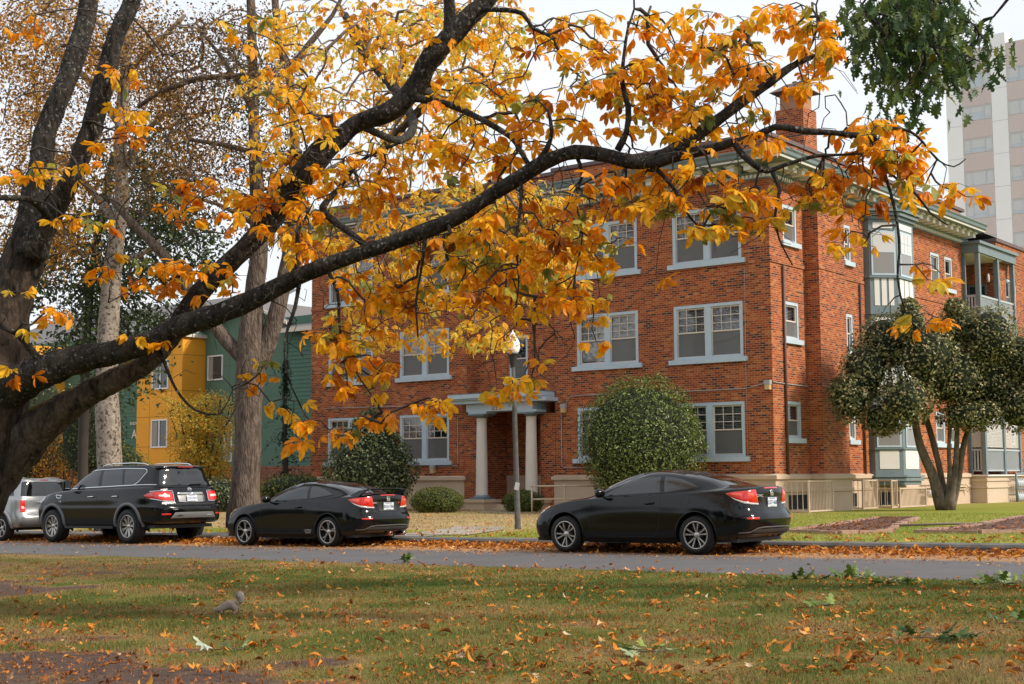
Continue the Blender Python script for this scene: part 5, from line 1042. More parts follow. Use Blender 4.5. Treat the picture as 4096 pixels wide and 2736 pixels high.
# --------------------------- street trees beyond the parked cars
def world_limb(t, pts, *a, **k): return t.limb(pts,*a,**k)
b2 = at(440,2110,39); b2[2] = gz(*loc(b2)); t2 = Tree('plane_tree', b2, 'tall mottled pale-barked tree standing behind the black four-wheel drive', 'tree', 'street trees on the verge', tip=.008, rmax=.10, droop=.15); t2.bark = BARKP
t2.limb([(445,2120,39,140),(440,1950,39,105),(432,1700,39,94),(428,1500,39,86),(435,1280,39,80),(458,1000,39,70),(488,800,39,58),(480,570,39,52),(500,300,39.3,46),(520,50,39.6,40),(530,-200,40,34)],'trunk',sides=16,wob=.05,step=.4)
for q in ([(470,900,39,36),(380,780,39.5,30),(250,640,40,24),(120,560,40.5,16)],[(488,690,39,34),(560,560,38.5,26),(640,470,38,18),(720,430,38,12)],[(480,500,39,34),(360,330,40,26),(220,200,41,20),(60,90,42,14)],[(500,300,39.3,30),(620,180,39,22),(740,60,38.5,16)],[(450,1050,39,26),(560,1020,38,20),(640,960,37.5,12)],[(500,250,39.3,24),(400,100,39,18),(300,-40,39,12)]): t2.limb(q,'limb',sides=8,step=.4)
A2 = blobs([(110,130,150,150,120,36,44),(120,380,140,120,80,36,43),(330,130,110,140,55,37,43),(420,330,80,120,34,37,42),(90,560,110,70,26,37,42)])
tp = t2.grow(A2); t2.twigs(BARK_T2,sides=3)
M_L2 = leaf_mat('russet_small_leaf', [(0,(.05,.035,.015)),(.35,(.20,.09,.02)),(.6,(.50,.22,.03)),(.85,(.78,.42,.05)),(1,(.35,.32,.08))], .4, .6)
small_leaves(around(tp, 24000, .75), .11, M_L2, t2.r, b2)
b3 = at(985,2100,35); b3[2] = gz(*loc(b3)); t3 = Tree('maple_tree', b3, 'tall forked grey-brown tree between the black four-wheel drive and the coupe with the spoiler', 'tree', 'street trees on the verge', tip=.008, rmax=.09, droop=.12); t3.bark = BARK3
t3.limb([(975,2110,35,150),(980,1980,35,112),(990,1800,35,104),(995,1600,35,108),(1005,1440,35,120),(1010,1250,35,84),(1035,1000,35,74),(1028,780,35,62),(1015,500,35.2,46),(1010,200,35.4,40),(1000,-100,35.6,34)],'trunk',sides=16,wob=.05,step=.35)
for q in ([(1020,1480,35,80),(1075,1360,35,72),(1130,1150,35,62),(1170,900,35,52),(1178,561,35,42),(1168,408,35,38),(1153,280,35,36),(1117,178,35,34),(1102,25,35,30),(1090,-100,35,28)],[(1153,285,35,34),(1250,160,35,26),(1330,60,35,18),(1380,-40,35,14)],[(990,1450,35,60),(940,1400,35,54),(861,1308,35,50),(765,1174,35,46),(702,1091,35,42),(651,1015,35,40),(574,938,35,36),(500,860,35,28),(430,780,35,20)],[(1060,300,35.2,24),(976,304,35.3,28),(803,313,35.5,26),(717,339,35.6,25),(631,373,35.8,22),(551,430,36,16)],[(1160,800,35,26),(1280,700,35.5,20),(1380,640,36,12)],[(1015,450,35.2,26),(900,250,35.6,18),(800,120,36,12)],[(1040,620,35,26),(900,580,35.4,20),(760,560,35.8,14)],[(1020,900,35,22),(880,820,34.6,16),(760,790,34.4,10)]): t3.limb(q,'limb',sides=8,step=.35)
A3 = blobs([(420,130,130,120,70,33,39),(560,130,110,120,60,33,38),(480,330,120,110,60,33,38),(650,300,80,140,40,33,38),(600,480,90,80,26,33,37),(430,430,60,60,20,33,37),(340,420,60,80,20,34,38)])
tp = t3.grow(A3); t3.twigs(BARK_T2,sides=3)
M_L3 = leaf_mat('bronze_small_leaf', [(0,(.03,.025,.015)),(.4,(.08,.055,.025)),(.65,(.22,.11,.03)),(.85,(.45,.20,.03)),(1,(.16,.17,.05))], .3, .6)
small_leaves(around(tp, 15000, .6), .09, M_L3, t3.r, b3)
# bare hanging rope-like branchlets in the left background
# --------------------------- dark green tree behind
M_DG = leaf_mat('dark_green_leaf', [(0,(.018,.032,.014)),(.4,(.035,.06,.022)),(.75,(.065,.10,.03)),(.93,(.12,.17,.06)),(1,(.30,.20,.04))], .25, .5)
b5 = at(330,2010,47); b5[2] = .0; t5 = Tree('dark_green_tree', b5, 'dense dark green tree between the mottled trunk and the ochre building', 'tree', tip=.012, rmax=.12, droop=.1); t5.bark = BARK_T
t5.limb([(330,2020,47,46),(335,1700,47,40),(350,1300,47,36),(380,1000,47,30),(420,800,47,36),(450,620,47,20)],'trunk',sides=8,step=.5)
tp = t5.grow(blobs([(330,420,110,140,70,44,49),(250,560,130,110,70,44,49),(400,560,90,120,50,44,48),(150,640,110,90,40,44,49),(300,700,110,80,50,44,48),(60,620,80,110,26,45,49),(180,790,110,50,26,44,47),(300,850,70,60,16,43,46),(540,200,60,120,12,44,47)])); t5.twigs(BARK_T,sides=3)
small_leaves(around(tp, 15000, .75), .17, M_DG, t5.r, b5, stops=(2,2.4))
# --------------------------- bushes
M_BUSH = leaf_mat('glossy_bush_leaf', [(0,(.03,.055,.012)),(.4,(.085,.125,.022)),(.75,(.20,.25,.05)),(1,(.46,.48,.20))], .25, .38)
M_CAM = leaf_mat('camellia_leaf', [(0,(.035,.05,.014)),(.3,(.085,.105,.028)),(.6,(.24,.235,.085)),(.88,(.52,.42,.22)),(1,(.66,.36,.20))], .25, .38)
M_HEDGE = leaf_mat('clipped_hedge_leaf', [(0,(.04,.05,.012)),(.5,(.10,.13,.02)),(.8,(.19,.22,.03)),(1,(.30,.16,.04))], .2, .6)
M_SHR = leaf_mat('pale_shrub_leaf', [(0,(.025,.045,.018)),(.4,(.075,.105,.035)),(.7,(.22,.25,.10)),(1,(.58,.58,.36))], .25, .35)
def shell(n, c, rx, ry, rz, lump=.10, seed=1, thick=.28, zmin=-1., pw=1., sh=None):
    d = rand_dirs(n); d = d[d[:,2] > zmin]; n = len(d); t = 1-thick*RS.beta(1.1,2.6,n); az_, el = np.arctan2(d[:,1],d[:,0]), d[:,2]
    lp = 1+lump*(fnoise(d[:,0]*3.2+7+seed, d[:,1]*3.2+d[:,2]*3.6+9, seed, 4)-.5)*2.4+RS.normal(0,.012,n)
    if sh is not None: s_ = sh(d[:,2])
    else: s_ = 1
    return np.stack([c[0]+d[:,0]*rx*t*lp*s_, c[1]+d[:,1]*ry*t*lp*s_, c[2]+d[:,2]*rz*t*lp],1), d
def bush(name, c, r3, n, size, m, label, cat, group=None, lump=.10, stops=(2,2.2), zmin=-.95, sh=None, seed=1, core=True, thick=.28, stems=5):
    gx_, gy_ = loc(c); g0 = gz(gx_, gy_); base = np.array([c[0],c[1],g0]); r = root(name, base, label, cat, group, 0)
    P, d = shell(n, c, *r3, lump, seed, thick, zmin, sh=sh); P[:,2] = np.maximum(P[:,2], g0+.02)
    tv = [(0,-.5,0),(.26,-.05,.07),(0,.5,-.05),(-.26,-.05,.07)]; k = len(P); nr = d*1.0+RS.normal(0,.55,(k,3)); nr[:,2] += .35
    scatter('foliage', tv, [(0,1,2),(0,2,3)], P-base, rot_from(nr,RS.uniform(0,2*PI,k)), RS.uniform(.7,1.3,k)*size, RS.beta(*stops,k), m, r)
    mb = MB()
    for i in range(stems):
        a = 2*PI*i/stems; mb.tube([(math.cos(a)*.08,math.sin(a)*.08,-.05),(math.cos(a)*r3[0]*.25,math.sin(a)*r3[1]*.25,(c[2]-g0)*.6),(math.cos(a)*r3[0]*.55,math.sin(a)*r3[1]*.55,(c[2]-g0)*1.1)],[.035,.025,.01],5)
    mb.build('stems', BARK_T, r)
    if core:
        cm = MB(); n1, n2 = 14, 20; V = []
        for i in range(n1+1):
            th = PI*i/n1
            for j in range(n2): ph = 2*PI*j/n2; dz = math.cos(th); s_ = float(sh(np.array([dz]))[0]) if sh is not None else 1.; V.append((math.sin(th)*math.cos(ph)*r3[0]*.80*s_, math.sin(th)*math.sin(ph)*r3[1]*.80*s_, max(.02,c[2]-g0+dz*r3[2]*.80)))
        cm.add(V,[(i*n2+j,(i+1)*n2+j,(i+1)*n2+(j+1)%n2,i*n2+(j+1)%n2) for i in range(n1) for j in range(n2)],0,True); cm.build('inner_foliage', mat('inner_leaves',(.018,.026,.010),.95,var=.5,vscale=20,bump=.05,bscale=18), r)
    return r
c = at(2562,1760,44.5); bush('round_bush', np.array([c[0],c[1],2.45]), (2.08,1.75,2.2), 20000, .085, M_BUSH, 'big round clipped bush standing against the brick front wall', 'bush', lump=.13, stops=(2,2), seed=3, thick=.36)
c = at(1487,1800,50.); bush('evergreen_shrub', np.array([c[0],c[1],1.75]), (1.72,1.5,2.15), 9000, .12, M_SHR, 'loose conical evergreen shrub in front of the left wing of the brick building', 'shrub', lump=.16, stops=(2,2), seed=5, sh=lambda z: np.where(z>0,1-.55*z,1-.25*z*z))
c = at(1748,2000,47.); bush('clipped_hedge', np.array([c[0],c[1],.56]), (.92,.72,.50), 7000, .055, M_HEDGE, 'wide clipped hedge left of the porch steps', 'hedge', 'low hedges by the porch', lump=.07, zmin=-.9, seed=7)
c = at(2092,2000,47.5); bush('clipped_hedge', np.array([c[0],c[1],.50]), (.72,.6,.44), 5000, .055, M_HEDGE, 'smaller clipped hedge behind the street lamp', 'hedge', 'low hedges by the porch', lump=.07, zmin=-.9, seed=8)
# low shrubs along the green building
for i,(u,v,Y,rx,rz_,m,lab,nn) in enumerate(((880,1990,50,.9,.75,M_SHR,'grey-green low shrub left of the forked tree',2500),(1180,1960,52,1.5,.65,M_HEDGE,'long low shrub behind the coupe with the spoiler',3000),(470,1880,50,1.2,1.0,M_HEDGE,'low green shrub just right of the mottled trunk',2500),(255,1800,52,1.6,1.7,M_L2,'rust-coloured shrub against the ochre wall behind the silver car',4200),(370,1740,50,1.3,1.9,M_DG,'dark green shrub left of the mottled trunk',4200),(150,1830,54,1.3,1.2,M_DG,'dark shrub behind the big mossy trunk',3000),(60,1640,58,2.3,2.6,M_SHR,'pale green bush above the silver car at the left edge',4200))):
    c = at(u,v,Y); bush('garden_shrub', np.array([c[0],c[1],max(.3,c[2])]), (rx,rx*.8,rz_), nn, .11, m, lab, 'shrub', 'shrubs along the green building', lump=.22, seed=20+i, core=i not in (3,), thick=.6)
# tangerine sapling in front of the ochre bay
b6 = at(815,2020,56); b6[2] = -.1; t6 = Tree('autumn_sapling', b6, 'small bushy tree of yellow and green leaves in front of the ochre bay', 'tree', tip=.012, rmax=.05, droop=-.1); t6.bark = BARK_T
for k in range(6): t6.limb([(815+k*4-10,2020,56,12),(810+(k-2.5)*14,1880,56,9),(815+(k-2.5)*34,1720,56,6),(815+(k-2.5)*42,1610,56,3)],'stem',sides=5,step=.5)
tp = t6.grow([at(rnd.gauss(815,62),rnd.uniform(1590,1910),rnd.uniform(54.8,57.2)) for _ in range(170)]); t6.twigs(BARK_T,sides=3)
small_leaves(around(tp, 12000, .42), .10, leaf_mat('sapling_leaf',[(0,(.40,.14,.02)),(.3,(.70,.36,.03)),(.6,(.55,.46,.07)),(.85,(.28,.32,.06)),(1,(.12,.18,.04))],.35,.6), t6.r, b6)
# weeping conifer
b7 = at(1136,2010,57); b7[2] = .0; r7 = root('weeping_conifer', b7, 'narrow weeping dark conifer against the green siding', 'tree', None, 0)
mb = MB(); tp7 = at(1138,1440,57)-b7; mb.tube([(0,0,0),(.05,0,2),(-.05,0,4),tuple(tp7)],[.12,.10,.06,.02],6); mb.build('trunk', BARK_T, r7)
P = []; 
for i in range(150):
    h = rnd.uniform(.3,tp7[2]); a = rnd.uniform(0,2*PI); ln = .13+rnd.random()**3*(1.5 if h < 4.4 else .35)*(1 if i%4 else 1.0); 
    for k in range(26): t = k/26; P.append(b7+np.array([math.cos(a)*ln*t,math.sin(a)*ln*t*.6,h+.1*t-.9*ln*t*t-rnd.uniform(0,.28)*t])+RS.normal(0,.03,3))
small_leaves(np.array(P), .13, leaf_mat('conifer_needles',[(0,(.008,.022,.012)),(.6,(.018,.04,.02)),(1,(.04,.07,.03))],.1,.7), r7, b7, 'foliage', up=.0, w=.3)
# --------------------------- camellia tree right of the building
bc = at(3800,2028,45.); bc[2] = gz(*loc(bc)); t11 = Tree('camellia_tree', bc, 'broad multi-stemmed camellia tree on the verge beside the bay window', 'tree', tip=.012, rmax=.06, droop=.05); t11.bark = bark_mat('smooth_bark',(.07,.055,.04),(.22,.175,.13),7,.4,bump=.01)
for q in ([(3770,2040,45,58),(3730,1900,45,40),(3680,1780,45,34),(3650,1640,45,26),(3600,1500,45,16)],[(3785,2040,45,40),(3760,1880,45.3,26),(3730,1760,45.3,24),(3690,1600,45.3,20),(3690,1450,45.3,12)],[(3795,2040,45,44),(3800,1900,44.8,24),(3795,1800,44.8,18),(3800,1700,44.8,15),(3790,1560,44.8,12)],[(3790,2040,44.8,44),(3815,1920,44.8,30),(3825,1820,44.8,24),(3830,1700,44.8,18),(3850,1540,44.8,12)],[(3800,2040,45,40),(3835,1910,45.2,26),(3850,1800,45.2,22),(3880,1690,45.2,20),(3930,1560,45.2,14)],[(3650,1700,45,18),(3560,1600,45,14),(3450,1540,45,8)],[(3690,1700,44.7,14),(3760,1560,44.5,10),(3800,1420,44.5,7)]): t11.limb(q,'stem',sides=8,step=.25)
CORES = []
CAM = [(3400,1590,90,110),(3460,1480,110,130),(3540,1370,120,130),(3640,1290,60,90),(3700,1420,130,150),(3620,1600,120,110),(3830,1310,90,110),(3800,1500,150,150),(3960,1340,110,130),(3950,1520,150,160),(4060,1450,110,150),(4080,1620,110,120),(3880,1660,130,70),(3530,1680,90,70),(4150,1500,90,170),(3370,1560,60,50),(3640,1230,35,40),(3820,1230,40,40)]
P = []
for (u,v,ru,rv) in CAM:
    Yc = 44.3+rnd.uniform(-.8,.8); c = at(u,v,Yc); rx, rzz = ru/F*Yc, rv/F*Yc; p, d = shell(int(900+2600*rx*rzz/3), c, rx, min(1.6,rx*1.15), rzz, .22, 40+u%7, .35); P.append((p,d)); CORES.append((c-bc,rx*.72,min(1.6,rx*1.15)*.72,rzz*.72))
Pn = np.concatenate([p for p,d in P]); Dn = np.concatenate([d for p,d in P]); k = len(Pn); nr = Dn+RS.normal(0,.5,(k,3)); nr[:,2] += .4
lx, ly = w2l(Pn[:,0],Pn[:,1]); kk = (lx > .1); Pn, nr = Pn[kk], nr[kk]; k = len(Pn)
scatter('crown', [(0,-.5,0),(.26,-.05,.07),(0,.5,-.05),(-.26,-.05,.07)], [(0,1,2),(0,2,3)], Pn-bc, rot_from(nr,RS.uniform(0,2*PI,k)), RS.uniform(.7,1.3,k)*.115, RS.beta(2,2.1,k), M_CAM, t11.r)
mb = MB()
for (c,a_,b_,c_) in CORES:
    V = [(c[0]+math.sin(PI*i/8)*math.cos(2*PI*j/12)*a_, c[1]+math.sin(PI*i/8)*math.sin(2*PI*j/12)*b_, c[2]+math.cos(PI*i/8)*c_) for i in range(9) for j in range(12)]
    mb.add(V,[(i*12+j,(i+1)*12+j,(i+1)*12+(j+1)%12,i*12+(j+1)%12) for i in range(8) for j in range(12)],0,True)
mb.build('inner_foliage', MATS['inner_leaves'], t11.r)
# --------------------------- oak whose branch hangs in at the top right
bo = np.array([9.2,13.2,0.]); bo[2] = float(near_z(*[np.array([q]) for q in loc(bo)])[0]); t12 = Tree('oak_tree', bo, 'green oak at the right edge with one branch hanging into the top of the picture', 'tree', tip=.005, rmax=.05, droop=.2); t12.bark = BARK1
t12.limb([(9.2,13.2,bo[2]-.1,.42),(9.15,13.2,2,.33),(9.1,13.3,4.5,.30),(9.0,13.4,7.5,.24),(8.8,13.6,10,.16)],'trunk',sides=14,px=False)
t12.limb([(9.0,13.4,7.6,.15),(8,13.7,8.0,.12),(6.8,13.9,7.9,.09),(5.6,14.0,7.4,.06),(4.6,14.0,6.7,.035),(3.9,14,5.95,.015)],'limb',px=False); t12.limb([(9.1,13.3,6.4,.12),(8,13.6,7.4,.09),(6.9,13.8,7.6,.06),(5.8,14,7.0,.04),(5.0,14,6.1,.012)],'limb',px=False); t12.limb([(8.9,13.5,9,.12),(10,12.6,10,.08),(11,12,10.5,.04)],'limb',px=False)
OAK = [(2030,40,90,60,34),(2100,60,90,80,50),(2180,90,70,80,40),(2240,110,40,50,14),(2060,140,80,60,36),(2140,160,80,60,34),(2010,90,50,60,14),(2090,210,50,40,12),(2050,225,25,18,4),(2120,235,25,25,5),(1945,20,35,35,8),(2100,-30,130,50,40)]
tp = t12.grow(blobs([(x,y,rx,ry,n,13.2,14.8) for x,y,rx,ry,n in OAK])); t12.twigs(BARK_T)
P = around(tp, 1250, .24, .9); tv, tf = oak(.10); n = len(P); d = np.stack([RS.normal(0,.45,n),RS.normal(0,.45,n),-np.ones(n)*.9],1); d /= np.linalg.norm(d,axis=1,keepdims=True); sd_ = np.cross(d, rand_dirs(n)); sd_ /= np.linalg.norm(sd_,axis=1,keepdims=True); Rm = np.stack([sd_, d, np.cross(sd_, d)],2)
scatter('crown', tv, tf, P-bo, Rm, RS.uniform(.10,.16,n), np.clip(RS.beta(1.6,4,n),0,1), leaf_mat('oak_leaf',[(0,(.03,.07,.022)),(.3,(.065,.12,.03)),(.55,(.15,.20,.04)),(.75,(.34,.32,.04)),(1,(.60,.30,.02))],.35,.5), t12.r)

# --------------------------- the park's trees behind the camera (they show in paint and glass)
mb = MB(); P = []; 
for i in range(26):
    x = -70+i*6.2+rnd.uniform(-2,2); y = -78+rnd.uniform(-9,9); c = np.array([*l2w(x,y),rnd.uniform(5,7)]); rr = rnd.uniform(4.2,6); p, d = shell(700,c,rr,rr,rnd.uniform(5,8),.35,100+i,.5); P.append(p)
    V = [(c[0]+math.sin(PI*a/8)*math.cos(2*PI*b/12)*rr*.8, c[1]+math.sin(PI*a/8)*math.sin(2*PI*b/12)*rr*.8, c[2]+math.cos(PI*a/8)*rr*.95) for a in range(9) for b in range(12)]
    mb.add(V,[(a*12+b,(a+1)*12+b,(a+1)*12+(b+1)%12,a*12+(b+1)%12) for a in range(8) for b in range(12)],0,True); mb.tube([(c[0],c[1],-.5),(c[0],c[1],5)],.35,8)
P = np.concatenate(P); k = len(P); tv = [(0,-.5,0),(.3,0,.1),(0,.5,0),(-.3,0,.1)]
o = scatter('park_trees', tv, [(0,1,2),(0,2,3)], P, rot_from(rand_dirs(k),RS.uniform(0,2*PI,k)), RS.uniform(.7,1.3,k), RS.beta(2,2,k), M_DG); tag(o,'distant mass of park trees behind the photographer','trees',None,'stuff')
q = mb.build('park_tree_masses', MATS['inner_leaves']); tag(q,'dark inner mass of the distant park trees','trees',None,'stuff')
# ================================================================== cars
def cmr(p0,p1,p2,p3,t): return .5*((2*p1)+(-p0+p2)*t+(2*p0-5*p1+4*p2-p3)*t*t+(-p0+3*p1-3*p2+p3)*t**3)
class Shell:
    """a car body lofted through waterline rows; every row runs from the front centre round the left side to the rear centre"""
    def __init__(s, rows, sharp=()):
        s.C = C = np.array(rows,float); s.nj, s.nk = C.shape[:2]; s.W = float(C[:,:,1].max()); mir = np.array([1,-1,1.])
        Q = np.concatenate([C[:,1:2]*mir, C, C[:,-2:-1]*mir],1); s.Q = np.concatenate([2*Q[:1]-Q[1:2], Q, 2*Q[-1:]-Q[-2:-1]],0)
        s.kk = np.linspace(0,s.nk-1,(s.nk-1)*8+1); s.jj = np.linspace(0,s.nj-1,(s.nj-1)*8+1); s.G = s.grid(s.kk,s.jj)
    def pts(s, k, j):
        k = np.clip(k,0,s.nk-1); j = np.clip(j,0,s.nj-1); i = np.minimum(k.astype(int),s.nk-2); r = np.minimum(j.astype(int),s.nj-2); t = (k-i)[:,None]; u = (j-r)[:,None]
        R = [cmr(s.Q[r+a,i],s.Q[r+a,i+1],s.Q[r+a,i+2],s.Q[r+a,i+3],t) for a in range(4)]; p = cmr(*R,u); p[:,1] = np.maximum(0,p[:,1]); return p
    def grid(s, ks, js): K_, J_ = np.meshgrid(ks,js); return s.pts(K_.ravel(),J_.ravel()).reshape(len(js),len(ks),3)
    def pt(s, k, j): return s.pts(np.array([float(k)]),np.array([float(j)]))[0]
    def nrms(s, k, j):
        e = .04; a = s.pts(k+e,j)-s.pts(k-e,j); b = s.pts(k,j+e)-s.pts(k,j-e); n = np.cross(b,a); l = np.linalg.norm(n,axis=1,keepdims=True); n = np.where(l < 1e-9, np.array([[0,0,1.]]), n/np.maximum(l,1e-9))
        c = s.pts(k,j)-np.array([0,0,.6]); return n*np.where((n*c).sum(1) > 0,1,-1)[:,None]
    def nrm(s, k, j): return s.nrms(np.array([float(k)]),np.array([float(j)]))[0]
    def inv(s, q, ax, kr, jr):          # find (k,j) whose point has the two coordinates ax equal to q
        q0, q1 = np.broadcast_arrays(np.atleast_1d(np.asarray(q[0],float)),np.atleast_1d(np.asarray(q[1],float))); q = np.stack([q0,q1],1); ax = list(ax); sc = np.ndim(q0) == 1 and len(q0) == 1
        K0 = np.where((s.kk >= kr[0])&(s.kk <= kr[1]))[0]; J0 = np.where((s.jj >= jr[0])&(s.jj <= jr[1]))[0]; sub = s.G[np.ix_(J0,K0)][:,:,ax].reshape(-1,2)
        m = np.argmin(((sub[None]-q[:,None])**2).sum(-1),1); j = s.jj[J0[m//len(K0)]]; k = s.kk[K0[m%len(K0)]]
        for _ in range(6):
            e = .01; p = s.pts(k,j)[:,ax]; dk = (s.pts(k+e,j)[:,ax]-s.pts(k-e,j)[:,ax])/(2*e); dj = (s.pts(k,j+e)[:,ax]-s.pts(k,j-e)[:,ax])/(2*e); r = q-p
            det = dk[:,0]*dj[:,1]-dk[:,1]*dj[:,0]; ok = np.abs(det) > 1e-6; det = np.where(ok,det,1)
            sk = np.where(ok,(r[:,0]*dj[:,1]-r[:,1]*dj[:,0])/det,0); sj = np.where(ok,(dk[:,0]*r[:,1]-dk[:,1]*r[:,0])/det,0)
            k = np.clip(k+np.clip(sk,-.4,.4),kr[0],kr[1]); j = np.clip(j+np.clip(sj,-.4,.4),jr[0],jr[1])
        return (float(k[0]),float(j[0])) if sc else (k,j)
    def side(s, x, z, kr=(2.2,10.2), jr=(0,8)): return s.inv((x,z),(0,2),kr,jr)
    def back(s, y, z, jr=(0,5.0)): return s.inv((y,z),(1,2),(9.3,s.nk-1),jr)
    def body(s, arches, mats, parent, nk=11, njs=8, name='body'):
        ks = np.linspace(0,s.nk-1,(s.nk-1)*nk+1); js = np.linspace(0,s.nj-1,(s.nj-1)*njs+1); G = s.grid(ks,js); nK, nJ = len(ks), len(js)
        V = G.reshape(-1,3).copy(); keep = []
        R = np.array([[min(math.hypot(V[i][0]-cx,V[i][2]-cz)/r for cx,cz,r in arches)] for i in range(len(V))]).ravel(); sideR = (V[:,1] > s.W*.55)
        for jn in range(nJ-1):
            for kn in range(nK-1):
                f = [jn*nK+kn,jn*nK+kn+1,(jn+1)*nK+kn+1,(jn+1)*nK+kn]; ins = [R[i] < 1 and sideR[i] for i in f]
                if all(ins): continue
                keep.append(f)
        moved = set(i for f in keep for i in f if R[i] < 1 and sideR[i])
        for i in moved:
            cx,cz,r = min(arches, key=lambda a: math.hypot(V[i][0]-a[0],V[i][2]-a[1])/a[2]); d = math.hypot(V[i][0]-cx,V[i][2]-cz)
            if d > 1e-4: V[i][0] = cx+(V[i][0]-cx)*r/d; V[i][2] = cz+(V[i][2]-cz)*r/d
        mb = MB(); mb.add([tuple(v) for v in V], [tuple(f[::-1]) for f in keep], 0, True); mb.add([(x,-y,z) for x,y,z in V], [tuple(f) for f in keep], 0, True)
        o = mb.build(name, mats, parent); me = o.data; bm = bmesh.new(); bm.from_mesh(me); bmesh.ops.remove_doubles(bm, verts=bm.verts, dist=.0006); bmesh.ops.recalc_face_normals(bm, faces=bm.faces)
        for e in bm.edges:
            if len(e.link_faces) == 2 and e.calc_face_angle(0) > .62: e.smooth = False
        bm.to_mesh(me); bm.free(); return o
    def arch(s, mb, cx, cz, r, depth=.30, lip=.03, y_=None, mi=0):
        n = 40; ring = []
        for i in range(n+1):
            a = -.35+(PI+.70)*i/n; x, z = cx+math.cos(a)*r, cz+math.sin(a)*r; z = max(z, s.C[0,:,2].min()+.01)
            k,j = s.side(x,z,(2.2,10.2),(0,6)); y = s.pt(k,j)[1]; ring.append((x,y,z))
        for sg in (1,-1):
            V = [(x,sg*(y+.002),z) for x,y,z in ring]+[(x,sg*(y-depth),z) for x,y,z in ring]; m = n+1
            mb.add(V,[(i,i+1,i+1+m,i+m) for i in range(n)],mi,True)
            mb.add([(cx+math.cos(-.35+(PI+.7)*i/n)*r*1.0, sg*(ring[n//2][1]-depth), max(cz+math.sin(-.35+(PI+.7)*i/n)*r,.2)) for i in range(n+1)]+[(cx,sg*(ring[n//2][1]-depth),cz)],[(i,i+1,n+1) for i in range(n)],mi)
        return ring
def res(poly, n):
    P = [np.array(p,float) for p in poly]; d = [0]
    for i in range(1,len(P)): d.append(d[-1]+np.linalg.norm(P[i]-P[i-1]))
    out = []
    for i in range(n):
        t = d[-1]*i/(n-1); k = max(q for q in range(len(d)) if d[q] <= t+1e-9); k = min(k,len(P)-2); u = (t-d[k])/(d[k+1]-d[k]+1e-9); out.append(P[k]*(1-u)+P[k+1]*u)
    return out
def patch(sh, mb, top, bot, fn, off=.005, nu=18, nv=7, mi=0, mirror=True, kj=False):
    A, B_ = np.array(res(top,nu)), np.array(res(bot,nu)); vv = (np.arange(nv)/(nv-1))[:,None,None]; Q = (A[None]*(1-vv)+B_[None]*vv).reshape(-1,2)
    k,j = (Q[:,0],Q[:,1]) if kj else fn(Q[:,0],Q[:,1]); uu = np.tile(np.arange(nu),nv); v2 = np.repeat(np.arange(nv),nu); edge = (uu == 0)|(uu == nu-1)|(v2 == 0)|(v2 == nv-1)
    V = list(sh.pts(k,j)+sh.nrms(k,j)*np.where(edge,off*.35,off)[:,None])
    F_ = [(v*nu+u,v*nu+u+1,(v+1)*nu+u+1,(v+1)*nu+u) for v in range(nv-1) for u in range(nu-1)]
    mb.add([tuple(p) for p in V],F_,mi,True)
    if mirror: mb.add([(p[0],-p[1],p[2]) for p in V],[f[::-1] for f in F_],mi,True)
def seam(sh, mb, pts, fn, w=.006, off=.0015, mirror=True, kj=False, n=28, mi=0):
    Q = np.array(res(pts,n)); V = []; k,j = (Q[:,0],Q[:,1]) if kj else fn(Q[:,0],Q[:,1]); nn_ = sh.nrms(k,j); P = list(zip(sh.pts(k,j)+nn_*off, nn_))
    for i,(p,nn) in enumerate(P): t = P[min(i+1,n-1)][0]-P[max(i-1,0)][0]; t /= np.linalg.norm(t)+1e-9; b = np.cross(t,nn); V += [p+b*w/2,p-b*w/2]
    F_ = [(2*i,2*i+1,2*i+3,2*i+2) for i in range(n-1)]; mb.add([tuple(v) for v in V],F_,mi)
    if mirror: mb.add([(v[0],-v[1],v[2]) for v in V],F_,mi)
def paint(name, col, rough=.12, metal=0., coat=1.): 
    m = mat(name,col,rough,metal,coat=coat,spec=.5); return m
M_BLK = mat('black_car_paint',(.0022,.0028,.0034),.11,spec=.45); M_SILV = paint('silver_car_paint',(.36,.36,.36),.32,.75)
M_TINT = mat('tinted_car_glass',(.003,.004,.005),.06,spec=1.); M_TYRE = mat('tyre_rubber',(.014,.014,.015),.75,bump=.002,bscale=90); M_BLKP = mat('black_plastic',(.012,.012,.013),.5); M_ALLOY = mat('alloy_rim',(.55,.53,.50),.28,.9); M_ALLOYD = mat('dark_rim_pocket',(.012,.012,.013),.35); M_CHR = mat('chrome',(.75,.75,.76),.08,1.)
M_RED = mat('red_lamp',(.50,.012,.008),.12,coat=1,emis=(1,.03,.01,.10)); M_RED2 = mat('bright_red_lamp',(.70,.08,.04),.12,coat=1,emis=(1,.12,.05,.10)); M_CLR = mat('clear_lamp',(.62,.60,.58),.1,coat=1); M_ORG = mat('amber_lamp',(.75,.24,.02),.15,coat=1,emis=(1,.35,.03,.08)); M_PLATE = mat('number_plate',(.62,.66,.70),.4); M_PTXT = mat('plate_text_blue',(.06,.11,.22),.5); M_BADGE = mat('badge_silver',(.72,.72,.72),.2,.6); M_GRY = mat('grey_bumper_trim',(.15,.15,.155),.45,.2)
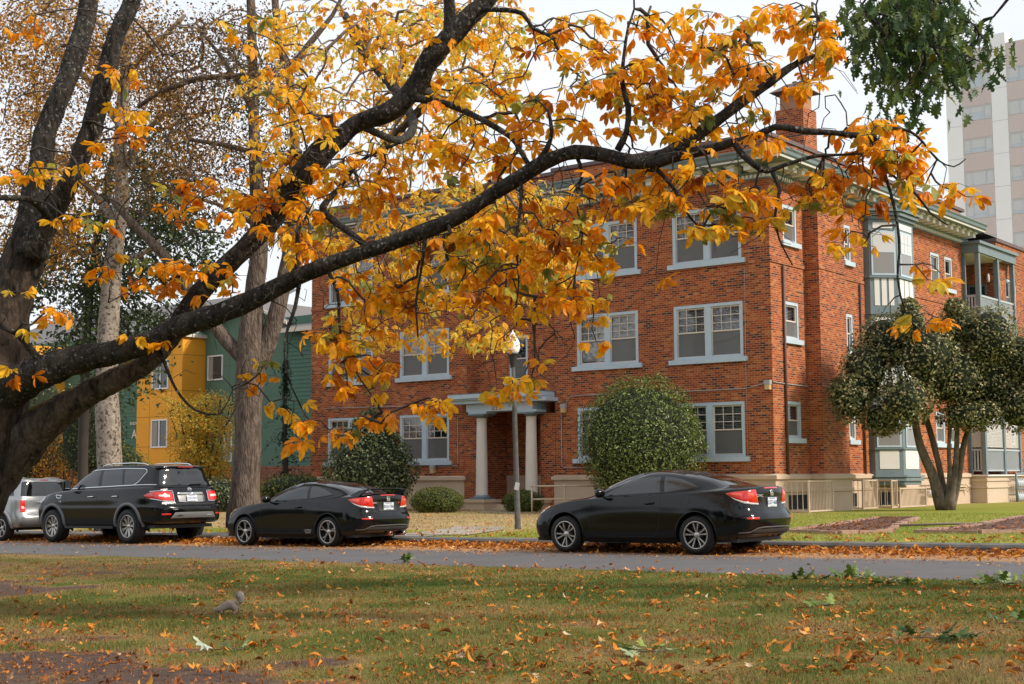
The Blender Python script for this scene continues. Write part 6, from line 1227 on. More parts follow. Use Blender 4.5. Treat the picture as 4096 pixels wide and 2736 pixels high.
def wheel(parent, x, y, r, wdt, rim_r, spokes, style, side, mset=None, steer=0.):
    c = (x,y,r); s = 1 if side > 0 else -1; h = wdt/2
    t = MB(); prof = [(rim_r,-h*.92),(rim_r+.012,-h),(r*.80+rim_r*.2,-h*1.04),(r-.035,-h*.98),(r-.008,-h*.82),(r,-h*.5),(r,-h*.1),(r-.006,-h*.08),(r-.006,h*.0),(r,h*.02),(r,h*.5),(r-.008,h*.82),(r-.035,h*.98),(r*.80+rim_r*.2,h*1.04),(rim_r+.012,h),(rim_r,h*.92)]
    t.lathe(prof,44,0,(0,0,0),'Y'); W = t.build('wheel', M_TYRE, parent); W.location = c; W.rotation_euler = (0,rnd.uniform(0,6),steer)
    m = MB(); f = s*h*.80
    m.lathe([(rim_r+.004,s*h*.96),(rim_r-.012,s*h*.99),(rim_r-.02,s*h*.8),(rim_r-.035,s*h*.2),(rim_r-.035,-s*h*.8)],44,1,(0,0,0),'Y'); m.lathe([(rim_r+.005,s*h*.955),(rim_r+.004,s*h*.99),(rim_r-.010,s*h*1.0),(rim_r-.016,s*h*.93)],44,0,(0,0,0),'Y')
    def blade(a0, a1, r0, r1, w0, w1, z0, z1, mi=0, th=.022):
        P = []
        for (a,rr,w_,zz) in ((a0,r0,w0,z0),(a1,r1,w1,z1)):
            cx, cz = math.cos(a)*rr, math.sin(a)*rr; tx, tz = -math.sin(a)*w_, math.cos(a)*w_
            P += [(cx-tx,zz-s*th,cz-tz),(cx+tx,zz-s*th,cz+tz),(cx+tx*.75,zz,cz+tz*.75),(cx-tx*.75,zz,cz-tz*.75)]
        m.add(P,[(0,1,5,4),(1,2,6,5),(2,3,7,6),(3,0,4,7),(4,5,6,7),(0,3,2,1)],mi)
    R1 = rim_r-.012
    for i in range(spokes):
        a = 2*PI*i/spokes
        if style == 'pair':
            for d in (-.17,.17): blade(a+d*.9,a+d*1.35,.045,R1,.010,.019,f-s*.012,f+s*.0)
        elif style == 'broad':
            blade(a,a,.035,R1*.62,.022,.017,f-s*.01,f-s*.002)
            for d in (-.20,.20): blade(a+d*.25,a+d,R1*.58,R1,.012,.014,f-s*.002,f+s*.004)
        else:
            for d in (-.11,.11): blade(a+d*.5,a+d,.05,R1,.015,.02,f-s*.02,f+s*.0)
    m.lathe([(0,f+s*.004),(.028,f+s*.004),(.05,f-s*.008),(.06,f-s*.03)],20,0,(0,0,0),'Y'); o = m.build('rim', [M_ALLOY, M_ALLOYD if style != 'multi' else mat('grey_barrel',(.10,.10,.10),.4,.5)], W)
    d = MB(); d.lathe([(0,f-s*.075),(rim_r-.03,f-s*.070)],32,0,(0,0,0),'Y'); d.lathe([(.05,f-s*.03),(.13,f-s*.06),(.13,f-s*.07)],24,0,(0,0,0),'Y'); d.build('brake', M_ALLOYD, W)
    return W
def plate(parent, M, txt, w=.305, h=.152):
    mb = MB(); mb.box(-w/2,w/2,-h/2,h/2,-.004,.0); o = mb.build('number_plate', M_PLATE, parent); o.matrix_local = M
    t = text_mesh('plate_text', txt, .088, M_PTXT, o, Matrix.Translation((0,-.010,.0015)), .0006, .0015, .86)
    mb = MB(); mb.box(-.10,.10,.055,.066,.001,.002); mb.box(-.07,.07,-.07,-.064,.001,.002); mb.build('plate_band', M_PTXT, o); return o
def rear_frame(sh, y, z, flat=False, lift=.004):   # matrix on the rear face: local x to the viewer's right, local z out of the surface
    k,j = sh.back(abs(y),z); p = sh.pt(k,j); n = sh.nrm(k,j); 
    if y < 0: p = p*np.array([1,-1,1]); n = n*np.array([1,-1,1])
    n = Vector(n); 
    if flat: n = Vector((n.x,0,n.z)).normalized()
    xr = Vector((0,-1,0)); xr = (xr-n*xr.dot(n)).normalized(); yr = n.cross(xr); M = Matrix((xr,yr,n)).transposed().to_4x4(); M.translation = Vector(p)+n*lift; return M
def car_root(name, xa, y, label, cat, dz=0.):
    x = -xa; return root(name, L(x,y,road_z(x)+dz), label, cat, 'cars parked along the kerb', math.atan2(.61937,-.78510), .014)
# ---- coupe rows  k: 0 nose .. 12 tail
def civic_rows():
    X = lambda *a: list(a)
    r0 = [(2.10,0,.22),(2.07,.42,.22),(1.93,.72,.21),(1.70,.80,.20),(1.31,.82,.20),(.80,.82,.19),(.10,.82,.19),(-.55,.82,.19),(-1.31,.82,.21),(-1.80,.79,.24),(-2.06,.66,.27),(-2.17,.36,.28),(-2.19,0,.28)]
    r1 = [(2.19,0,.33),(2.15,.42,.33),(1.99,.76,.32),(1.71,.85,.31),(1.31,.872,.31),(.80,.865,.30),(.10,.86,.30),(-.55,.865,.30),(-1.31,.875,.32),(-1.84,.845,.34),(-2.15,.70,.36),(-2.27,.38,.37),(-2.29,0,.37)]
    r2 = [(2.21,0,.50),(2.17,.42,.50),(2.01,.77,.50),(1.71,.86,.51),(1.31,.885,.52),(.80,.872,.52),(.10,.866,.52),(-.55,.872,.52),(-1.31,.89,.54),(-1.85,.86,.56),(-2.20,.72,.58),(-2.32,.39,.59),(-2.34,0,.59)]
    r3 = [(2.14,0,.66),(2.09,.42,.66),(1.92,.74,.68),(1.68,.835,.70),(1.31,.868,.72),(.80,.868,.73),(.10,.868,.74),(-.55,.873,.75),(-1.31,.885,.76),(-1.84,.84,.77),(-2.13,.69,.76),(-2.22,.38,.77),(-2.24,0,.77)]
    r4 = [(2.02,0,.745),(1.95,.42,.76),(1.76,.70,.79),(1.58,.785,.825),(1.31,.825,.862),(.80,.845,.895),(.10,.842,.92),(-.55,.842,.945),(-1.31,.83,.98),(-1.82,.77,1.01),(-2.12,.64,1.03),(-2.21,.36,1.06),(-2.235,0,1.07)]
    r45= [(1.62,0,.89),(1.56,.38,.885),(1.38,.63,.88),(1.22,.725,.895),(1.02,.785,.905),(.68,.82,.925),(.05,.822,.95),(-.58,.82,.975),(-1.28,.80,1.01),(-1.72,.72,1.05),(-1.97,.58,1.075),(-2.06,.32,1.092),(-2.08,0,1.098)]
    r5 = [(1.02,0,.985),(.98,.35,.98),(.90,.58,.97),(.83,.68,.955),(.76,.75,.94),(.52,.79,.94),(.0,.80,.965),(-.6,.795,.99),(-1.25,.76,1.025),(-1.60,.67,1.07),(-1.74,.53,1.095),(-1.80,.3,1.105),(-1.82,0,1.11)]
    r6 = [(.62,0,1.175),(.60,.32,1.17),(.53,.52,1.155),(.45,.62,1.135),(.38,.675,1.12),(.20,.71,1.14),(-.12,.725,1.17),(-.62,.72,1.185),(-1.10,.675,1.175),(-1.33,.59,1.20),(-1.42,.47,1.215),(-1.46,.27,1.225),(-1.47,0,1.23)]
    r7 = [(.20,0,1.33),(.18,.28,1.325),(.12,.43,1.312),(.05,.51,1.30),(-.02,.545,1.29),(-.12,.575,1.30),(-.32,.60,1.32),(-.62,.60,1.32),(-.88,.57,1.30),(-.98,.52,1.295),(-1.05,.42,1.305),(-1.09,.24,1.315),(-1.10,0,1.32)]
    r8 = [(-.05,0,1.375),(-.06,.2,1.37),(-.10,.3,1.365),(-.15,.36,1.36),(-.2,.39,1.358),(-.26,.41,1.36),(-.36,.42,1.367),(-.5,.42,1.365),(-.62,.39,1.358),(-.69,.34,1.355),(-.74,.27,1.36),(-.78,.15,1.366),(-.79,0,1.367)]
    r9 = [(-.28-.02*i,0,1.397-.0004*i) for i in range(13)]
    return [r0,r1,r2,r3,r4,r45,r5,r6,r7,r8,r9]
def windows_coupe(sh, R):
    g = MB(); S = lambda x,z: sh.side(x,z,(3.5,10.5),(4,8.6))
    patch(sh,g,[(.36,1.07),(.10,1.19),(-.10,1.245),(-.35,1.275),(-.55,1.278)],[(.54,.965),(.2,.985),(-.2,1.003),(-.44,1.012),(-.60,1.018)],S,.004,26,8); g.build_groups('door_glass', M_TINT, R)
    g = MB(); patch(sh,g,[(-.63,1.278),(-.80,1.262),(-1.0,1.215),(-1.22,1.13)],[(-.68,1.022),(-.90,1.045),(-1.12,1.072),(-1.30,1.095)],S,.004,20,8); g.build_groups('quarter_glass', M_TINT, R)
    g = MB(); patch(sh,g,[(0,7.9),(1.5,7.9),(2.7,7.9),(3.6,7.8)],[(0,6.15),(1.5,6.15),(2.7,6.15),(3.6,6.15)],None,.004,18,12,kj=True); g.build('windscreen', M_TINT, R)
    g = MB(); patch(sh,g,[(12,7.95),(11,7.95),(10.4,7.9),(10.0,7.8)],[(12,6.2),(11,6.2),(10.3,6.2),(9.8,6.25)],None,.004,18,12,kj=True); g.build('rear_window', M_TINT, R)
    t = MB(); seam(sh,t,[(.60,.945),(.2,.968),(-.3,.992),(-.64,1.005),(-.95,1.035),(-1.33,1.085)],S,.012,.005); t.build('window_trim', M_BLKP, R)
def coupe(name, xa, y, label, wheel_style, spokes, wr, plate_txt, badges, spoiler, scale=1., reflect=True):
    R = car_root(name, xa, y, label, 'car'); R.scale = (scale,)*3
    sh = Shell(civic_rows()); wx = 1.31; rr = .318; ar = .365
    body = sh.body([(wx,.325,ar),(-wx,.325,ar)], [M_BLK], R)
    a = MB()
    for cx in (wx,-wx): sh.arch(a,cx,.325,ar,.28)
    a.build('wheel_housing', M_BLKP, R)
    l = MB()
    for cx in (wx,-wx):                      # rolled arch lip
        for sg in (1,-1):
            pts = []
            for i in range(29):
                an = -.12+(PI+.24)*i/28; x_, z_ = cx+math.cos(an)*(ar+.012), .325+math.sin(an)*(ar+.012); k,j = sh.side(x_,z_,(2.2,10.2),(0,6)); p = sh.pt(k,j); pts.append((x_,sg*(p[1]+.002),z_))
            l.tube(pts,.011,6)
    l.build_groups('arch_lip', M_BLK, R)
    u = MB(); u.box(-2.0,2.0,-.74,.74,.20,.26); u.box(-.85,.85,.70,.80,.175,.205); u.build('underbody', M_BLKP, R)
    for x_ in (wx,-wx):
        for sg in (1,-1): wheel(R, x_, sg*.775, rr, .215, wr, spokes, wheel_style, sg)
    windows_coupe(sh, R)
    S = sh.side; Bk = sh.back
    d = MB(); seam(sh,d,[(.72,.93),(.78,.80),(.80,.55),(.74,.36),(.66,.30)],S); seam(sh,d,[(.66,.30),(0,.285),(-.52,.30)],S); seam(sh,d,[(-.52,.30),(-.60,.40),(-.63,.7),(-.64,1.0)],S); d.build('door_gap', M_BLKP, R)
    d = MB(); ce = (-1.12,.865); seam(sh,d,[(ce[0]+.085*math.cos(t*PI/12),ce[1]+.075*math.sin(t*PI/12)) for t in range(25)],S,.004,mirror=False); d.build('fuel_flap', M_BLKP, R)
    h = MB()
    for sg in (1,-1):
        k,j = S(-.42,.835); p = sh.pt(k,j); h.tube([(-.33,sg*(p[1]-.01),.828),(-.36,sg*(p[1]+.032),.834),(-.48,sg*(p[1]+.036),.842),(-.52,sg*(p[1]-.005),.845)],[.012,.016,.016,.012],8)
    h.build_groups('door_handle', M_BLK, R)
    for sg in (1,-1):                         # mirrors
        m = MB(); k,j = S(.50,.95,(3.5,10),(4,8)); m.lathe([(0,-.115),(.045,-.105),(.068,-.05),(.075,.02),(.066,.08),(.03,.105),(0,.11)],16,0,(0,0,0),'Y'); o = m.build('mirror', M_BLK, R); o.location = (.50,sg*.955,1.015); o.scale = (.85,1,1.02); 
        m = MB(); m.tube([(.52,sg*.80,.945),(.51,sg*.90,.985)],.022,6); m.build('mirror_arm', M_BLKP, o).matrix_parent_inverse = Matrix.Translation((.50,sg*.955,1.015)).inverted()
    # tail lamps: wedge sweeping forward round the corner
    for sg in (1,-1):
        t = MB(); patch(sh,t,[(-1.83,.985),(-1.98,1.01),(-2.12,1.022)],[(-1.86,.965),(-1.98,.905),(-2.10,.86)],lambda x,z: sh.side(x,z,(8.8,10.9),(2,5.9)),.010,12,7,mirror=False)
        patch(sh,t,[(.66,1.02),(.56,1.035),(.46,1.045)],[(.70,.86),(.56,.835),(.40,.825)],Bk,.010,12,7,mirror=False)
        if sg < 0: t.v = [(v[0],-v[1],v[2]) for v in t.v]; t.f = [f[::-1] for f in t.f]
        TL = t.build('tail_light', M_RED, R)
        t = MB(); patch(sh,t,[(-1.90,.985),(-1.99,.995),(-2.09,1.0)],[(-1.93,.955),(-1.99,.93),(-2.09,.915)],lambda x,z: sh.side(x,z,(8.8,10.9),(2,5.9)),.013,10,5,mirror=False); patch(sh,t,[(.64,1.0),(.58,1.01),(.53,1.015)],[(.66,.92),(.56,.905),(.49,.90)],Bk,.013,8,4,mirror=False)
        if sg < 0: t.v = [(v[0],-v[1],v[2]) for v in t.v]; t.f = [f[::-1] for f in t.f]
        t.build('glowing_element', M_RED2, TL)
        t = MB(); patch(sh,t,[(-1.86,.962),(-1.98,.902),(-2.10,.858)],[(-1.90,.945),(-1.98,.885),(-2.10,.832)],lambda x,z: sh.side(x,z,(8.8,10.9),(2,5.9)),.010,12,3,mirror=False); patch(sh,t,[(.70,.858),(.56,.832),(.40,.822)],[(.70,.825),(.56,.805),(.385,.80)],Bk,.010,10,3,mirror=False)
        if sg < 0: t.v = [(v[0],-v[1],v[2]) for v in t.v]; t.f = [f[::-1] for f in t.f]
        t.build('clear_strip', M_CLR, TL)
        # bumper reflector
        t = MB(); patch(sh,t,[(.735,.60),(.68,.60),(.52,.60)],[(.74,.57),(.68,.567),(.53,.566)],Bk,.008,14,4,mirror=False)
        if sg < 0: t.v = [(v[0],-v[1],v[2]) for v in t.v]; t.f = [f[::-1] for f in t.f]
        t.build('bumper_reflector', M_RED, R)
        t = MB(); patch(sh,t,[(1.80,.76),(1.92,.725),(2.02,.69)],[(1.79,.72),(1.90,.665),(2.0,.62)],lambda x,z: sh.side(x,z,(1.2,3.6),(2,5)),.008,10,5,mirror=False)
        if sg < 0: t.v = [(v[0],-v[1],v[2]) for v in t.v]; t.f = [f[::-1] for f in t.f]
        o = t.build('headlight', M_CLR, R)
        t = MB(); patch(sh,t,[(1.70,.815),(1.83,.785),(1.97,.745)],[(1.69,.775),(1.82,.72),(1.95,.68)],lambda x,z: sh.side(x,z,(1.2,3.6),(2,5)),.012,10,5,mirror=False)
        if sg < 0: t.v = [(v[0],-v[1],v[2]) for v in t.v]; t.f = [f[::-1] for f in t.f]
        t.build('side_marker', M_ORG, o)
    # boot lid outline, plate recess, third light, number plate
    d = MB(); seam(sh,d,[(0,.70),(.30,.705),(.40,.74),(.50,.86)],Bk,.006); d.build('boot_gap', M_BLKP, R)
    d = MB(); patch(sh,d,[(0,.93),(.2,.93),(.34,.925)],[(0,.735),(.2,.735),(.26,.74)],Bk,.002,12,6); d.build('plate_recess', M_BLKP, R)
    plate(R, rear_frame(sh,0,.835,True,.02), plate_txt)
    d = MB(); patch(sh,d,[(0,1.078),(.1,1.077),(.22,1.074)],[(0,1.058),(.1,1.057),(.22,1.054)],Bk,.006,8,3); d.build('brake_light_strip', M_RED, R)
    d = MB(); patch(sh,d,[(0,.41),(.35,.41),(.62,.405)],[(0,.345),(.35,.345),(.58,.345)],Bk,.006,16,4); d.build('lower_mesh', mat('bumper_mesh',(.03,.03,.032),.6,bump=.004,bscale=120), R)
    d = MB(); seam(sh,d,[(0,.445),(.4,.445),(.55,.43),(.66,.37),(.78,.36)],Bk,.022,.012); seam(sh,d,[(0,.330),(.4,.332),(.60,.335)],Bk,.014,.010); d.build('bumper_ridge', M_GRY, R)
    # emblem: an H inside a rounded frame
    M = rear_frame(sh,0,.985,True,.006); e = MB(); w_ = .052; h_ = .042
    e.tube([(-w_,h_,0),(w_,h_,0),(w_*.82,-h_,0),(-w_*.82,-h_,0),(-w_,h_,0)],.0055,6); e.add([(-.034,.036,.002),(-.018,.036,.002),(-.012,-.036,.002),(-.030,-.036,.002)],[(0,3,2,1)]); e.add([(.034,.036,.002),(.018,.036,.002),(.012,-.036,.002),(.030,-.036,.002)],[(0,1,2,3)]); e.box(-.02,.02,-.008,.008,0,.003); o = e.build('emblem', M_BADGE, R); o.matrix_local = M
    for (txt,yy,zz,sz,m) in badges:
        M = rear_frame(sh,yy,zz,False,.004); text_mesh('badge', txt, sz, m, R, M, .002, .001, 1.25)
    ex = MB(); ex.lathe([(.028,-2.29),(.034,-2.30),(.038,-2.20),(.038,-2.0)],16,0,(0,0,0),'Y'); 
    if spoiler:
        sp = MB(); pts = []
        n = 15
        for i in range(n):
            y_ = -.62+1.24*i/(n-1); q = abs(y_)/.62; zt = 1.195-.02*q**2; x0 = -2.0-.05*(1-q*q)-.0; pts.append([(x0,y_,zt-.012),(x0-.10,y_,zt+.006),(x0-.215,y_,zt+.018),(x0-.22,y_,zt+.004),(x0-.10,y_,zt-.018)])
        V = [p for r in pts for p in r]; sp.add(V,[(i*5+k,(i+1)*5+k,(i+1)*5+(k+1)%5,i*5+(k+1)%5) for i in range(n-1) for k in range(5)]+[(0,1,2,3,4),tuple((n-1)*5+k for k in (4,3,2,1,0))],0,True)
        for sg in (1,-1): sp.add([(-1.72,sg*.66,1.055),(-2.05,sg*.69,1.05),(-2.22,sg*.625,1.19),(-2.0,sg*.62,1.17),(-1.72,sg*.60,1.075),(-2.05,sg*.60,1.07),(-2.22,sg*.585,1.175),(-2.0,sg*.585,1.16)],[(0,1,2,3),(7,6,5,4),(0,4,5,1),(1,5,6,2),(2,6,7,3),(3,7,4,0)])
        sp.build('spoiler', M_BLK, R)
        for y_ in (-.42,.0): 
            e = MB(); e.lathe([(.032,-2.33),(.040,-2.335),(.044,-2.30),(.044,-2.1),(.034,-2.1)],18,0,(0,0,0),'Y'); o = e.build('exhaust_tip' if y_ else 'tow_ring', M_CHR if y_ else mat('pinkish_metal',(.55,.30,.24),.3,.8), R); o.rotation_euler = (0,0,-PI/2); o.location = (0,y_,.265) if y_ else (.02,-.02,.265)
            o.rotation_euler = (0,0,PI/2); o.location = (-4.62 if False else 0,y_,.26); o.rotation_euler = (0,0,-PI/2)
    ex2 = MB()
    return R, sh
SI = coupe('black_coupe', 1.82, -18.10, 'black two-door coupe with a raised rear spoiler and red emblem letters', 'broad', 5, .238, 'BGA1786', [('CIVIC',.40,.905,.05,M_BADGE),('Si',-.34,.905,.05,mat('red_badge',(.6,.08,.05),.3))], True, 1.0)
d = MB(); 
CO = coupe('black_coupe', -7.24, -18.37, 'larger-looking black two-door coupe without a spoiler, before the round bush', 'pair', 5, .222, 'CGT1468', [('CIVIC',.36,.94,.055,M_BADGE)], False, 1.035)
def side_text(R, sh, txt, x, z, size, m, bold=.0005):
    k,j = sh.side(x,z); p = sh.pt(k,j); n = Vector(sh.nrm(k,j)); xr = Vector((-1,0,0)); xr = (xr-n*xr.dot(n)).normalized(); yr = n.cross(xr); M = Matrix((xr,yr,n)).transposed().to_4x4(); M.translation = Vector(p)+n*.004; text_mesh('side_badge', txt, size, m, R, M, .001, bold, 1.3)
side_text(SI[0], SI[1], 'i-VTEC', -.72, .345, .06, M_BADGE); side_text(SI[0], SI[1], 'DOHC', -.72, .30, .045, M_BADGE)
# ---- big black four-wheel drive
def suv_rows():
    r0 = [(2.30,0,.36),(2.26,.55,.36),(2.08,.86,.36),(1.85,.90,.37),(1.54,.92,.40),(.95,.93,.38),(.1,.93,.38),(-.80,.93,.38),(-1.54,.93,.42),(-2.15,.90,.46),(-2.52,.82,.47),(-2.64,.45,.47),(-2.66,0,.47)]
    r1 = [(2.42,0,.50),(2.38,.55,.50),(2.17,.92,.50),(1.90,.965,.50),(1.54,.98,.52),(.95,.975,.50),(.1,.975,.50),(-.80,.975,.50),(-1.54,.99,.54),(-2.2,.97,.56),(-2.62,.88,.56),(-2.76,.5,.56),(-2.79,0,.56)]
    r2 = [(2.46,0,.80),(2.42,.55,.80),(2.22,.94,.80),(1.92,.985,.80),(1.54,1.0,.82),(.95,.99,.80),(.1,.99,.80),(-.80,.99,.80),(-1.54,1.01,.82),(-2.2,.985,.83),(-2.64,.89,.84),(-2.80,.5,.84),(-2.83,0,.84)]
    r25= [(2.44,0,.90),(2.40,.55,.90),(2.20,.92,.91),(1.91,.975,.92),(1.54,.995,.93),(.95,.988,.92),(.1,.988,.92),(-.80,.988,.92),(-1.54,1.0,.93),(-2.2,.97,.92),(-2.60,.86,.91),(-2.70,.5,.90),(-2.72,0,.90)]
    r3 = [(2.40,0,1.05),(2.34,.55,1.05),(2.12,.90,1.06),(1.88,.965,1.07),(1.54,.985,1.08),(.95,.985,1.08),(.1,.985,1.09),(-.80,.985,1.10),(-1.54,.985,1.10),(-2.2,.95,1.10),(-2.55,.84,1.09),(-2.64,.5,1.09),(-2.66,0,1.09)]
    r4 = [(2.24,0,1.18),(2.17,.52,1.185),(1.96,.82,1.19),(1.80,.90,1.20),(1.54,.94,1.22),(.95,.955,1.235),(.1,.955,1.25),(-.80,.955,1.265),(-1.54,.95,1.28),(-2.15,.92,1.28),(-2.48,.83,1.27),(-2.57,.5,1.27),(-2.585,0,1.27)]
    r45= [(1.80,0,1.27),(1.74,.50,1.268),(1.60,.74,1.262),(1.48,.83,1.258),(1.32,.89,1.265),(.88,.92,1.285),(.08,.925,1.30),(-.80,.925,1.315),(-1.54,.92,1.33),(-2.13,.89,1.33),(-2.44,.80,1.32),(-2.53,.5,1.32),(-2.545,0,1.32)]
    r5 = [(1.28,0,1.30),(1.24,.42,1.298),(1.16,.64,1.292),(1.10,.74,1.288),(1.02,.83,1.29),(.80,.90,1.305),(.06,.905,1.33),(-.80,.905,1.34),(-1.54,.90,1.355),(-2.10,.87,1.355),(-2.41,.79,1.345),(-2.50,.5,1.345),(-2.515,0,1.345)]
    r6 = [(.82,0,1.56),(.80,.42,1.555),(.74,.62,1.55),(.68,.72,1.545),(.60,.78,1.55),(.45,.82,1.57),(0,.835,1.60),(-.80,.835,1.61),(-1.54,.825,1.61),(-2.03,.80,1.60),(-2.31,.72,1.59),(-2.41,.46,1.59),(-2.43,0,1.59)]
    r7 = [(.40,0,1.78),(.38,.40,1.775),(.33,.57,1.77),(.28,.66,1.765),(.20,.70,1.765),(.08,.725,1.785),(-.18,.735,1.81),(-.85,.735,1.82),(-1.54,.73,1.815),(-1.98,.715,1.80),(-2.24,.66,1.79),(-2.36,.42,1.79),(-2.38,0,1.79)]
    r8 = [(.12,0,1.855),(.10,.35,1.85),(.06,.50,1.845),(.02,.56,1.842),(-.05,.60,1.845),(-.15,.62,1.855),(-.35,.63,1.868),(-.9,.63,1.872),(-1.5,.625,1.868),(-1.85,.61,1.86),(-2.1,.56,1.85),(-2.25,.36,1.845),(-2.27,0,1.845)]
    r9 = [(-.3-.1*i,0,1.895) for i in range(13)]
    return [r0,r1,r2,r25,r3,r4,r45,r5,r6,r7,r8,r9]
R = car_root('four_wheel_drive', 8.57, -19.2+.98, 'large glossy black four-wheel drive with silver roof rails, parked before the mottled tree', 'car')
sh = Shell(suv_rows(), sharp=()); wx = 1.5375; ar = .475; zc = .415
sh.body([(wx,zc+.02,ar),(-wx,zc+.02,ar)], [M_BLK], R); a = MB(); 
for cx in (wx,-wx): sh.arch(a,cx,zc+.02,ar,.32)
a.build('wheel_housing', M_BLKP, R)
for cx in (wx,-wx):
    for sg in (1,-1):
        l = MB(); pts = []
        for i in range(33):
            an = -.42+(PI+.84)*i/32; q = []
            for dr_ in (.0,.075):
                x_, z_ = cx+math.cos(an)*(ar+dr_-.005), zc+.02+math.sin(an)*(ar+dr_-.005); z_ = max(z_,.40); k,j = sh.side(x_,z_,(2.0,10.4),(0,7)); p = sh.pt(k,j); q.append((x_,sg*(p[1]+(.022 if dr_ == 0 else .012)),z_))
            pts.append([(q[0][0],q[0][1]-sg*.04,q[0][2]),q[0],q[1],(q[1][0],q[1][1]-sg*.03,q[1][2])])
        V = [p for r_ in pts for p in r_]; l.add(V,[(i*4+k,(i+1)*4+k,(i+1)*4+k+1,i*4+k+1) for i in range(32) for k in range(3)],0,True); l.build('arch_flare', M_GRY, R)
u = MB(); u.box(-2.4,2.2,-.85,.85,.36,.44); u.box(-.98,.98,.84,1.0,.36,.42); u.box(-.98,.98,-1.0,-.84,.36,.42); u.build_groups('underbody', M_BLKP, R)
for x_ in (wx,-wx):
    for sg in (1,-1): wheel(R, x_, sg*.865, zc, .275, .265, 9, 'multi', sg)
S = lambda x,z: sh.side(x,z,(3.5,10.6),(5,9.6))
for nm,tp_,bt_ in (('front_door_glass',[(.52,1.62),(.22,1.72),(-.20,1.755)],[(.86,1.345),(.4,1.36),(-.26,1.372)]),('rear_door_glass',[(-.32,1.757),(-.7,1.765),(-1.06,1.765)],[(-.38,1.376),(-.7,1.384),(-1.20,1.39)]),('quarter_glass',[(-1.16,1.765),(-1.5,1.76),(-1.86,1.74)],[(-1.30,1.395),(-1.5,1.40),(-1.62,1.405)])):
    g = MB()
    if nm == 'quarter_glass': patch(sh,g,[(-1.16,1.765),(-1.6,1.758),(-1.92,1.735),(-1.95,1.69)],[(-1.28,1.395),(-1.45,1.40),(-1.62,1.405),(-1.72,1.45)],S,.004,18,8)
    else: patch(sh,g,tp_,bt_,S,.004,18,8)
    g.build_groups(nm, M_TINT, R)
g = MB(); patch(sh,g,[(0,8.9),(1.5,8.9),(2.7,8.85),(3.6,8.8)],[(0,7.2),(1.5,7.2),(2.7,7.2),(3.6,7.2)],None,.004,16,10,kj=True); g.build('windscreen', M_TINT, R)
g = MB(); patch(sh,g,[(12,8.85),(11,8.85),(10.5,8.85),(10.2,8.8)],[(12,7.15),(11,7.15),(10.4,7.15),(10.12,7.2)],None,.012,18,10,kj=True); g.build('rear_window', M_TINT, R)
t = MB(); seam(sh,t,[(.92,1.325),(.1,1.352),(-.8,1.37),(-1.64,1.388),(-1.80,1.47),(-2.0,1.70),(-1.93,1.765),(-1.2,1.79),(-.2,1.782),(.30,1.745)],S,.016,.008,n=70); seam(sh,t,[(-1.64,1.388),(-2.1,1.392),(-2.38,1.385)],S,.012,.008); t.build('window_chrome', M_CHR, R)
d = MB(); Sd = lambda x,z: sh.side(x,z,(2.2,10.3),(0,8)); seam(sh,d,[(.98,1.28),(1.02,1.0),(.98,.5)],Sd); seam(sh,d,[(-.30,1.33),(-.30,.9),(-.28,.46)],Sd); seam(sh,d,[(-1.22,1.35),(-1.16,1.1),(-1.02,.75),(-1.0,.50)],Sd); d.build('door_gap', M_BLKP, R)
h = MB()
for xh in (-.08,-1.05):
    for sg in (1,-1):
        k,j = Sd(xh,1.12); y_ = sh.pt(k,j)[1]; h.tube([(xh+.10,sg*(y_),1.12),(xh+.09,sg*(y_+.035),1.122),(xh-.09,sg*(y_+.035),1.128),(xh-.10,sg*y_,1.128)],.016,8)
h.build_groups('door_handle', M_CHR, R)
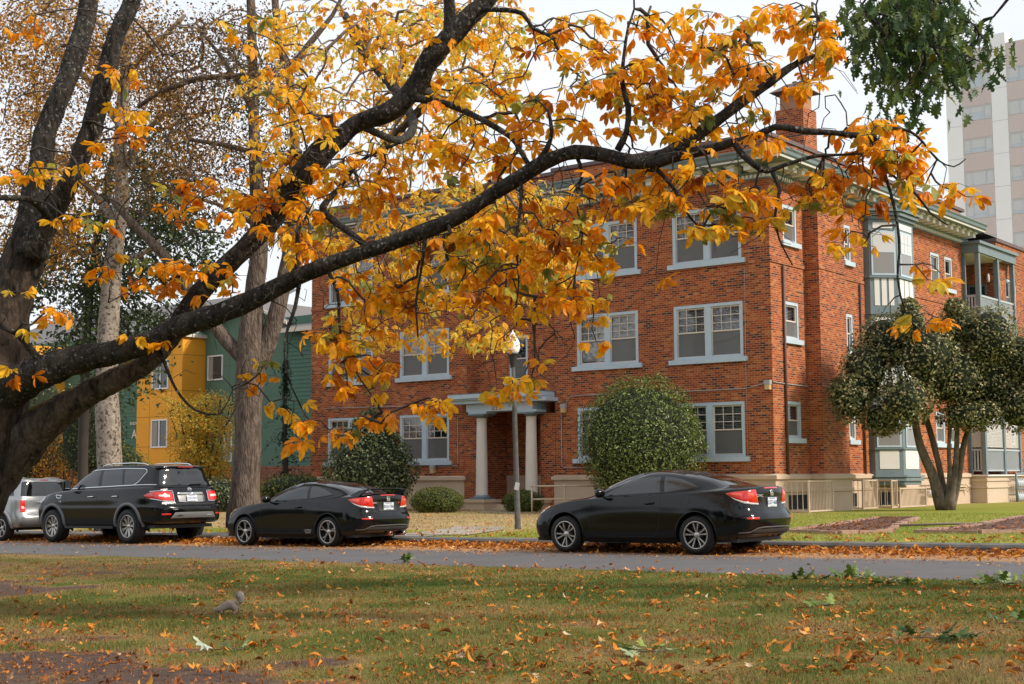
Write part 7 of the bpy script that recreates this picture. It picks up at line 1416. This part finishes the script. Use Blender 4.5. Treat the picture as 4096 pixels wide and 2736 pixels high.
for sg in (1,-1):
    m = MB(); m.box(-.05,.06,-.09,.09,-.13,.12); o = m.build('mirror', M_BLK, R); o.location = (.78,sg*1.10,1.42); bv = o.modifiers.new('b','BEVEL'); bv.width = .035; bv.segments = 3
    m = MB(); m.box(-.056,-.051,-.07,.07,-.10,.10); m.build('mirror_glass', mat('mirror_glass',(.35,.42,.45),.05,1.), o)
    # roof rail
    m = MB(); m.tube([(-.10,sg*.66,1.835),(-.18,sg*.66,1.885),(-.5,sg*.655,1.915),(-1.3,sg*.65,1.92),(-1.75,sg*.645,1.895),(-1.86,sg*.64,1.85)],.018,8); m.build('roof_rail', M_CHR, R)
    t = MB(); patch(sh,t,[(.955,1.21),(.80,1.225),(.62,1.225),(.52,1.215)],[(.95,1.08),(.82,1.02),(.66,1.005),(.52,1.005)],lambda y,z: sh.back(y,z,(2,7)),.014,18,7,mirror=False); patch(sh,t,[(-2.12,1.14),(-2.25,1.19),(-2.36,1.21)],[(-2.12,1.13),(-2.25,1.07),(-2.36,1.045)],lambda x,z: sh.side(x,z,(8.8,10.6),(2,7)),.014,10,6,mirror=False)
    if sg < 0: t.v = [(v[0],-v[1],v[2]) for v in t.v]; t.f = [f[::-1] for f in t.f]
    o = t.build('tail_light', M_RED, R)
    t = MB(); patch(sh,t,[(.86,1.165),(.70,1.165),(.58,1.16)],[(.86,1.09),(.72,1.075),(.58,1.07)],lambda y,z: sh.back(y,z,(2,7)),.018,12,4,mirror=False)
    if sg < 0: t.v = [(v[0],-v[1],v[2]) for v in t.v]; t.f = [f[::-1] for f in t.f]
    t.build('clear_element', M_CLR, o)
    t = MB(); seam(sh,t,[(.955,1.225),(.80,1.24),(.62,1.24),(.505,1.23),(.505,.99),(.66,.99),(.82,1.005),(.95,1.065)],lambda y,z: sh.back(y,z,(2,7)),.012,.018,mirror=False,n=50)
    if sg < 0: t.v = [(v[0],-v[1],v[2]) for v in t.v]
    t.build('chrome_surround', M_CHR, o)
    t = MB(); patch(sh,t,[(.86,.71),(.74,.71),(.66,.71)],[(.86,.675),(.74,.675),(.66,.675)],lambda y,z: sh.back(y,z,(0,4)),.01,8,3,mirror=False)
    if sg < 0: t.v = [(v[0],-v[1],v[2]) for v in t.v]; t.f = [f[::-1] for f in t.f]
    t.build('bumper_reflector', M_RED, R)
    t = MB(); patch(sh,t,[(1.92,1.16),(2.05,1.13),(2.2,1.10)],[(1.93,1.06),(2.06,1.0),(2.2,.97)],lambda x,z: sh.side(x,z,(1.0,3.6),(2,7)),.01,8,5,mirror=False)
    if sg < 0: t.v = [(v[0],-v[1],v[2]) for v in t.v]; t.f = [f[::-1] for f in t.f]
    t.build('headlight', M_CLR, R)
    t = MB(); seam(sh,t,[(1.16,1.17),(1.42,1.185),(1.36,1.115),(1.22,1.10),(1.18,1.15)],Sd,.014,.006,mirror=False,n=30)
    if sg < 0: t.v = [(v[0],-v[1],v[2]) for v in t.v]
    t.build('fender_vent', M_CHR, R)
Bk = lambda y,z: sh.back(y,z,(0,7.6))
t = MB(); patch(sh,t,[(0,1.20),(.2,1.20),(.385,1.195)],[(0,1.135),(.2,1.135),(.39,1.14)],Bk,.03,14,4); t.build('hatch_chrome_bar', M_CHR, R)
t = MB(); patch(sh,t,[(0,1.13),(.2,1.13),(.37,1.125)],[(0,.985),(.2,.985),(.35,.99)],Bk,.004,14,4); seam(sh,t,[(.385,1.13),(.37,.985),(.2,.972),(0,.972)],Bk,.014,.01,mi=0); t.build('plate_recess', mat('dull_silver',(.30,.30,.30),.35,.6), R)
plate(R, rear_frame(sh,0,1.055,True,.03), 'CDH7031')
t = MB(); patch(sh,t,[(0,.735),(.35,.735),(.56,.73)],[(0,.60),(.35,.60),(.66,.60)],lambda y,z: sh.back(y,z,(0,4)),.012,18,5); t.build('skid_trim', M_GRY, R)
t = MB()
for sg in (1,-1):
    M = rear_frame(sh,sg*.42,.665,True,.02); q = MB(); q.box(-.07,.07,-.012,.012,0,.004); o = q.build('bumper_slot', M_CHR, R); o.matrix_local = M
t = MB(); seam(sh,t,[(.50,1.29),(.50,.94)],Bk,.006); seam(sh,t,[(0,.925),(.5,.925),(.80,.93)],Bk,.008); t.build('hatch_gap', M_BLKP, R)
M = rear_frame(sh,0,1.268,True,.012); q = MB(); q.lathe([(.040,.0),(.046,.006),(.052,.006),(.055,0)],24,0,(0,0,0)); q.box(-.058,.058,-.010,.010,.002,.008); o = q.build('emblem', M_CHR, R); o.matrix_local = M
M = rear_frame(sh,.66,.955,False,.006); text_mesh('badge','ARMADA',.075,M_BADGE,R,M,.002,.002,1.2)
M = rear_frame(sh,.70,1.32,False,.006); text_mesh('badge','PLATINUM',.03,M_BADGE,R,M,.001,.0005,1.2)
k,j = Sd(1.0+.17,1.03); side_text(R, sh, 'V8', 1.20, 1.02, .06, M_BADGE)
sp = MB(); n = 13; pts = []
for i in range(n): y_ = -.70+1.4*i/(n-1); q = abs(y_)/.7; x0 = -2.12+.10*q*q; z0 = 1.842-.02*q*q; pts.append([(x0+.1,y_,z0+.012),(x0-.30,y_,z0-.012),(x0-.325,y_,z0-.035),(x0-.26,y_,z0-.075),(x0+.1,y_,z0-.03)])
sp.add([p for r_ in pts for p in r_],[(i*5+k,(i+1)*5+k,(i+1)*5+(k+1)%5,i*5+(k+1)%5) for i in range(n-1) for k in range(5)]+[(0,1,2,3,4),tuple((n-1)*5+k for k in (4,3,2,1,0))],0,True); sp.build('spoiler', M_BLK, R)
sp = MB(); sp.box(-2.447,-2.436,-.22,.22,1.795,1.812); sp.build('brake_light_strip', M_RED, R)
sp = MB(); sp.tube([(-2.55,-.05,1.385),(-2.545,-.25,1.40),(-2.535,-.45,1.395)],.009,5); sp.build('wiper', M_BLKP, R)
# ---- silver boxy car at the left edge
def jeep_rows():
    r0 = [(2.05,0,.30),(2.02,.5,.30),(1.9,.74,.30),(1.7,.80,.30),(1.32,.82,.32),(.8,.83,.30),(0,.83,.30),(-.7,.83,.30),(-1.32,.83,.34),(-1.75,.81,.36),(-2.02,.74,.36),(-2.12,.4,.36),(-2.13,0,.36)]
    r1 = [(2.15,0,.45),(2.12,.5,.45),(1.98,.80,.45),(1.72,.85,.45),(1.32,.865,.46),(.8,.86,.45),(0,.86,.45),(-.7,.86,.45),(-1.32,.87,.47),(-1.78,.85,.48),(-2.1,.78,.48),(-2.2,.42,.48),(-2.21,0,.48)]
    r2 = [(2.17,0,.62),(2.14,.5,.62),(2.0,.80,.62),(1.73,.86,.62),(1.32,.875,.64),(.8,.87,.62),(0,.87,.62),(-.7,.87,.62),(-1.32,.875,.64),(-1.78,.855,.63),(-2.1,.78,.62),(-2.2,.42,.62),(-2.21,0,.62)]
    r3 = [(2.12,0,.85),(2.08,.5,.85),(1.92,.78,.85),(1.7,.84,.86),(1.32,.86,.87),(.8,.865,.87),(0,.865,.87),(-.7,.865,.88),(-1.32,.86,.88),(-1.76,.845,.84),(-2.04,.765,.80),(-2.09,.42,.80),(-2.10,0,.80)]
    r4 = [(2.0,0,.99),(1.95,.48,.99),(1.8,.73,1.0),(1.6,.79,1.01),(1.32,.82,1.02),(.8,.84,1.04),(0,.84,1.05),(-.7,.84,1.06),(-1.32,.84,1.07),(-1.74,.825,1.07),(-2.01,.75,1.07),(-2.06,.42,1.07),(-2.07,0,1.07)]
    r45= [(1.5,0,1.06),(1.46,.45,1.06),(1.36,.68,1.06),(1.25,.74,1.06),(1.1,.785,1.07),(.72,.815,1.08),(0,.82,1.09),(-.7,.82,1.10),(-1.32,.82,1.11),(-1.73,.805,1.11),(-1.98,.735,1.11),(-2.04,.42,1.11),(-2.05,0,1.11)]
    r5 = [(1.08,0,1.09),(1.05,.4,1.09),(.98,.6,1.09),(.92,.69,1.09),(.85,.75,1.09),(.66,.79,1.10),(0,.80,1.11),(-.7,.80,1.12),(-1.32,.80,1.13),(-1.72,.785,1.13),(-1.96,.72,1.13),(-2.02,.42,1.13),(-2.03,0,1.13)]
    r6 = [(.76,0,1.34),(.74,.38,1.34),(.68,.56,1.34),(.62,.65,1.34),(.55,.70,1.34),(.42,.735,1.35),(-.05,.75,1.36),(-.7,.75,1.37),(-1.32,.745,1.37),(-1.68,.735,1.37),(-1.90,.67,1.37),(-1.97,.40,1.37),(-1.98,0,1.37)]
    r7 = [(.48,0,1.55),(.46,.36,1.55),(.40,.52,1.55),(.35,.6,1.55),(.28,.64,1.55),(.18,.67,1.56),(-.2,.69,1.575),(-.75,.69,1.58),(-1.32,.685,1.575),(-1.64,.675,1.57),(-1.84,.62,1.56),(-1.92,.38,1.56),(-1.93,0,1.56)]
    r8 = [(.25,0,1.62),(.23,.32,1.62),(.18,.44,1.62),(.14,.5,1.62),(.08,.54,1.62),(0,.57,1.625),(-.3,.58,1.635),(-.8,.58,1.64),(-1.3,.575,1.635),(-1.56,.565,1.63),(-1.74,.52,1.625),(-1.84,.32,1.62),(-1.85,0,1.62)]
    r9 = [(-.1-.1*i,0,1.66) for i in range(13)]
    return [r0,r1,r2,r3,r4,r45,r5,r6,r7,r8,r9]
R = car_root('silver_hatchback', 14.05, -19.0+.86, 'boxy silver car half hidden by the mossy trunk at the left edge', 'car')
sh = Shell(jeep_rows()); wx = 1.3175; zc = .34; ar = .40
sh.body([(wx,zc+.02,ar),(-wx,zc+.02,ar)], [M_SILV], R); a = MB()
for cx in (wx,-wx): sh.arch(a,cx,zc+.02,ar,.28)
a.build('wheel_housing', M_BLKP, R); Sd = lambda x,z: sh.side(x,z,(2.0,10.4),(0,8))
for cx in (wx,-wx):
    for sg in (1,-1):
        l = MB(); pts = []
        for i in range(25):
            an = -.3+(PI+.6)*i/24; q = []
            for dr_ in (.0,.09):
                x_, z_ = cx+math.cos(an)*(ar+dr_-.005), zc+.02+math.sin(an)*(ar+dr_-.005); z_ = max(z_,.33); k,j = Sd(x_,z_); p = sh.pt(k,j); q.append((x_,sg*(p[1]+.03),z_))
            pts.append([(q[0][0],q[0][1]-sg*.04,q[0][2]),q[0],q[1],(q[1][0],q[1][1]-sg*.04,q[1][2])])
        l.add([p for r_ in pts for p in r_],[(i*4+k,(i+1)*4+k,(i+1)*4+k+1,i*4+k+1) for i in range(24) for k in range(3)],0,True); l.build('arch_flare', M_SILV, R)
u = MB(); u.box(-1.9,1.9,-.76,.76,.28,.36); u.build('underbody', M_BLKP, R)
for x_ in (wx,-wx):
    for sg in (1,-1): wheel(R, x_, sg*.765, zc, .215, .225, 5, 'broad', sg)
g = MB(); S = lambda x,z: sh.side(x,z,(3.5,10.6),(4,8.6)); patch(sh,g,[(-1.12,1.54),(-1.4,1.54),(-1.66,1.525)],[(-1.16,1.17),(-1.4,1.175),(-1.74,1.18)],S,.004,14,7); g.build_groups('quarter_glass', M_TINT, R)
g = MB(); patch(sh,g,[(.25,1.53),(-.5,1.55),(-1.0,1.55)],[(.62,1.14),(-.4,1.15),(-1.04,1.16)],S,.004,20,7); g.build_groups('door_glass', M_TINT, R)
g = MB(); patch(sh,g,[(0,7.9),(1.5,7.9),(2.7,7.85),(3.6,7.8)],[(0,6.2),(1.5,6.2),(2.7,6.2),(3.6,6.2)],None,.004,16,10,kj=True); g.build('windscreen', M_TINT, R)
g = MB(); patch(sh,g,[(12,7.9),(11,7.9),(10.3,7.88),(10.05,7.85)],[(12,6.2),(11,6.2),(10.3,6.2),(10.02,6.2)],None,.006,18,8,kj=True); g.build('rear_window', M_TINT, R)
for sg in (1,-1):
    t = MB(); patch(sh,t,[(.765,1.06),(.70,1.06),(.63,1.06)],[(.775,.75),(.70,.745),(.63,.745)],sh.back,.012,8,8,mirror=False)
    if sg < 0: t.v = [(v[0],-v[1],v[2]) for v in t.v]; t.f = [f[::-1] for f in t.f]
    o = t.build('tail_light', M_RED, R); t = MB(); patch(sh,t,[(.75,.93),(.70,.93),(.66,.93)],[(.75,.82),(.70,.82),(.66,.82)],sh.back,.016,5,4,mirror=False)
    if sg < 0: t.v = [(v[0],-v[1],v[2]) for v in t.v]; t.f = [f[::-1] for f in t.f]
    t.build('clear_element', M_CLR, o)
t = MB(); patch(sh,t,[(0,.62),(.4,.62),(.78,.62),],[(0,.38),(.4,.38),(.76,.38)],sh.back,.012,16,5); t.build('lower_bumper', M_GRY, R)
t = MB(); patch(sh,t,[(0,1.02),(.15,1.02),(.28,1.02)],[(0,.97),(.15,.97),(.28,.97)],sh.back,.02,8,3); t.build('hatch_handle', M_SILV, R)
t = MB(); t.box(-1.935,-1.92,-.12,.12,1.575,1.60); t.build('brake_light_strip', M_RED, R)
t = MB(); seam(sh,t,[(.60,1.10),(.60,.68),(0,.68)],sh.back,.006); seam(sh,t,[(-1.08,1.14),(-1.05,.8),(-.98,.45)],Sd); seam(sh,t,[(-.05,1.12),(-.05,.4)],Sd); t.build('door_gap', M_BLKP, R)
# ================================================================== grey squirrel on the near lawn
sp = at(915,2462,13.35); lx_, ly_ = loc(sp); sp[2] = float(near_z(np.array([lx_]),np.array([ly_]))[0])
r = root('squirrel', sp, 'grey squirrel foraging in the grass with its bushy tail raised', 'squirrel', None, 0)
def skin(name, verts, edges, radii, m, parent, lev=2):
    me = bpy.data.meshes.new(name); me.from_pydata(verts, edges, []); o = link(name, me, parent, [m]); md = o.modifiers.new('skin','SKIN'); sv = me.skin_vertices[0].data
    for i,rr in enumerate(radii): sv[i].radius = (rr,rr) if not isinstance(rr,tuple) else rr; sv[i].use_root = (i == 0)
    s = o.modifiers.new('sub','SUBSURF'); s.levels = lev; s.render_levels = lev
    for mo in o.modifiers: pass
    o.scale = (1.12,1.12,1.12)
    md.use_smooth_shade = True; return o
FUR = mat('squirrel_fur',(.32,.25,.20),.95,var=.35,vscale=60,bump=.003,bscale=300)
V = [(.055,0,.075),(.02,0,.088),(-.03,0,.070),(-.065,0,.050),(-.092,0,.040),(-.118,0,.030),(-.135,0,.020), (.060,-.035,.050),(.075,-.045,.022),(.050,-.050,.006), (.060,.035,.050),(.075,.045,.022),(.050,.050,.006), (-.050,-.025,.035),(-.055,-.030,.008), (-.050,.025,.035),(-.055,.030,.008)]
E_ = [(0,1),(1,2),(2,3),(3,4),(4,5),(5,6),(0,7),(7,8),(8,9),(0,10),(10,11),(11,12),(3,13),(13,14),(3,15),(15,16)]
Rr = [.055,.050,.042,.026,.023,.021,.008,.026,.012,.007,.026,.012,.007,.012,.007,.012,.007]
skin('body', V, E_, Rr, FUR, r)
skin('tail', [(.088,0,.085),(.105,.01,.115),(.100,.01,.145),(.085,.01,.170),(.075,.01,.185)], [(0,1),(1,2),(2,3),(3,4)], [.020,.030,.036,.034,.018], mat('tail_fur',(.40,.35,.30),.95,var=.4,vscale=70,bump=.004,bscale=250), r)
tv = [(-.0012,0,0),(.0012,0,0),(0,0,.018)]; n = 900; ax = RS.randint(0,4,n); TP = np.array([(.095,0,.10),(.105,.01,.13),(.095,.01,.16),(.08,.01,.18)]); d = rand_dirs(n); scatter('tail_hairs', tv, [(0,1,2)], TP[ax]+d*.024, rot_from(d+np.array([0,0,.7]),RS.uniform(0,6,n)), RS.uniform(.8,1.4,n), RS.uniform(0,1,n), leaf_mat('tail_hair',[(0,(.22,.18,.15)),(1,(.55,.50,.45))],.2,.9), r)
for s_ in (-1,1):
    mb = MB(); mb.lathe([(0,0),(.008,.004),(.007,.013),(.003,.020),(0,.021)],8,0,(-.090,s_*.012,.056)); mb.build('ear', FUR, r); mb = MB(); mb.lathe([(0,-.0035),(.0035,0),(0,.0035)],8,0,(-.112,s_*.017,.040)); mb.build('eye', mat('dark_eye',(.01,.01,.01),.1), r)
